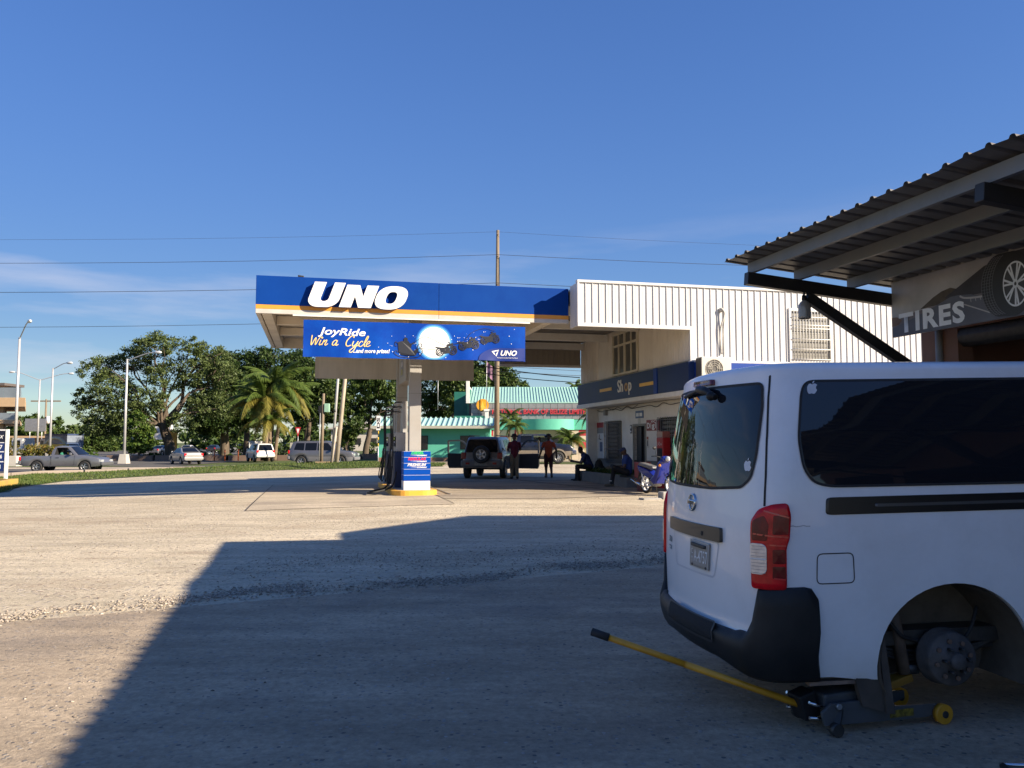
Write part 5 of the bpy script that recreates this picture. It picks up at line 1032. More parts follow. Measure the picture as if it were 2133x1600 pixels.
# rear bumper: wraps from side to side, rising at the corners
bump = MB(); SB = [-1.085 + .035 * i for i in range(63)]; SB = [s for s in SB if s < 1.085] + [1.085]
def b_top(s):
    a = abs(s); return .545 + .012 * (a > .6) if a < .725 else (.56 + (.805 - .56) * min(1, (a - .725) / .03) if a < .76 else (.805 + .012 * min(1, (a - .76) / .15) if a < 1.03 else .815 - .06 * ((a - 1.03) / .055) ** 2.2))
def b_bot(s): a = abs(s); return .355 - .05 * sm((a - .35) / .35)
cols = []
for s in SB:
    zt, zb_ = b_top(s), b_bot(s); col = [vS(s, zt, -.01), vS(s, zt, .012), vS(s, zt - .012, .022)] + [vS(s, zt - .012 + (zb_ + .03 - zt + .012) * k / 5, .024 + .012 * math.sin(PI * k / 5)) for k in range(1, 6)] + [vS(s, zb_, .005), vS(s, zb_, -.06)]
    cols.append(col)
k = len(cols[0]); bump.add([p for c in cols for p in c], [(i * k + j, i * k + j + 1, (i + 1) * k + j + 1, (i + 1) * k + j) for i in range(len(cols) - 1) for j in range(k - 1)], 0, True)
bump.add(cols[0], [tuple(range(k))]); bump.add(cols[-1], [tuple(reversed(range(k)))])
rb_ = bump.build('rear_bumper', plastic_black, van)
patch('step_pad', rounded([(-.27, .47), (-.27, .545), (.42, .545), (.42, .47)], .015), .042, M('step_pad', (0.012, 0.012, 0.013), 0.8, bump=0.4, bs=120), rb_, nrings=3); band('step_edge', rounded([(-.28, .46), (-.28, .55), (.43, .55), (.43, .46)], .015), .014, .044, M('step_edge', (0.03, 0.03, 0.032), 0.5), rb_)
# hatch handle trim, recess, number plate, badges
patch('handle_trim', rounded([(-.385, 1.022), (-.385, 1.10), (.45, 1.102), (.45, 1.018)], .012), .02, M('trim_grey', (0.035, 0.034, 0.033), 0.35, var=0.3, vs=5), nrings=4)
disc_ = patch('key_hole', [(.24 + .011 * math.cos(a), 1.052 + .014 * math.sin(a)) for a in [2 * PI * i / 10 for i in range(10)]], .023, gap_m, nrings=2)
rc = rounded([(-.345, 1.012), (.41, 1.012), (.355, .805), (-.26, .80)], .03); band('recess_edge', rc, .012, .0015, M('recess_shade', (0.60, 0.61, 0.64), 0.35)); 
pt_ = patch('number_plate', rounded([(.045, .835), (.055, 1.0), (.315, .992), (.30, .835)], .008), .014, M('plate_dark2', (0.36, 0.325, 0.285), 0.5, var=0.12, vs=9), nrings=3, thick=.010)
band('plate_rim', rounded([(.045, .835), (.055, 1.0), (.315, .992), (.30, .835)], .008), .006, .0155, M('plate_rim', (0.55, 0.54, 0.50), 0.4), pt_)
def vtext(body, s0, z0, size, mat, off, parent, width, bold=.004, dslope=0.0, **kw):
    return text(body, size, mat, 0, 0, 0, parent, fn=lambda c: vS(s0 + c.x, z0 + c.y + c.x * dslope, off), width=width, bold=bold, **kw)
vtext('A-4757', .115, .872, .105, print_white, .017, pt_, .185, .0005); vtext('C', .075, .915, .045, print_white, .017, pt_, .026, .0); vtext('Y', .075, .868, .045, print_white, .017, pt_, .026, .0); vtext('BELIZE C.A.', .11, .968, .022, print_white, .017, pt_, .13, .0)
patch('plate_lamp', rounded([(.09, .965), (.09, .985), (.28, .98), (.28, .96)], .006), .028, steel_dark, pt_, nrings=2, thick=.02)
for s_, z_ in ((.085, .848), (.275, .846)): patch('plate_screw', [(s_ + .007 * math.cos(a), z_ + .008 * math.sin(a)) for a in [2 * PI * i / 8 for i in range(8)]], .018, steel_dark, pt_, nrings=2)
em = MB()
for (r0, r1, o0) in ((.040, .056, .014),):
    n = 36
    vs = [vS(.045 + q * math.cos(2 * PI * i / n), 1.225 + q * math.sin(2 * PI * i / n), o) for q, o in ((r1, .0), (r1 - .003, o0), (r0 + .003, o0), (r0, .0)) for i in range(n)]
    em.add(vs, [(a * n + i, a * n + (i + 1) % n, (a + 1) * n + (i + 1) % n, (a + 1) * n + i) for a in range(3) for i in range(n)], 0, True)
eo = em.build('emblem', chrome, van); patch('emblem_bar', rrect(.045 - .059, .045 + .059, 1.212, 1.238, .004, 2), .017, chrome, eo, nrings=2, thick=.017)
vtext('NISSAN', .045 - .052, 1.217, .022, M('badge_dark', (0.03, 0.03, 0.035), 0.4), .0185, eo, .104, .0008)
vtext('350', -.50, .925, .05, chrome, .004, van, .10, .003); vtext('TDI', -.50, .875, .036, chrome, .004, van, .09, .002)
b3 = patch('brake_light', rounded([(-.16, 1.957), (.215, 1.952), (.20, 1.99), (-.145, 1.995)], .01), .022, M('brake_red', (0.16, 0.02, 0.018), 0.12, var=0.5, vs=20, coat=0.5), thick=.03, nrings=4)
wp = MB(); wp.tube(smooth_pts([tuple(vS(.30, 1.865, .03)), tuple(vS(.20, 1.905, .05)), tuple(vS(.05, 1.925, .045))], 5), [.02] * 5 + [.026] * 5 + [.022], 8); wp.ball(vS(.27, 1.872, .045), .03, 10); wp.tube(smooth_pts([tuple(vS(.10, 1.92, .05)), tuple(vS(-.1, 1.915, .03)), tuple(vS(-.34, 1.90, .02))], 5), .012, 6); wp.build('wiper', plastic_black, van)
# stickers: an apple with a leaf and a bite
def apple(s0, z0, k):
    P = [(0, .62), (.12, .70), (.30, .72), (.46, .62), (.50, .58), (.40, .48), (.375, .36), (.40, .24), (.52, .15), (.46, 0), (.34, -.17), (.24, -.22), (.10, -.20), (0, -.16), (-.10, -.20), (-.24, -.22), (-.36, -.12), (-.46, .08), (-.50, .30), (-.46, .50), (-.34, .66), (-.20, .72), (-.08, .68)]
    P = rounded(P, .06, 2)
    b = MB(); b.add([vS(s0 + a * k, z0 + c * k, .0075) for a, c in P], [tuple(range(len(P)))]); lf = [(0, .72), (.02, .84), (.10, .94), (.20, 1.0), (.20, .88), (.12, .78)]; b.add([vS(s0 + a * k, z0 + c * k, .0075) for a, c in lf], [tuple(range(len(lf)))]); return b.build('apple_sticker', M('sticker_white', (0.62, 0.64, 0.68), 0.4), van, fix=False)
apple(1.035, 1.875, .062); apple(.672, 1.45, .062)
band('scratch', [(.93 + .02 * i, 1.142 + .003 * math.sin(i * 2)) for i in range(7)], .005, .0012, M('scratch', (0.42, 0.42, 0.44), 0.6), closed=False)
sl_ = MB(); sl_.bar(vS(1.02, .285, -.03), vS(1.46, .285, -.03), .05, .02); sl_.build('sill_flange', M('sill_rust', (0.22, 0.15, 0.11), 0.8, var=0.4, vs=12), van)
# wheel arch without its wheel: liner, drum, axle, spring, mud flap
lin = MB(); nL = 26
def lp(i, y): a = -.12 * PI + 1.24 * PI * i / nL; return (ARX + .452 * math.cos(a), y, AZ + .422 * math.sin(a))
lin.add([lp(i, y) for y in (-.832, -.45) for i in range(nL + 1)], [(i, i + 1, nL + 2 + i, nL + 1 + i) for i in range(nL)], 0, True); lin.add([lp(i, -.45) for i in range(nL + 1)], [tuple(range(nL + 1))])
lin.build('arch_liner', M('dirty_liner', (0.10, 0.08, 0.06), 0.95, var=0.3, vs=4, dirt=((0.18, 0.145, 0.105), 0.6, 5)), van, fix=False)
dr = MB(); Ry = Matrix.Rotation(PI / 2, 4, 'X')
DZ = .36; DM = Matrix.Translation((ARX + .05, -.74, DZ)) @ Ry
dr.lathe([(.0, .055), (.042, .055), (.048, .04), (.048, .012), (.085, .010), (.09, -.002), (.138, -.006), (.150, -.014), (.152, -.09), (.160, -.095), (.160, -.11), (.02, -.12)], DM, 40)
dro = dr.build('brake_drum', M('drum_iron', (0.085, 0.08, 0.08), 0.7, 0.2, var=0.35, vs=14, dirt=((0.17, 0.13, 0.10), 0.6, 9)), van)
for k in range(6):
    a = k * PI / 3; c = Vector((ARX + .05 + .072 * math.cos(a), -.75, DZ + .072 * math.sin(a))); sb = MB(); sb.cyl(c, c + Vector((0, -.045, 0)), .009, n=8); sb.build('wheel_stud', steel_dark, dro)
for k in range(8):
    a = k * PI / 4 + .2; c = Vector((ARX + .05 + .105 * math.cos(a), -.738, DZ + .105 * math.sin(a))); sb = MB(); sb.cyl(c, c + Vector((0, -.012, 0)), .013, n=8); sb.build('drum_bolt', rust_mat, dro)
for sgn, dz_ in ((1, 0), (-1, .06)):      # brake hose and cable
    b = MB(); b.tube(smooth_pts([(ARX + sgn * .30, -.62, .62), (ARX + sgn * .22, -.66, .50), (ARX + sgn * .14, -.63, .40 + dz_), (ARX + .05, -.60, DZ + .05)], 5), .011, 6); b.build('brake_hose', rubber, van)
b = MB(); b.tube([(ARX - .16, -.60, DZ - .10), (ARX - .22, -.58, .70)], .035, 10); b.build('shock_absorber', M('shock_rust', (0.13, 0.09, 0.065), .7, var=.3, vs=10), van)
ax = MB(); ax.cyl((ARX + .05, -.66, DZ), (ARX + .05, .66, DZ), .05); ax.ball((ARX + .05, 0, DZ), .15, 14); ax.build('axle', steel_dark, van)
for sy in (-1, 1):
    sp = MB()
    for k in range(3): sp.tube(smooth_pts([(ARX - .62 + .1 * k, sy * .56, .50 - .012 * k), (ARX - .2, sy * .56, .385 - .022 * k), (ARX + .2, sy * .56, .375 - .022 * k), (ARX + .66 - .1 * k, sy * .56, .46 - .012 * k)], 5), .014, 6)
    sp.bar((ARX - .02, sy * .56, .31), (ARX + .06, sy * .56, .31), .12, .05); sp.bar((ARX + .25, sy * .52, .40), (ARX + .72, sy * .52, .43), .05, .09); sp.build('leaf_spring', steel_dark, van)
ud = MB(); ud.box(.35, 3.4, -.60, .60, .42, .50); ud.box(1.85, 2.8, -.55, -.1, .26, .42); ud.build('underbody', steel_dark, van)
fl = MB(); fl.prism([(.735, .62), (.76, .40), (.79, .12), (.80, .105), (.62, .16), (.585, .30)], lambda a, z, d: (a + .075, d, z), -.80, -.765); fl.prism([(.745, .60), (.765, .40), (.795, .115), (.745, .12), (.725, .40)], lambda a, z, d: (a + .075, d, z), -.823, -.801); fl.build('mud_flap', M('mud_flap', (0.075, 0.06, 0.048), 0.9, var=0.3, vs=6), van)
# remaining wheels
def wheel_mesh(R, r, w, spokes=6, style='alloy'):
    t = MB(); t.lathe(tyre_prof(R, r, w), Ry, 36); tm = t.mesh('tyre'); tm.materials.append(rubber)
    q = MB(); q.lathe([(r + .005, w * .44), (r - .012, w * .46), (r - .02, w * .36), (r - .035, -w * .1), (.02, -w * .1)], Ry, 32)
    for k in range(spokes):
        a = 2 * PI * k / spokes; c, s_ = math.cos(a), math.sin(a); y1 = -w * .40
        p0 = Vector((.035 * c, y1, .035 * s_)); p1 = Vector(((r - .015) * c, y1 + w * .04, (r - .015) * s_)); q.bar(p0, p1, r * .26, w * .14, 0, up=(0, 1, 0))
    q.lathe([(.0, w * .44), (r * .22, w * .43), (r * .26, w * .30), (r * .26, 0)], Ry, 16); rm = q.mesh('rim'); rm.materials.append(alloy)
    d = MB(); d.lathe([(.0, w * .02), (r - .03, w * .02)], Ry, 24); dm = d.mesh('disc'); dm.materials.append(steel_dark)
    return tm, rm, dm
def put_wheel(parent, wm, x, y, z, side):
    o = bpy.data.objects.new('wheel', wm[2]); COL.objects.link(o); o.parent = parent; o.matrix_parent_inverse = Matrix.Identity(4); o.location = (x, y, z)
    if side > 0: o.rotation_euler = (0, 0, PI)
    for nm, me in (('tyre', wm[0]), ('rim', wm[1])):
        c = bpy.data.objects.new(nm, me); COL.objects.link(c); c.parent = o; c.matrix_parent_inverse = Matrix.Identity(4)
    return o
wm_van = wheel_mesh(.33, .195, .195, 8)
put_wheel(van, wm_van, ARX + .05, .72, .36, 1); put_wheel(van, wm_van, 3.77, -.72, .266, -1); put_wheel(van, wm_van, 3.77, .72, .266, 1)
for sg_ in (-1, 1): b = MB(); b.box(4.2, 4.32, sg_ * .92 - .08, sg_ * .92 + .08, 1.3, 1.56); b.bar((4.25, sg_ * .83, 1.3), (4.25, sg_ * .9, 1.34), .05, .04); b.build('mirror', plastic_black, van, bevel=.03)

# floor jack under the rear axle, its long handle reaching out behind the van
jk = thing('floor_jack', 'grey floor jack with long yellow handle and wheels under the van', 'jack', (2.0, 4.72, 0.03))
jm_ = M('jack_grey', (0.085, 0.09, 0.095), 0.45, var=0.2, vs=6); jy = M('jack_yellow', (0.62, 0.29, 0.02), 0.4, var=0.15, vs=8)
gz = 0.03; J0 = Vector((1.66, 4.70, 0)); J1 = Vector((2.37, 4.92, 0)); jd = (J1 - J0).normalized(); jn = Vector((-jd.y, jd.x, 0))
def J(a, c, z): return J0 + jd * a + jn * c + Vector((0, 0, gz + z))
for c in (-.13, .13):
    b = MB(); b.prism([(-.02, .05), (.66, .035), (.74, .06), (.74, .10), (.42, .115), (.20, .165), (.02, .165), (-.04, .12)], lambda a, z, d: J(a, d, z), c - .01, c + .01); b.build('side_plate', jm_, jk, bevel=.004)
b = MB(); b.bar(J(.02, 0, .15), J(.30, 0, .16), .17, .09); b.build('pump_body', jm_, jk, bevel=.012)
b = MB(); b.bar(J(.22, 0, .12), J(.66, 0, .225), .08, .045); b.build('lift_arm', M('arm_yellow', (0.30, 0.15, 0.02), .5, var=.3, vs=8), jk, bevel=.006)
b = MB(); b.cyl(J(.66, 0, .25), J(.66, 0, .30), .06); b.build('saddle', steel_dark, jk)
for c in (-.165, .165):
    b = MB(); b.cyl(J(.74, c - .018, .054), J(.74, c + .018, .054), .054, n=20); wf_ = b.build('front_wheel', jy, jk); b = MB(); b.cyl(J(.74, c - .023, .054), J(.74, c + .023, .054), .020, n=12); b.build('hub', steel_dark, wf_)
    b = MB(); b.bar(J(.08, c * .8, .13), J(.04, c * .95, .055), .035, .02); b.cyl(J(.03, c - .018, .035), J(.03, c + .018, .035), .035, n=16); b.build('caster', steel_dark, jk)
    for (a, z) in ((.06, .15), (.24, .155), (.33, .12)): b = MB(); cc = c * .85; b.cyl(J(a, cc, z), J(a, cc + (.012 if c > 0 else -.012) * 1.6, z), .016, n=6); b.build('bolt', galv, jk)
for c in (-.10, .10): b = MB(); b.tube([J(-.09, c, .17), J(.02, c, .13)], .009, 6); b.tube([J(-.09, c, .09), J(.03, c, .07)], .009, 6); b.build('tie_rod', chrome, jk)
b = MB(); b.bar(J(-.10, 0, .12), J(.0, 0, .15), .12, .14); b.build('handle_socket', plastic_black, jk, bevel=.01)
b = MB(); b.fbox(lambda a, c, z: J(a, c, z), .40, .56, -.1435, -.1405, .055, .095); b.build('warning_label', M('label_yellow', (0.16, 0.12, 0.015), 0.5, var=0.9, vs=40), jk)
H0, H1 = J(-.09, 0, .135), Vector((0.462, 4.90, 0.505)); hd = (H1 - H0).normalized(); Lh = (H1 - H0).length
b = MB(); b.tube([H0, H0 + hd * (Lh * .53)], .0195, 14); b.tube([H0 + hd * (Lh * .53), H0 + hd * (Lh * .535)], .0205, 14); hb = b.build('handle', jy, jk)
b = MB(); b.tube([H0 + hd * (Lh * .535), H0 + hd * (Lh - .10)], .0185, 14); b.build('handle_upper', jy, hb)
b = MB(); b.tube([H0 + hd * (Lh - .105), H0 + hd * Lh], .023, 14); b.cyl(H0 + hd * Lh, H0 + hd * (Lh + .002), .014, .014, 12); b.build('grip', rubber, hb)
# tool lying at the corner of the picture
tl_ = thing('wheel_brace', 'steel wheel brace lying on the asphalt near the jack', 'wheel brace', (2.6, 4.05, 0.04))
b = MB(); b.tube([(2.33, 4.07, .065), (2.95, 4.03, .075)], .012, 10); b.build('bar', chrome, tl_); b = MB(); b.tube([(2.36, 3.90, .05), (2.335, 3.98, .06), (2.335, 4.06, .065)], .016, 8); b.build('socket', steel_dark, tl_)
b = MB(); b.ball((2.66, 4.27, .07), .05, 14, sq=(1.3, .9, .6)); tag(b.build('rag', M('dark_rag', (0.02, 0.02, 0.022), 0.9, var=0.4, bump=.5, bs=20)), 'dark crumpled rag behind the wheel brace on the asphalt', 'rag')
# ================================================================ CARS
def pl_(t, x): return ip(x, t)
def carpaint(name, col, metal=0.35, dirt=None): return M(name, col, 0.3, metal, var=0.05, coat=0.5, dirt=dirt)
def make_car(name, label, cat, loc, rz, L, W, top, bot, zb, tan, wheels, paint, trim_z=0.0, windows=(), screens=(), seams=(), wmesh=None, wr=.33, scale=None, group=None, lamps=True, arch=.06, detail=True, trim=None, openings=()):
    """body lofted along x (0 = tail, L = nose); windows lie on the same skin"""
    t = thing(name, label, cat, loc, rz, group, local=True, scale=scale)
    hw = W / 2
    def f(x): q = abs(2 * x / L - 1); return 1 - .16 * q ** 7
    xs = sorted(set([round(L * i / 56, 3) for i in range(57)] + [round(p[0], 3) for p in top] + [round(p[0], 3) for p in bot]))
    rings_ = []
    for x in xs:
        zt = pl_(top, x); z0 = pl_(bot, x)
        for wx in wheels:
            d = abs(x - wx); R_ = wr + arch
            if d < R_: z0 = max(z0, wr + math.sqrt(max(0, R_ * R_ - d * d)) * .98)
        z0 = min(z0, zt - .12); w = hw * f(x); zB = min(zb, zt - .03); zm = z0 + (zB - z0) * .45
        pts = [(0, z0), (w * .95, z0), (w * .985, z0 + (zm - z0) * .35), (w, zm), (w * .992, zB - (zB - zm) * .25), (w * .965, zB)]
        if zt > zb + .08: wt = w * .965 - (zt - .05 - zb) * tan; pts += [(wt, zt - .05), (wt - .035, zt - .012), (wt - .14, zt), (0, zt + .012)]
        else: pts += [(w * .95, zB + (zt - zB) * .4), (w * .93, zB + (zt - zB) * .8), (w * .84, zt), (0, zt + .015)]
        rings_.append([(x, -y, z) for y, z in pts] + [(x, y, z) for y, z in pts[-2:0:-1]])
    b = MB(); n = len(rings_[0])
    fs = []; mi = []
    for i in range(len(rings_) - 1):
        for j in range(n):
            fs.append((i * n + j, i * n + (j + 1) % n, (i + 1) * n + (j + 1) % n, (i + 1) * n + j))
    b.add([p for r_ in rings_ for p in r_], fs, 0, True); b.add(rings_[0], [tuple(range(n))]); b.add(rings_[-1], [tuple(reversed(range(n)))])
    bo = b.build('body', [paint, trim or plastic_black, dark_inside], t)
    for P in openings:          # wound-down windows: cut right through, so that the cab shows
        c = MB(); c.prism(P, lambda a, z, d: (a, d, z), -1.6, 1.6); cm = c.mesh('cut'); bmm = bmesh.new(); bmm.from_mesh(cm); bmesh.ops.recalc_face_normals(bmm, faces=bmm.faces); bmm.to_mesh(cm); bmm.free(); cm.materials.append(dark_inside)
        co = bpy.data.objects.new('cut', cm); COL.objects.link(co); md = bo.modifiers.new('cut', 'BOOLEAN'); md.operation = 'DIFFERENCE'; md.object = co; md.solver = 'EXACT'; bo.parent = None; pm = bo.matrix_parent_inverse.copy(); bo.matrix_parent_inverse = Matrix.Identity(4)
        dg = bpy.context.evaluated_depsgraph_get(); nm2 = bpy.data.meshes.new_from_object(bo.evaluated_get(dg)); bo.modifiers.clear(); bo.data = nm2; nm2.name = 'body'; bo.parent = t; bo.matrix_parent_inverse = pm; bpy.data.objects.remove(co)
    me = bo.data
    for p in me.polygons:
        c = p.center
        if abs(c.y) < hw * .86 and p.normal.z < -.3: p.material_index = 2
        elif c.z < trim_z: p.material_index = 1
    try: me.set_sharp_from_angle(angle=rad(38))
    except Exception: pass
    def side(x, z, off=.008):
        w = hw * f(x) * .965
        return (w - (z - zb) * tan if z > zb else hw * f(x) * (1.0 if z < zb - .12 else .985)) + off
    for sg in (-1, 1):
        for P in windows:
            b = MB(); Q = densify(rounded(P, .04, 3), .12); cx, cz = sum(p[0] for p in Q) / len(Q), sum(p[1] for p in Q) / len(Q)
            b.add([(x, sg * side(x, z), z) for x, z in Q] + [(cx, sg * side(cx, cz), cz)], [(i, (i + 1) % len(Q), len(Q)) for i in range(len(Q))]); b.build('window', car_glass, t)
        for P in seams:
            b = MB(); n_ = len(P); A_ = []; B_ = []
            for i in range(n_):
                a, c = P[max(i - 1, 0)], P[min(i + 1, n_ - 1)]; dx, dz = c[0] - a[0], c[1] - a[1]; l = math.hypot(dx, dz) or 1
                A_.append((P[i][0] - dz / l * .007, sg * side(*P[i], .006), P[i][1] + dx / l * .007)); B_.append((P[i][0] + dz / l * .007, sg * side(*P[i], .006), P[i][1] - dx / l * .007))
            b.add(A_ + B_, [(i, i + 1, n_ + i + 1, n_ + i) for i in range(n_ - 1)]); b.build('door_seam', gap_m, t, fix=False)
    for (xa, za, xb, z_b, nm) in screens:
        ya, yb = hw * f(xa) * .965 - (za - zb) * tan - .10, hw * f(xb) * .965 - (z_b - zb) * tan - .10; d = Vector((xb - xa, 0, z_b - za)).normalized(); nn = Vector((-d.z, 0, d.x)); nn = nn if nn.z > 0 else -nn
        b = MB(); k = 6; vs = []
        for i in range(k + 1): q = -1 + 2 * i / k; vs += [Vector((xa, ya * q, za)) + nn * (.012 + .012 * (1 - q * q)), Vector((xb, yb * q, z_b)) + nn * (.012 + .012 * (1 - q * q))]
        b.add(vs, [(2 * i, 2 * i + 1, 2 * i + 3, 2 * i + 2) for i in range(k)], 0, True); b.build(nm, car_glass, t)
    if wmesh:
        for wx in wheels:
            for sg in (-1, 1): put_wheel(t, wmesh, wx, sg * (hw - .12), wr, sg)
    if lamps:
        zt_n, zt_t = pl_(top, L - .1), pl_(top, .1)
        for sg in (-1, 1):
            b = MB(); y = sg * hw * .72; z = min(zb - .18, zt_n - .08); b.box(L - .20, L - .01, min(y - .16, y + .16), max(y - .16, y + .16), z - .09, z + .07); b.build('headlight', clear_lens, t, bevel=.02)
            b = MB(); y = sg * hw * .80; z = min(zb - .05, zt_t - .12); b.box(.004, .10, y - .10, y + .10, z - .13, z + .09); b.build('tail_light', red_lens, t, bevel=.015)
            b = MB(); xm = max([p[0] for p in (list(openings) or list(windows))[-1]]) if (windows or openings) else L * .6; b.box(xm - .22, xm - .10, min(sg * hw, sg * (hw + .16)), max(sg * hw, sg * (hw + .16)), zb + .02, zb + .17); b.build('mirror', paint, t, bevel=.03)
    if detail:
        for (xa, xb, q, z0) in ((-.04, .12, .93, pl_(bot, .2) + .08), (L - .10, L + .05, .90, pl_(bot, L - .2) + .05)): b = MB(); b.box(xa, xb, -hw * q, hw * q, z0, z0 + .22); b.build('bumper', trim or paint, t, bevel=.04)
    return t
wm_car = wheel_mesh(.31, .195, .20, 5); wm_suv = wheel_mesh(.35, .205, .23, 5); wm_truck = wheel_mesh(.41, .225, .28, 8)
silver = carpaint('paint_silver_grey', (0.20, 0.20, 0.215), .5); silver2 = carpaint('paint_pale_silver', (0.36, 0.355, 0.345), .45); pwhite = carpaint('paint_white', (0.62, 0.60, 0.57), 0); pdark = carpaint('paint_dark', (0.02, 0.022, 0.028), .2)
pblue = carpaint('paint_navy', (0.006, 0.010, 0.024), 0, dirt=((0.06, 0.05, 0.045), 0.3, 1.5)); pred = carpaint('paint_red', (0.26, 0.02, 0.02), .2); ptan = M('paint_tan', (0.26, 0.215, 0.165), 0.45, 0.2, var=0.06)
def gz_(x, y): return terr(x, y) + .026
# silver single cab pickup, crossing left to right
PK = dict(L=5.1, W=1.72, top=[(0, .98), (.1, 1.0), (1.95, 1.0), (2.0, 1.05), (2.02, 1.36), (2.12, 1.60), (2.3, 1.64), (2.95, 1.62), (3.05, 1.58), (3.62, 1.08), (4.2, 1.02), (4.8, .92), (5.02, .80), (5.1, .62)], bot=[(0, .46), (.3, .40), (4.5, .36), (5.1, .42)], zb=1.06, tan=.42, wheels=[1.12, 4.05])
sp = make_car('pickup_truck', 'silver grey single cab pickup truck passing on the near lane', 'pickup truck', (-30.6, 52.3, gz_(-29.9, 52)), rad(1.5), paint=silver, openings=[[(2.2, 1.1), (2.24, 1.54), (2.9, 1.54), (3.4, 1.1)]], screens=[(3.62, 1.09, 3.05, 1.58, 'windscreen'), (2.01, 1.12, 2.11, 1.56, 'rear_window')], seams=[[(1.98, .5), (1.98, 1.0)], [(2.02, .45), (2.02, 1.05)], [(3.42, .45), (3.45, 1.06)], [(.1, .72), (1.9, .72)]], wmesh=wm_suv, wr=.35, **PK)
b = MB(); b.box(.12, 1.9, -.72, .72, .93, 1.004); b.build('load_bed', plastic_black, sp)
b = MB(); b.box(2.3, 2.5, -.875, -.865, .90, .93); b.build('door_handle', plastic_black, sp)
b = MB(); b.box(-.22, .0, -.7, .7, .48, .58); b.build('step_bumper', chrome, sp, bevel=.02)
# sedan seen from behind at an angle
SD = dict(L=4.5, W=1.72, top=[(0, .80), (.08, .97), (.75, 1.02), (.80, 1.03), (1.55, 1.38), (2.0, 1.42), (2.55, 1.40), (2.75, 1.36), (3.35, .96), (3.5, .93), (4.2, .84), (4.45, .68), (4.5, .52)], bot=[(0, .36), (.4, .28), (4.1, .26), (4.5, .34)], zb=.94, tan=.45, wheels=[.95, 3.6])
SDW = [[(1.12, .99), (1.62, 1.30), (1.78, 1.33), (1.78, .98)], [(1.84, .98), (1.84, 1.33), (2.6, 1.32), (3.15, .97)]]
SDS = [(.82, 1.05, 1.53, 1.37, 'rear_window'), (3.32, .98, 2.75, 1.355, 'windscreen')]
sdn = make_car('sedan_car', 'pale silver sedan driving away on the road by the big tree', 'car', (-26.9, 70.3, gz_(-27, 70)), rad(128), paint=silver2, windows=SDW, screens=SDS, seams=[[(1.81, .35), (1.81, .96)], [(3.1, .35), (3.15, .95)], [(1.0, .6), (1.1, .96)]], wmesh=wm_car, wr=.31, **SD)
# white wagon with its bonnet up
SV = dict(L=4.6, W=1.84, top=[(0, .78), (.04, 1.0), (.30, 1.66), (.45, 1.72), (2.6, 1.74), (2.85, 1.69), (3.45, 1.12), (3.6, 1.08), (4.4, 1.0), (4.55, .85), (4.6, .6)], bot=[(0, .46), (.4, .36), (4.2, .34), (4.6, .42)], zb=1.06, tan=.34, wheels=[.92, 3.62])
SVW = [[(.42, 1.14), (.55, 1.60), (1.12, 1.60), (1.12, 1.10)], [(1.2, 1.10), (1.2, 1.60), (1.98, 1.61), (1.98, 1.10)], [(2.06, 1.10), (2.06, 1.61), (2.72, 1.60), (3.25, 1.10)]]
SVS = [(.05, 1.08, .29, 1.60, 'rear_window'), (3.42, 1.14, 2.87, 1.67, 'windscreen')]
SVM = [[(1.16, .55), (1.16, 1.64)], [(2.02, .42), (2.02, 1.66)], [(3.28, .45), (3.34, 1.06)]]
jeep = make_car('white_wagon', 'white four wheel drive wagon stopped with its bonnet raised', 'car', (-22.9, 77.3, gz_(-23, 77)), rad(120), paint=pwhite, windows=SVW, screens=SVS, seams=SVM, wmesh=wm_suv, wr=.35, trim_z=.0, **SV)
b = MB(); b.hexa([(3.45, -.75, 1.12), (3.50, -.75, 1.14), (3.50, .75, 1.14), (3.45, .75, 1.12), (4.05, -.70, 1.98), (4.10, -.70, 1.95), (4.10, .70, 1.95), (4.05, .70, 1.98)]); b.build('bonnet', pwhite, jeep, bevel=.02)
b = MB(); b.box(3.62, 4.4, -.65, .65, 1.0, 1.10); b.build('engine', steel_dark, jeep)
# grey suv behind the verge
esc = make_car('grey_suv', 'grey five door SUV driving along behind the leaning poles', 'car', (-15.35, 57.8, gz_(-13, 57.8)), rad(-1.5), paint=carpaint('paint_mid_grey', (0.155, 0.155, 0.17), .5), windows=SVW, screens=SVS, seams=SVM + [[(.5, .78), (3.3, .76)]], wmesh=wm_suv, wr=.35, trim_z=.62, trim=M('cladding_grey', (0.17, 0.17, 0.18), 0.5), **SV)
for z in (1.775,):
    b = MB(); [b.bar((.5, s * .62, z), (2.4, s * .62, z), .03, .03) for s in (-1, 1)]; b.build('roof_rail', plastic_black, esc)
# navy crew cab truck, behind the parked suv
FT = dict(L=6.2, W=2.03, top=[(0, 1.30), (2.15, 1.32), (2.18, 1.35), (2.22, 1.92), (2.35, 2.03), (4.1, 2.04), (4.25, 1.99), (4.85, 1.42), (5.0, 1.38), (5.9, 1.28), (6.1, 1.1), (6.2, .85)], bot=[(0, .66), (.4, .55), (5.6, .52), (6.2, .62)], zb=1.38, tan=.30, wheels=[1.2, 5.05])
f25 = make_car('crew_cab_truck', 'dusty navy crew cab truck with tan arches passing the bank', 'pickup truck', (-1.85, 58.2, gz_(1, 58)), rad(-1), paint=pblue, windows=[[(2.45, 1.46), (2.48, 1.93), (3.22, 1.93), (3.22, 1.45)]], openings=[[(3.36, 1.47), (3.36, 1.93), (4.1, 1.92), (4.5, 1.47)]], screens=[(4.83, 1.44, 4.27, 1.97, 'windscreen'), (2.19, 1.45, 2.23, 1.88, 'rear_window')], seams=[[(3.29, .7), (3.29, 1.95)], [(2.36, .75), (2.36, 1.4)], [(4.66, .7), (4.70, 1.38)]], wmesh=wm_truck, wr=.41, trim_z=.84, trim=ptan, arch=.10, **FT)
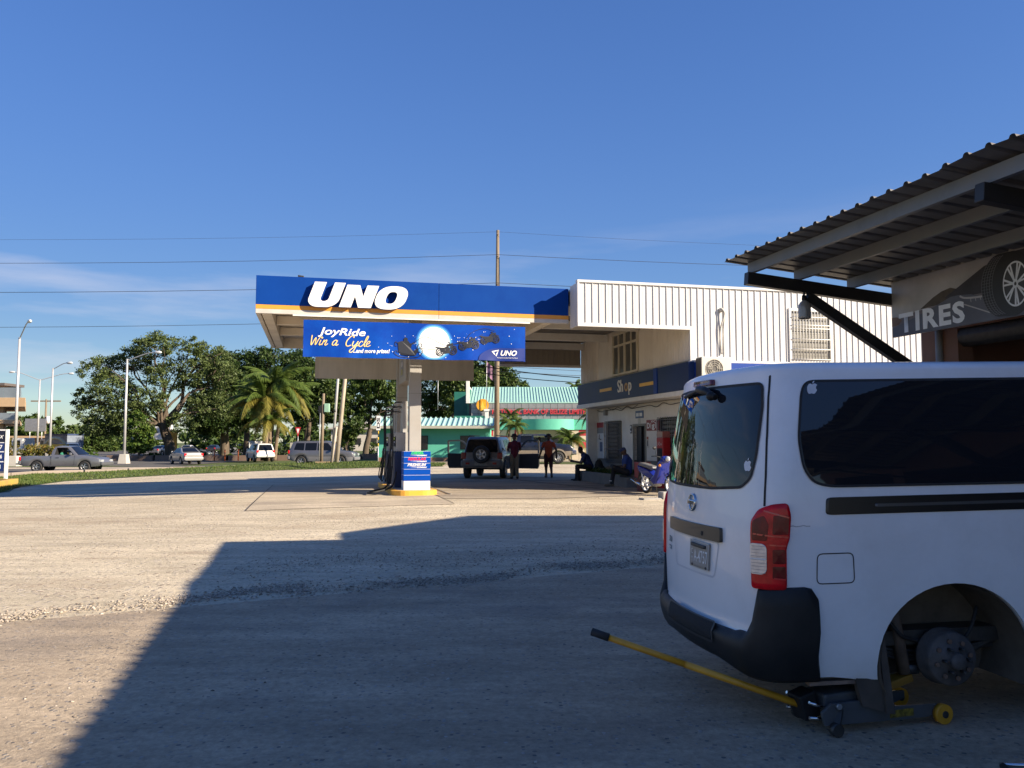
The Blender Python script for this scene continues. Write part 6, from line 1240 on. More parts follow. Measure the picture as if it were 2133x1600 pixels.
for wx in (1.2, 5.05):
    for sg in (-1, 1):
        b = MB(); R0, R1 = .52, .62; n = 14; vs = []
        for i in range(n + 1): a = PI * (-.02 + 1.04 * i / n); vs += [(wx + R0 * math.cos(a), sg * 1.04, .41 + R0 * math.sin(a)), (wx + R1 * math.cos(a), sg * 1.03, .41 + R1 * math.sin(a)), (wx + R1 * math.cos(a), sg * .96, .41 + R1 * math.sin(a))]
        b.add(vs, [(3 * i + j, 3 * i + j + 1, 3 * i + j + 4, 3 * i + j + 3) for i in range(n) for j in range(2)]); b.build('wheel_arch', ptan, f25)
b = MB(); b.box(6.0, 6.32, -.95, .95, .62, .92); b.build('front_bumper', chrome, f25, bevel=.05)
for (x0, x1) in ((2.45, 3.24), (3.36, 4.12)): b = MB(); b.box(x0, x1, -.97, -.955, 1.95, 1.965); b.build('window_trim', chrome, f25)
for x in (2.62, 3.42): b = MB(); b.box(x, x + .16, -1.03, -1.0, 1.22, 1.27); b.build('door_handle', plastic_black, f25)
# ---- dusty 4x4 at the pump lane with both front doors open
d4 = carpaint('paint_dusty_grey', (0.115, 0.112, 0.115), .35, dirt=((0.19, 0.165, 0.135), 0.55, 1.4))
S4 = dict(L=4.2, W=1.74, top=[(0, .74), (.03, 1.02), (.22, 1.60), (.36, 1.68), (2.3, 1.70), (2.55, 1.65), (3.1, 1.10), (3.25, 1.05), (4.0, .97), (4.15, .82), (4.2, .6)], bot=[(0, .44), (.4, .36), (3.9, .34), (4.2, .42)], zb=1.02, tan=.30, wheels=[.80, 3.35])
suv = make_car('four_wheel_drive', 'dusty grey four wheel drive with spare wheel on its tailgate and doors open', 'car', (-1.22, 33.3, gz_(-1, 33)), rad(90 - 9.5), paint=d4, windows=[[(.38, 1.12), (.46, 1.56), (.98, 1.57), (.98, 1.10)], [(1.05, 1.10), (1.05, 1.57), (1.75, 1.58), (1.75, 1.08)], [(1.84, 1.08), (1.84, 1.58), (2.4, 1.56), (2.9, 1.08)]], screens=[(3.08, 1.12, 2.57, 1.63, 'windscreen')], seams=[[(1.80, .42), (1.80, 1.62)], [(2.95, .45), (3.0, 1.02)]], wmesh=wm_suv, wr=.35, trim_z=.58, trim=M('cladding_dusty', (0.10, 0.095, 0.09), 0.6, var=.2), lamps=False, **S4)
b = MB(); P = rounded([(-.66, 1.06), (-.58, 1.57), (.58, 1.57), (.66, 1.06)], .08, 4); b.add([((z - 1.02) / .58 * .19 + .026 - (.0 if z > 1.02 else 0), y, z) for y, z in P], [tuple(range(len(P)))]); b.build('rear_window', car_glass, suv)
b = MB(); b.box(-.10, .16, -.84, .84, .48, .74); b.build('rear_bumper', M('bumper_dusty', (0.11, 0.105, 0.10), 0.6, var=.2), suv, bevel=.05)
for sg in (-1, 1):
    b = MB(); b.box(-.005, .10, sg * .74 - .10, sg * .74 + .10, .80, 1.06, 0); b.build('tail_light', M('tail_dim', (0.20, 0.012, 0.012), 0.2, coat=.4), suv, bevel=.015)
    b = MB(); b.box(-.108, -.098, sg * .55 - .08, sg * .55 + .08, .58, .66); b.build('reflector', M('tail_dim', (0.2, 0.01, 0.01), .2), suv)
    b = MB(); b.bar((.35, sg * .56, 1.735), (2.2, sg * .56, 1.735), .035, .035); b.build('roof_rail', plastic_black, suv)
Rx = Matrix.Rotation(-PI / 2, 4, 'Y')
b = MB(); b.lathe(tyre_prof(.35, .20, .22), Matrix.Translation((-.14, -.02, .98)) @ Rx, 32); spw = b.build('spare_wheel', rubber, suv)
b = MB(); RM = Matrix.Translation((-.14, -.02, .98)) @ Rx; b.lathe([(.205, .09), (.19, .10), (.18, .07), (.165, .03), (.02, .03)], RM, 28)
for k in range(5): a = 2 * PI * k / 5 + .3; b.bar(RM @ Vector((.02 * math.cos(a), .02 * math.sin(a), .085)), RM @ Vector((.185 * math.cos(a), .185 * math.sin(a), .085)), .075, .03, 0, up=(1, 0, 0))
b.lathe([(.0, .105), (.05, .10), (.055, .05)], RM, 14); b.build('rim', alloy, spw)
b = MB(); b.lathe([(.0, .02), (.18, .02)], RM, 24); b.build('disc', dark_inside, spw)
b = MB(); b.box(-.108, -.101, -.26, .26, .54, .70, 0); b.build('number_plate', M('plate_pale', (0.18, 0.17, 0.15), .5, var=.5, vs=18), suv)
b = MB(); b.box(-.012, .0, .32, .60, .82, 1.02); b.build('tailgate_panel', M('panel_dull', (0.14, 0.135, 0.13), .5), suv)
def open_door(sg, ang, x0, lab, name='front_door'):
    """door hinged at its front edge (x0); built flat in (u, z), u running back from the hinge"""
    h = Vector((x0, sg * .86, 0)); d = Vector((-math.cos(ang), sg * math.sin(ang), 0)); nn = Vector((d.y, -d.x, 0))
    T = lambda u, z, q: h + d * u + nn * q + Vector((0, 0, z))
    b = MB(); b.prism([(0.02, .34), (1.18, .34), (1.25, .50), (1.25, .99), (0.02, .96)], T, -.045, .045); o = b.build('front_door', plastic_black if sg > 0 else d4, suv, bevel=.015)
    b = MB(); pts = [(0.06, .97), (.56, 1.48), (.72, 1.55), (1.22, 1.53), (1.22, 1.0)]
    for a, c in zip(pts, pts[1:]): b.bar(T(*a, 0), T(*c, 0), .07, .07)
    b.build('window_frame', d4, o)
    b = MB(); c = T(.22, 1.14, -.12 * sg if sg > 0 else .12); b.box(c.x - .06, c.x + .06, c.y - .09, c.y + .09, c.z - .07, c.z + .07); b.build('mirror', M('mirror_shell', (0.3, 0.32, 0.35), .3), o, bevel=.02)
    return o
open_door(1, rad(86), 2.95, ''); open_door(-1, rad(66), 2.95, '')
# ---- traffic far down the road and parked vehicles
FAR = [('dark blue hatchback waiting behind the yellow flatbed truck', 'sed', pblue, -63.5, 112, 20), ('black sedan parked under the big tree', 'sed', pdark, -38.6, 93.5, 12), ('grey car in the far queue just right of the lamp post', 'sed', silver, -51, 118, 80),
       ('white car in the far queue left of the tree trunk', 'sed', pwhite, -54.5, 138, 95), ('dark hatchback in the far queue touching the white car', 'sed', pdark, -53.0, 146, 95), ('silver car at the tail of the far queue', 'suv', silver2, -52.2, 155, 95), ('red car parked near the tail of the far queue', 'sed', pred, -49.5, 160, 80),
       ('small white car far down the road right of the tree trunk', 'suv', pwhite, -55.5, 205, 92), ('small dark car far down the road right of the tree trunk', 'sed', pdark, -50.0, 212, 92), ('small silver car farthest down the road', 'sed', silver2, -57, 240, 92), ('dark car emerging far beyond the palms', 'suv', pdark, -44, 230, 92)]
for i, (lab, kind, pt, x, y, ang) in enumerate(FAR):
    kw = dict(SD, windows=SDW, screens=SDS, wmesh=wm_car, wr=.31) if kind == 'sed' else dict(SV, windows=SVW, screens=SVS, wmesh=wm_suv, wr=.35)
    make_car('parked_car' if i in (1, 6) else 'queued_car', lab, 'car', (x, y, terr(x, y) + .03), rad(ang), paint=pt, group='cars far down the road', **kw)
dk = make_car('blue_four_wheel_drive', 'dark blue four wheel drive facing us beyond the verge behind the pumps', 'car', (-14.6, 104.3, terr(-14, 100) + .03), rad(-82), paint=pblue, windows=SVW, screens=SVS, wmesh=wm_suv, wr=.35, **SV)
# white pickup and dark pickup in the middle distance
wpk = make_car('white_pickup', 'white pickup truck with a rear hoop seen from behind on the far road', 'pickup truck', (-50.5, 96.0, gz_(-50, 96)), rad(125), paint=pwhite, windows=[[(2.2, 1.1), (2.24, 1.54), (2.9, 1.54), (3.4, 1.1)]], screens=[(3.62, 1.09, 3.05, 1.58, 'windscreen'), (2.01, 1.12, 2.11, 1.56, 'rear_window')], wmesh=wm_suv, wr=.35, scale=1.08, **PK)
b = MB(); b.tube(smooth_pts([(1.85, -.75, 1.0), (1.85, -.72, 1.6), (1.85, -.55, 1.72), (1.85, .55, 1.72), (1.85, .72, 1.6), (1.85, .75, 1.0)], 4), .04, 6); b.build('hoop', pwhite, wpk)
dpk = make_car('dark_pickup', 'dark grey pickup truck just left of the white pickup on the far road', 'pickup truck', (-56.5, 99.5, gz_(-56, 99)), rad(70), paint=pdark, windows=[[(2.2, 1.1), (2.24, 1.54), (2.9, 1.54), (3.4, 1.1)]], screens=[(3.62, 1.09, 3.05, 1.58, 'windscreen')], wmesh=wm_suv, wr=.35, scale=1.08, **PK)
bx = thing('box_truck', 'box truck with a blue roofed grey cargo body on the far road', 'truck', (-57.5, 106, gz_(-57, 106)), rad(150), local=True)
b = MB(); b.box(-2.9, 1.9, -1.1, 1.1, .95, 2.75); b.build('cargo_box', M('cargo_grey', (0.16, 0.19, 0.24), .4, var=.2), bx, bevel=.03); b = MB(); b.box(-2.95, 1.95, -1.12, 1.12, 2.755, 2.95); b.build('roof', M('cargo_blue', (0.03, 0.05, 0.12), .4), bx)
b = MB(); b.hexa([(2.0, -1.0, .55), (3.6, -1.0, .55), (3.6, 1.0, .55), (2.0, 1.0, .55), (2.0, -.95, 2.3), (3.2, -.9, 2.3), (3.2, .9, 2.3), (2.0, .95, 2.3)]); b.build('cab', pwhite, bx, bevel=.06)
b = MB(); b.box(2.4, 3.0, -1.01, 1.01, 1.5, 2.1); b.build('window', car_glass, bx); b = MB(); b.box(-2.8, 2.2, -.9, .9, .55, .93); b.build('chassis', steel_dark, bx)
for x in (-1.8, 2.8):
    for sg in (-1, 1): put_wheel(bx, wm_truck, x, sg * .92, .41, sg)
yt = thing('loader_truck', 'white cab truck carrying a yellow machine under a pale arch', 'truck', (-52.0, 92.6, gz_(-52, 92)), rad(175), local=True)
b = MB(); b.hexa([(2.0, -1.05, .5), (3.8, -1.05, .5), (3.8, 1.05, .5), (2.0, 1.05, .5), (2.0, -1.0, 2.35), (3.3, -.95, 2.35), (3.3, .95, 2.35), (2.0, 1.0, 2.35)]); b.build('cab', pwhite, yt, bevel=.06); b = MB(); b.box(2.3, 3.1, -1.06, 1.06, 1.45, 2.1); b.build('window', car_glass, yt)
b = MB(); b.box(-3, 1.95, -1.0, 1.0, .7, .95); b.build('flatbed', steel_dark, yt); b = MB(); b.box(-2.4, .2, -.6, .6, 1.0, 1.7); b.build('machine', yellow_paint, yt, bevel=.1)
b = MB(); b.tube([(-1.1 + 1.25 * math.cos(PI * k / 12), 0, 1.2 + 1.15 * math.sin(PI * k / 12)) for k in range(13)], .17, 8); b.build('arch', M('arch_cream', (0.55, 0.45, 0.27), .5), yt)
for x in (-2, 2.9):
    for sg in (-1, 1): put_wheel(yt, wm_truck, x, sg * .9, .41, sg)
# ================================================================ MOPED
mp_ = thing('moped', 'blue moped with white spoked wheels parked beside the red newspaper box', 'motorcycle', (3.86, 23.95, .15), rad(-66), local=True)
mblue = M('moped_blue', (0.010, 0.022, 0.22), .25, var=.08, coat=.5); mgrey = M('moped_grey', (0.14, 0.14, 0.145), .5)
wmm = MB(); wmm.lathe(tyre_prof(.285, .22, .075), Ry, 28); mty = wmm.mesh('tyre'); mty.materials.append(rubber)
q = MB(); q.lathe([(.222, .03), (.195, .034), (.195, -.034), (.222, -.03)], Ry, 28)
for k in range(5): a = 2 * PI * k / 5; q.bar((.02 * math.cos(a), 0, .02 * math.sin(a)), (.2 * math.cos(a + .2), 0, .2 * math.sin(a + .2)), .055, .03, 0, up=(0, 1, 0))
q.cyl((0, -.04, 0), (0, .04, 0), .045); mrm = q.mesh('rim'); mrm.materials.append(white_clean)
for x in (0.0, 1.22):
    o = bpy.data.objects.new('wheel', mty); COL.objects.link(o); o.parent = mp_; o.location = (x, 0, .285); c = bpy.data.objects.new('rim', mrm); COL.objects.link(c); c.parent = o
def mpri(name, poly, w, mat, bev=.03): b = MB(); b.prism(poly, lambda a, z, d: (a, d, z), -w / 2, w / 2); return b.build(name, mat, mp_, bevel=bev)
mpri('tail_fairing', [(-.30, .72), (-.22, .60), (.18, .46), (.45, .42), (.52, .52), (.30, .66), (-.05, .74), (-.32, .80)], .22, mblue); mpri('leg_shield', [(.42, .40), (.60, .28), (.74, .30), (.86, .55), (1.02, .92), (.98, .98), (.84, .90), (.66, .56)], .36, mblue, .05)
mpri('seat', [(-.28, .80), (-.02, .755), (.34, .70), (.50, .72), (.46, .78), (.10, .84), (-.20, .88)], .24, mgrey, .04); mpri('front_mudguard', [(1.0, .55), (1.12, .62), (1.30, .60), (1.46, .48), (1.42, .46), (1.28, .55), (1.12, .57)], .13, mblue, .02); mpri('rear_mudguard', [(-.30, .60), (-.36, .40), (-.32, .40), (-.22, .58)], .12, plastic_black, .01)
mpri('engine', [(.32, .22), (.62, .22), (.68, .38), (.36, .42)], .22, M('engine_alloy', (0.3, 0.3, 0.3), .4, .6), .03); mpri('headlight_cowl', [(.86, .92), (.98, .86), (1.10, .96), (1.04, 1.08), (.90, 1.08)], .26, mblue, .06)
for sg in (-1, 1):
    b = MB(); b.tube([(1.0, sg * .07, .62), (1.22, sg * .065, .285)], .02, 8); b.build('fork', chrome, mp_)
    b = MB(); b.tube([(.95, sg * .05, 1.02), (.88, sg * .28, 1.08), (.82, sg * .36, 1.07)], .014, 6); b.build('handlebar', plastic_black, mp_); b = MB(); b.tube([(.88, sg * .24, 1.08), (.92, sg * .30, 1.26)], .006, 5); b.ball((.92, sg * .32, 1.30), .055, 10, sq=(.3, 1.2, .8)); b.build('mirror', plastic_black, mp_)
    b = MB(); b.ball((.98, sg * .20, .82), .04, 8); b.build('indicator', amber_lens, mp_); b = MB(); b.tube([(-.1, sg * .09, .62), (0, sg * .09, .285)], .022, 8); b.build('shock_absorber', white_clean, mp_)
b = MB(); b.ball((1.08, 0, 1.0), .075, 12); b.build('headlight', clear_lens, mp_); b = MB(); b.tube([(.45, -.12, .24), (.1, -.14, .20), (-.1, -.15, .24)], .022, 8); b.tube([(-.08, -.15, .24), (-.52, -.16, .37)], [.04, .05], 12); b.build('exhaust', chrome, mp_); b = MB(); b.ball((-.31, 0, .76), .05, 10); b.build('tail_light', red_lens, mp_)
b = MB(); b.tube([(.35, .10, .25), (.22, .22, .02)], .012, 6); b.build('stand', steel_dark, mp_)
# ================================================================ PEOPLE
skin_dark = M('skin_dark', (0.075, 0.040, 0.026), 0.5, var=0.1); hair_m = M('hair_black', (0.008, 0.007, 0.007), 0.6)
def capsule(mb, p, q, r0, r1): mb.tube([p, q], [r0, r1], 10); mb.ball(p, r0, 10); mb.ball(q, r1, 10)
def person(label, J, loc, rz, cloth, hat=None, feet='shoe', sleeve=.55, shorts=None, group=None, scale=1.0):
    """J: joints as (forward, left, up); one continuous body, voxel-fused, coloured by the nearest limb"""
    V_ = {k: Vector(v) for k, v in J.items()}; bones = []
    def bone(a, c, r0, r1, reg, fuse=True): bones.append((Vector(a), Vector(c), r0, r1, reg))
    bone(V_['pelvis'], V_['chest'], .135, .15, 'shirt'); bone(V_['chest'], V_['neck'].lerp(V_['chest'], .25), .155, .10, 'shirt'); bone(V_['neck'].lerp(V_['chest'], .12), V_['head'].lerp(V_['neck'], .3), .052, .05, 'skin')
    for s in 'lr':
        sh, el, wr = V_[s + 'sho'], V_[s + 'elb'], V_[s + 'wri']; m_ = sh.lerp(el, sleeve)
        bone(V_['chest'].lerp(sh, .4) + Vector((0, 0, .06)), sh, .08, .062, 'shirt'); bone(sh, m_, .062, .054, 'shirt'); bone(m_, el, .045, .040, 'skin'); bone(el, wr, .040, .027, 'skin')
        hd = (wr - el).normalized(); hand = wr + hd * .085; bone(wr, hand, .030, .036, 'skin')
        sd = hd.cross(Vector((1, 0, .2))).normalized()
        for k in range(4): o = sd * (.020 * (k - 1.5)); b0 = hand + o + hd * .01; b1 = b0 + (hd + Vector((.25, 0, 0))).normalized() * (.040 + .008 * (1 if k in (1, 2) else 0)); b2 = b1 + (hd + Vector((.7, 0, 0))).normalized() * .028; bone(b0, b1, .0105, .0100, 'skin'); bone(b1, b2, .0100, .0090, 'skin')
        t0 = wr + hd * .03 + Vector((.02, 0, 0)); bone(t0, t0 + (hd * .5 + Vector((.6, 0, 0)) - sd * .4).normalized() * .05, .013, .011, 'skin')
        hp, kn, an, to = V_[s + 'hip'], V_[s + 'kne'], V_[s + 'ank'], V_[s + 'toe']; leg = 'trousers' if not shorts else 'skin'
        bone(V_['pelvis'], hp, .12, .105, 'trousers'); bone(hp, kn, .100, .070, 'trousers'); 
        if shorts: kk = kn.lerp(an, .08); bone(kn, kk, .072, .07, 'trousers'); bone(kk, an, .056, .036, 'skin')
        else: bone(kn, an, .064, .055, 'trousers')
        bone(an, an + Vector((0, 0, -.04)), .042, .045, 'shoe'); bone(an + Vector((-.03, 0, -.045)), to, .046, .040, 'shoe')
    hd_ = V_['head']; fw = Vector(J.get('look', (1, 0, 0))).normalized(); up = (hd_ - V_['neck']).normalized()
    bones = [(a, c, r0 * (1.12 if max(r0, r1) > .03 else 1.05) + .004, r1 * (1.12 if max(r0, r1) > .03 else 1.05) + .004, reg) for a, c, r0, r1, reg in bones]
    mb = MB()
    for a, c, r0, r1, reg in bones: capsule(mb, a, c, r0, r1)
    mb.ball(hd_ + up * .02 - fw * .005, .105, 16, sq=(.92, .80, 1.08)); mb.ball(hd_ - up * .055 + fw * .028, .068, 12, sq=(.9, .85, .9)); mb.ball(hd_ + fw * .103 - up * .01, .018, 8, sq=(1, .8, 1.3)); mb.ball(hd_ + fw * .088 - up * .062, .02, 8, sq=(.8, 1.5, .6))
    lf = up.cross(fw).normalized()
    for s in (-1, 1): mb.ball(hd_ + lf * .082 * s - fw * .01, .022, 8, sq=(.9, .5, 1.4))
    o = mb.build('person', [skin_dark], fix=False); rm = o.modifiers.new('fuse', 'REMESH'); rm.mode = 'VOXEL'; rm.voxel_size = .0105; rm.use_smooth_shade = True; sm_ = o.modifiers.new('soft', 'SMOOTH'); sm_.iterations = 3; sm_.factor = .5
    dg = bpy.context.evaluated_depsgraph_get(); me = bpy.data.meshes.new_from_object(o.evaluated_get(dg)); o.modifiers.clear(); o.data = me; me.name = 'person'
    regs = ['skin', 'shirt', 'trousers', 'shoe']; me.materials.clear()
    for r_ in regs: me.materials.append(skin_dark if r_ == 'skin' else cloth[r_])
    n = len(me.polygons); C = np.zeros(n * 3); me.polygons.foreach_get('center', C); C = C.reshape(-1, 3); best = np.full(n, 1e9); idx = np.zeros(n, int)
    for a, c, r0, r1, reg in bones + [(hd_ - up * .08, hd_ + up * .1, .1, .1, 'skin')]:
        A_, B_ = np.array(a), np.array(c); ab = B_ - A_; tt = np.clip(((C - A_) @ ab) / max(1e-9, ab @ ab), 0, 1); d = np.linalg.norm(C - (A_ + tt[:, None] * ab), axis=1) - (r0 + (r1 - r0) * tt); w = d < best; best[w] = d[w]; idx[w] = regs.index(reg)
    me.polygons.foreach_set('material_index', idx.astype(np.int32)); me.polygons.foreach_set('use_smooth', np.ones(n, bool)); me.update()
    LOCALROOT.add(o.name); o.location = loc; o.rotation_euler = (0, 0, rz); o.scale = (scale,) * 3; tag(o, label, 'person', group)
    e = MB()
    for s in (-1, 1): e.ball(hd_ + fw * .088 + lf * .033 * s + up * .022, .010, 8)
    e.build('eye', print_black, o)
    if hat == 'brim':
        b = MB(); Mx = frame_matrix(hd_ + up * .065, lf, fw); b.lathe([(.155, .0), (.165, .008), (.105, .02), (.100, .09), (.07, .105), (.0, .105)], Mx if (Mx.to_3x3() @ Vector((0, 0, 1))).dot(up) > 0 else Mx @ Matrix.Rotation(PI, 4, 'X'), 20); b.build('hat', cloth.get('hat', hair_m), o)
    elif hat == 'cap':
        b = MB(); Mx = frame_matrix(hd_ + up * .045, lf, fw); Mx = Mx if (Mx.to_3x3() @ Vector((0, 0, 1))).dot(up) > 0 else Mx @ Matrix.Rotation(PI, 4, 'X'); b.lathe([(.106, 0), (.106, .03), (.09, .07), (.05, .095), (0, .10)], Mx, 18); c = hd_ + up * .05 + fw * .14; b.bar(c - fw * .05 + up * .005, c + fw * .06 - up * .02, .14, .012, 0, up=up); b.build('cap', cloth['hat'], o)
    else:
        b = MB(); b.ball(hd_ + up * .04 - fw * .022, .108, 16, sq=(.94, .84, 1.0)); b.build('hair', hair_m, o)
    return o
def shirt(n, c, **k): return M(n, c, .85, var=.18, vs=7, bump=.25, bs=18, **k)
stand = dict(pelvis=(0, 0, .97), chest=(.0, 0, 1.30), neck=(.01, 0, 1.50), head=(.03, 0, 1.64), lsho=(0, .19, 1.42), rsho=(0, -.19, 1.42), lelb=(.06, .26, 1.16), relb=(.10, -.25, 1.17), lwri=(.28, .18, 1.20), rwri=(.32, -.14, 1.22), lhip=(0, .09, .92), rhip=(0, -.09, .92), lkne=(.03, .10, .50), rkne=(.0, -.10, .50), lank=(0, .11, .09), rank=(-.04, -.11, .09), ltoe=(.17, .13, .04), rtoe=(.13, -.14, .04), look=(1, 0, -.25))
person('man in a dark red shirt and hat standing by the open car door', stand, (0.10, 33.55, .145), rad(97), dict(shirt=shirt('shirt_maroon', (0.115, 0.010, 0.026)), trousers=shirt('trousers_khaki', (0.20, 0.165, 0.12)), shoe=rubber, hat=M('hat_dark', (0.02, 0.017, 0.016), .8)), hat='brim')
walk = dict(stand, lelb=(-.06, .30, 1.16), lwri=(.02, .36, .93), relb=(-.05, -.31, 1.16), rwri=(.08, -.33, .94), lhip=(0, .09, .92), lkne=(.10, .10, .51), lank=(.0, .10, .11), ltoe=(.17, .12, .05), rkne=(.02, -.10, .50), rank=(-.20, -.11, .13), rtoe=(-.04, -.12, .04))
person('man in an orange shirt, dark shorts and hat walking across the forecourt', walk, (1.52, 34.5, .145), rad(92), dict(shirt=shirt('shirt_orange', (0.34, 0.055, 0.018)), trousers=shirt('shorts_wine', (0.05, 0.010, 0.014)), shoe=M('shoe_mixed', (0.12, 0.09, 0.09), .7, var=.6, vs=12), hat=M('hat_dark', (0.02, 0.017, 0.016), .8)), hat='brim', shorts=True)
sit = dict(pelvis=(0, 0, .13), chest=(.16, 0, .44), neck=(.26, 0, .61), head=(.35, 0, .74), lsho=(.20, .19, .54), rsho=(.20, -.19, .54), lelb=(.34, .20, .27), relb=(.34, -.20, .27), lwri=(.58, .08, .31), rwri=(.60, -.06, .33), lhip=(.04, .10, .11), rhip=(.04, -.10, .11), lkne=(.48, .14, .13), rkne=(.48, -.13, .13), lank=(.44, .15, -.34), rank=(.50, -.13, -.34), ltoe=(.62, .17, -.40), rtoe=(.68, -.15, -.40), look=(1, 0, -.75))
uni = dict(shirt=shirt('shirt_navy', (0.014, 0.028, 0.105)), trousers=shirt('trousers_black', (0.013, 0.013, 0.016)), shoe=rubber, hat=M('cap_navy', (0.02, 0.035, 0.10), .8))
p1_ = person('bareheaded man in a navy shirt seated on the planter end looking at a phone', sit, (2.98, 31.85, .56), rad(180), uni, group=None)
sit2 = dict(sit, chest=(.02, 0, .46), neck=(.05, 0, .64), head=(.12, 0, .77), lsho=(.04, .19, .56), rsho=(.04, -.19, .56), lelb=(.10, .24, .28), relb=(.12, -.24, .28), lwri=(.36, .10, .26), rwri=(.38, -.06, .28), rkne=(.46, -.10, .17), rank=(.52, -.02, -.27), rtoe=(.72, -.02, -.34), lkne=(.44, .24, .26), lank=(.52, -.10, .29), ltoe=(.66, -.20, .23), look=(1, 0, -.55))
p2_ = person('capped man in a navy shirt seated with one leg crossed, beside the newspaper box', sit2, (3.80, 27.35, .53), rad(172), dict(uni, shirt=shirt('shirt_royal', (0.016, 0.045, 0.19)), shoe=M('shoe_tan', (0.10, 0.085, 0.06), .8)), hat='cap')
b = MB(); b.bar((2.30, 31.83, .90), (2.20, 31.83, .97), .075, .012); tag(b.build('phone', print_black), 'black phone held by the bareheaded seated man', 'phone')
b = MB(); b.tube([(3.28, 27.46, .33), (3.28, 27.46, .355)], .068, 14); tag(b.build('reflective_band', white_clean, parent=None), 'pale reflective band round the shin of the seated man in a cap', 'ankle band')
b = MB(); b.ball((3.30, 31.6, .72), .2, 14, sq=(.8, .9, 1.25)); b.ball((3.38, 31.5, .62), .16, 12, sq=(1, 1, .8)); b.tube([(3.2, 31.52, .85), (3.25, 31.45, 1.0), (3.33, 31.52, .88)], .015, 6); tag(b.build('backpack', M('bag_black', (0.012, 0.012, 0.013), .8, bump=.3, bs=20)), 'black backpack standing on the planter behind the bareheaded man', 'bag')
# drivers glimpsed in two trucks
drv = dict(sit, chest=(.02, 0, .46), neck=(.03, 0, .63), head=(.06, 0, .76), lsho=(.02, .19, .54), rsho=(.02, -.19, .54), look=(1, 0, 0), lwri=(.5, .12, .42), rwri=(.5, -.12, .42), lank=(.8, .15, -.1), rank=(.8, -.13, -.1), lkne=(.46, .14, .16), rkne=(.46, -.13, .16), ltoe=(.9, .15, -.1), rtoe=(.9, -.13, -.1))
person('driver in a green shirt at the window of the silver grey pickup', drv, (-28.15, 52.0, gz_(-29, 52) + .60), rad(1.5), dict(uni, shirt=shirt('shirt_green', (0.02, 0.16, 0.10))))
drv2 = dict(drv, rsho=(.05, -.22, .54), relb=(.02, -.50, .52), rwri=(-.22, -.58, .62))
person('driver of the navy truck with one arm out of the window', drv2, (1.85, 57.85, gz_(1, 58) + .95), rad(-1), dict(uni, shirt=shirt('shirt_black', (0.015, 0.015, 0.017))))

# ================================================================ BANK
bank = thing('bank_building', 'green and beige bank with a pale green roof and red lettering', 'building', (3, 76, .12))
bk_roof = M('bank_roof', (0.36, 0.58, 0.50), 0.4, var=0.05, dirt=((0.42, 0.58, 0.50), 0.4, .5)); bk_green = M('bank_green', (0.095, 0.42, 0.30), 0.6, var=0.05); bk_panel = M('bank_panel', (0.27, 0.27, 0.275), 0.35, 0.2, var=0.14, vs=.8); bk_beige = M('bank_beige', (0.52, 0.44, 0.33), 0.7, var=0.05); bk_red = M('bank_red', (0.48, 0.03, 0.045), 0.6); bk_teal = M('bank_teal', (0.02, 0.15, 0.11), 0.5, var=.1)
BY, bx0, bx1, bz0 = 72.0, -3.75, 13.5, 0.1
b = MB(); b.box(bx0, bx1, BY + .12, BY + 14, bz0, 5.05); b.build('wall', bk_beige, bank)
# roof of standing-seam trays
nT = 66
rfm = None
for k in range(nT):
    x0 = bx0 + (bx1 - bx0) * k / nT; w_ = (bx1 - bx0) / nT
    if rfm is None:
        b = MB(); b.add([(0, BY - .1, 5.10), (w_, BY - .1, 5.10), (w_, BY + 5.5, 6.75), (0, BY + 5.5, 6.75), (0, BY - .1, 5.02), (w_, BY - .1, 5.02)], [(0, 1, 2, 3), (4, 5, 1, 0)])
        for (p, q) in ((w_ - .05, w_ - .012),): b.add([(p, BY - .12, 5.11), (q, BY - .12, 5.11), (q, BY + 5.5, 6.77), (p, BY + 5.5, 6.77), (p + .01, BY - .12, 5.15), (q - .01, BY - .12, 5.15), (q - .01, BY + 5.5, 6.81), (p + .01, BY + 5.5, 6.81)], [(0, 1, 5, 4), (4, 5, 6, 7), (0, 4, 7, 3), (1, 2, 6, 5)], 1)
        rfm = b.mesh('roof_tray'); rfm.materials.append(bk_roof); rfm.materials.append(M('bank_rib', (0.30, 0.52, 0.44), .5))
    o = bpy.data.objects.new('roof_tray', rfm); COL.objects.link(o); o.parent = bank; o.matrix_parent_inverse = inv_of(bank); o.location = (x0, 0, 0)
b = MB(); b.box(bx0, bx1, BY + 5.5, BY + 5.6, 5, 6.8); b.build('ridge', bk_roof, bank)
# three rows of grey facing panels
cw = .627; pm = MB(); pm.box(.012, cw - .012, BY - .06, BY + .05, 0, .46); pme = pm.mesh('facing_panel'); pme.materials.append(bk_panel)
for r_ in range(3):
    for k in range(int((bx1 - bx0) / cw)):
        o = bpy.data.objects.new('facing_panel', pme); COL.objects.link(o); o.parent = bank; o.matrix_parent_inverse = inv_of(bank); o.location = (bx0 + .2 + cw * k, random.uniform(-.008, .008), 3.62 + .484 * r_)
b = MB(); b.box(bx0, bx1, BY + .052, BY + .118, 3.6, 5.06); b.build('facing_joint', M('joint_dark', (0.05, 0.05, 0.055), .7), bank)
b = MB(); b.box(bx0, bx1, BY - .08, BY + .10, 2.72, 3.59); b.build('green_band', bk_green, bank)
b = MB(); n = 20; cx_, rr = 3.05, 2.35; vs = []
for i in range(n + 1): a = PI * i / n; vs += [(cx_ - rr * math.cos(a), BY - .08 - 1.75 * math.sin(a), 2.70), (cx_ - rr * math.cos(a), BY - .08 - 1.75 * math.sin(a), 3.60)]
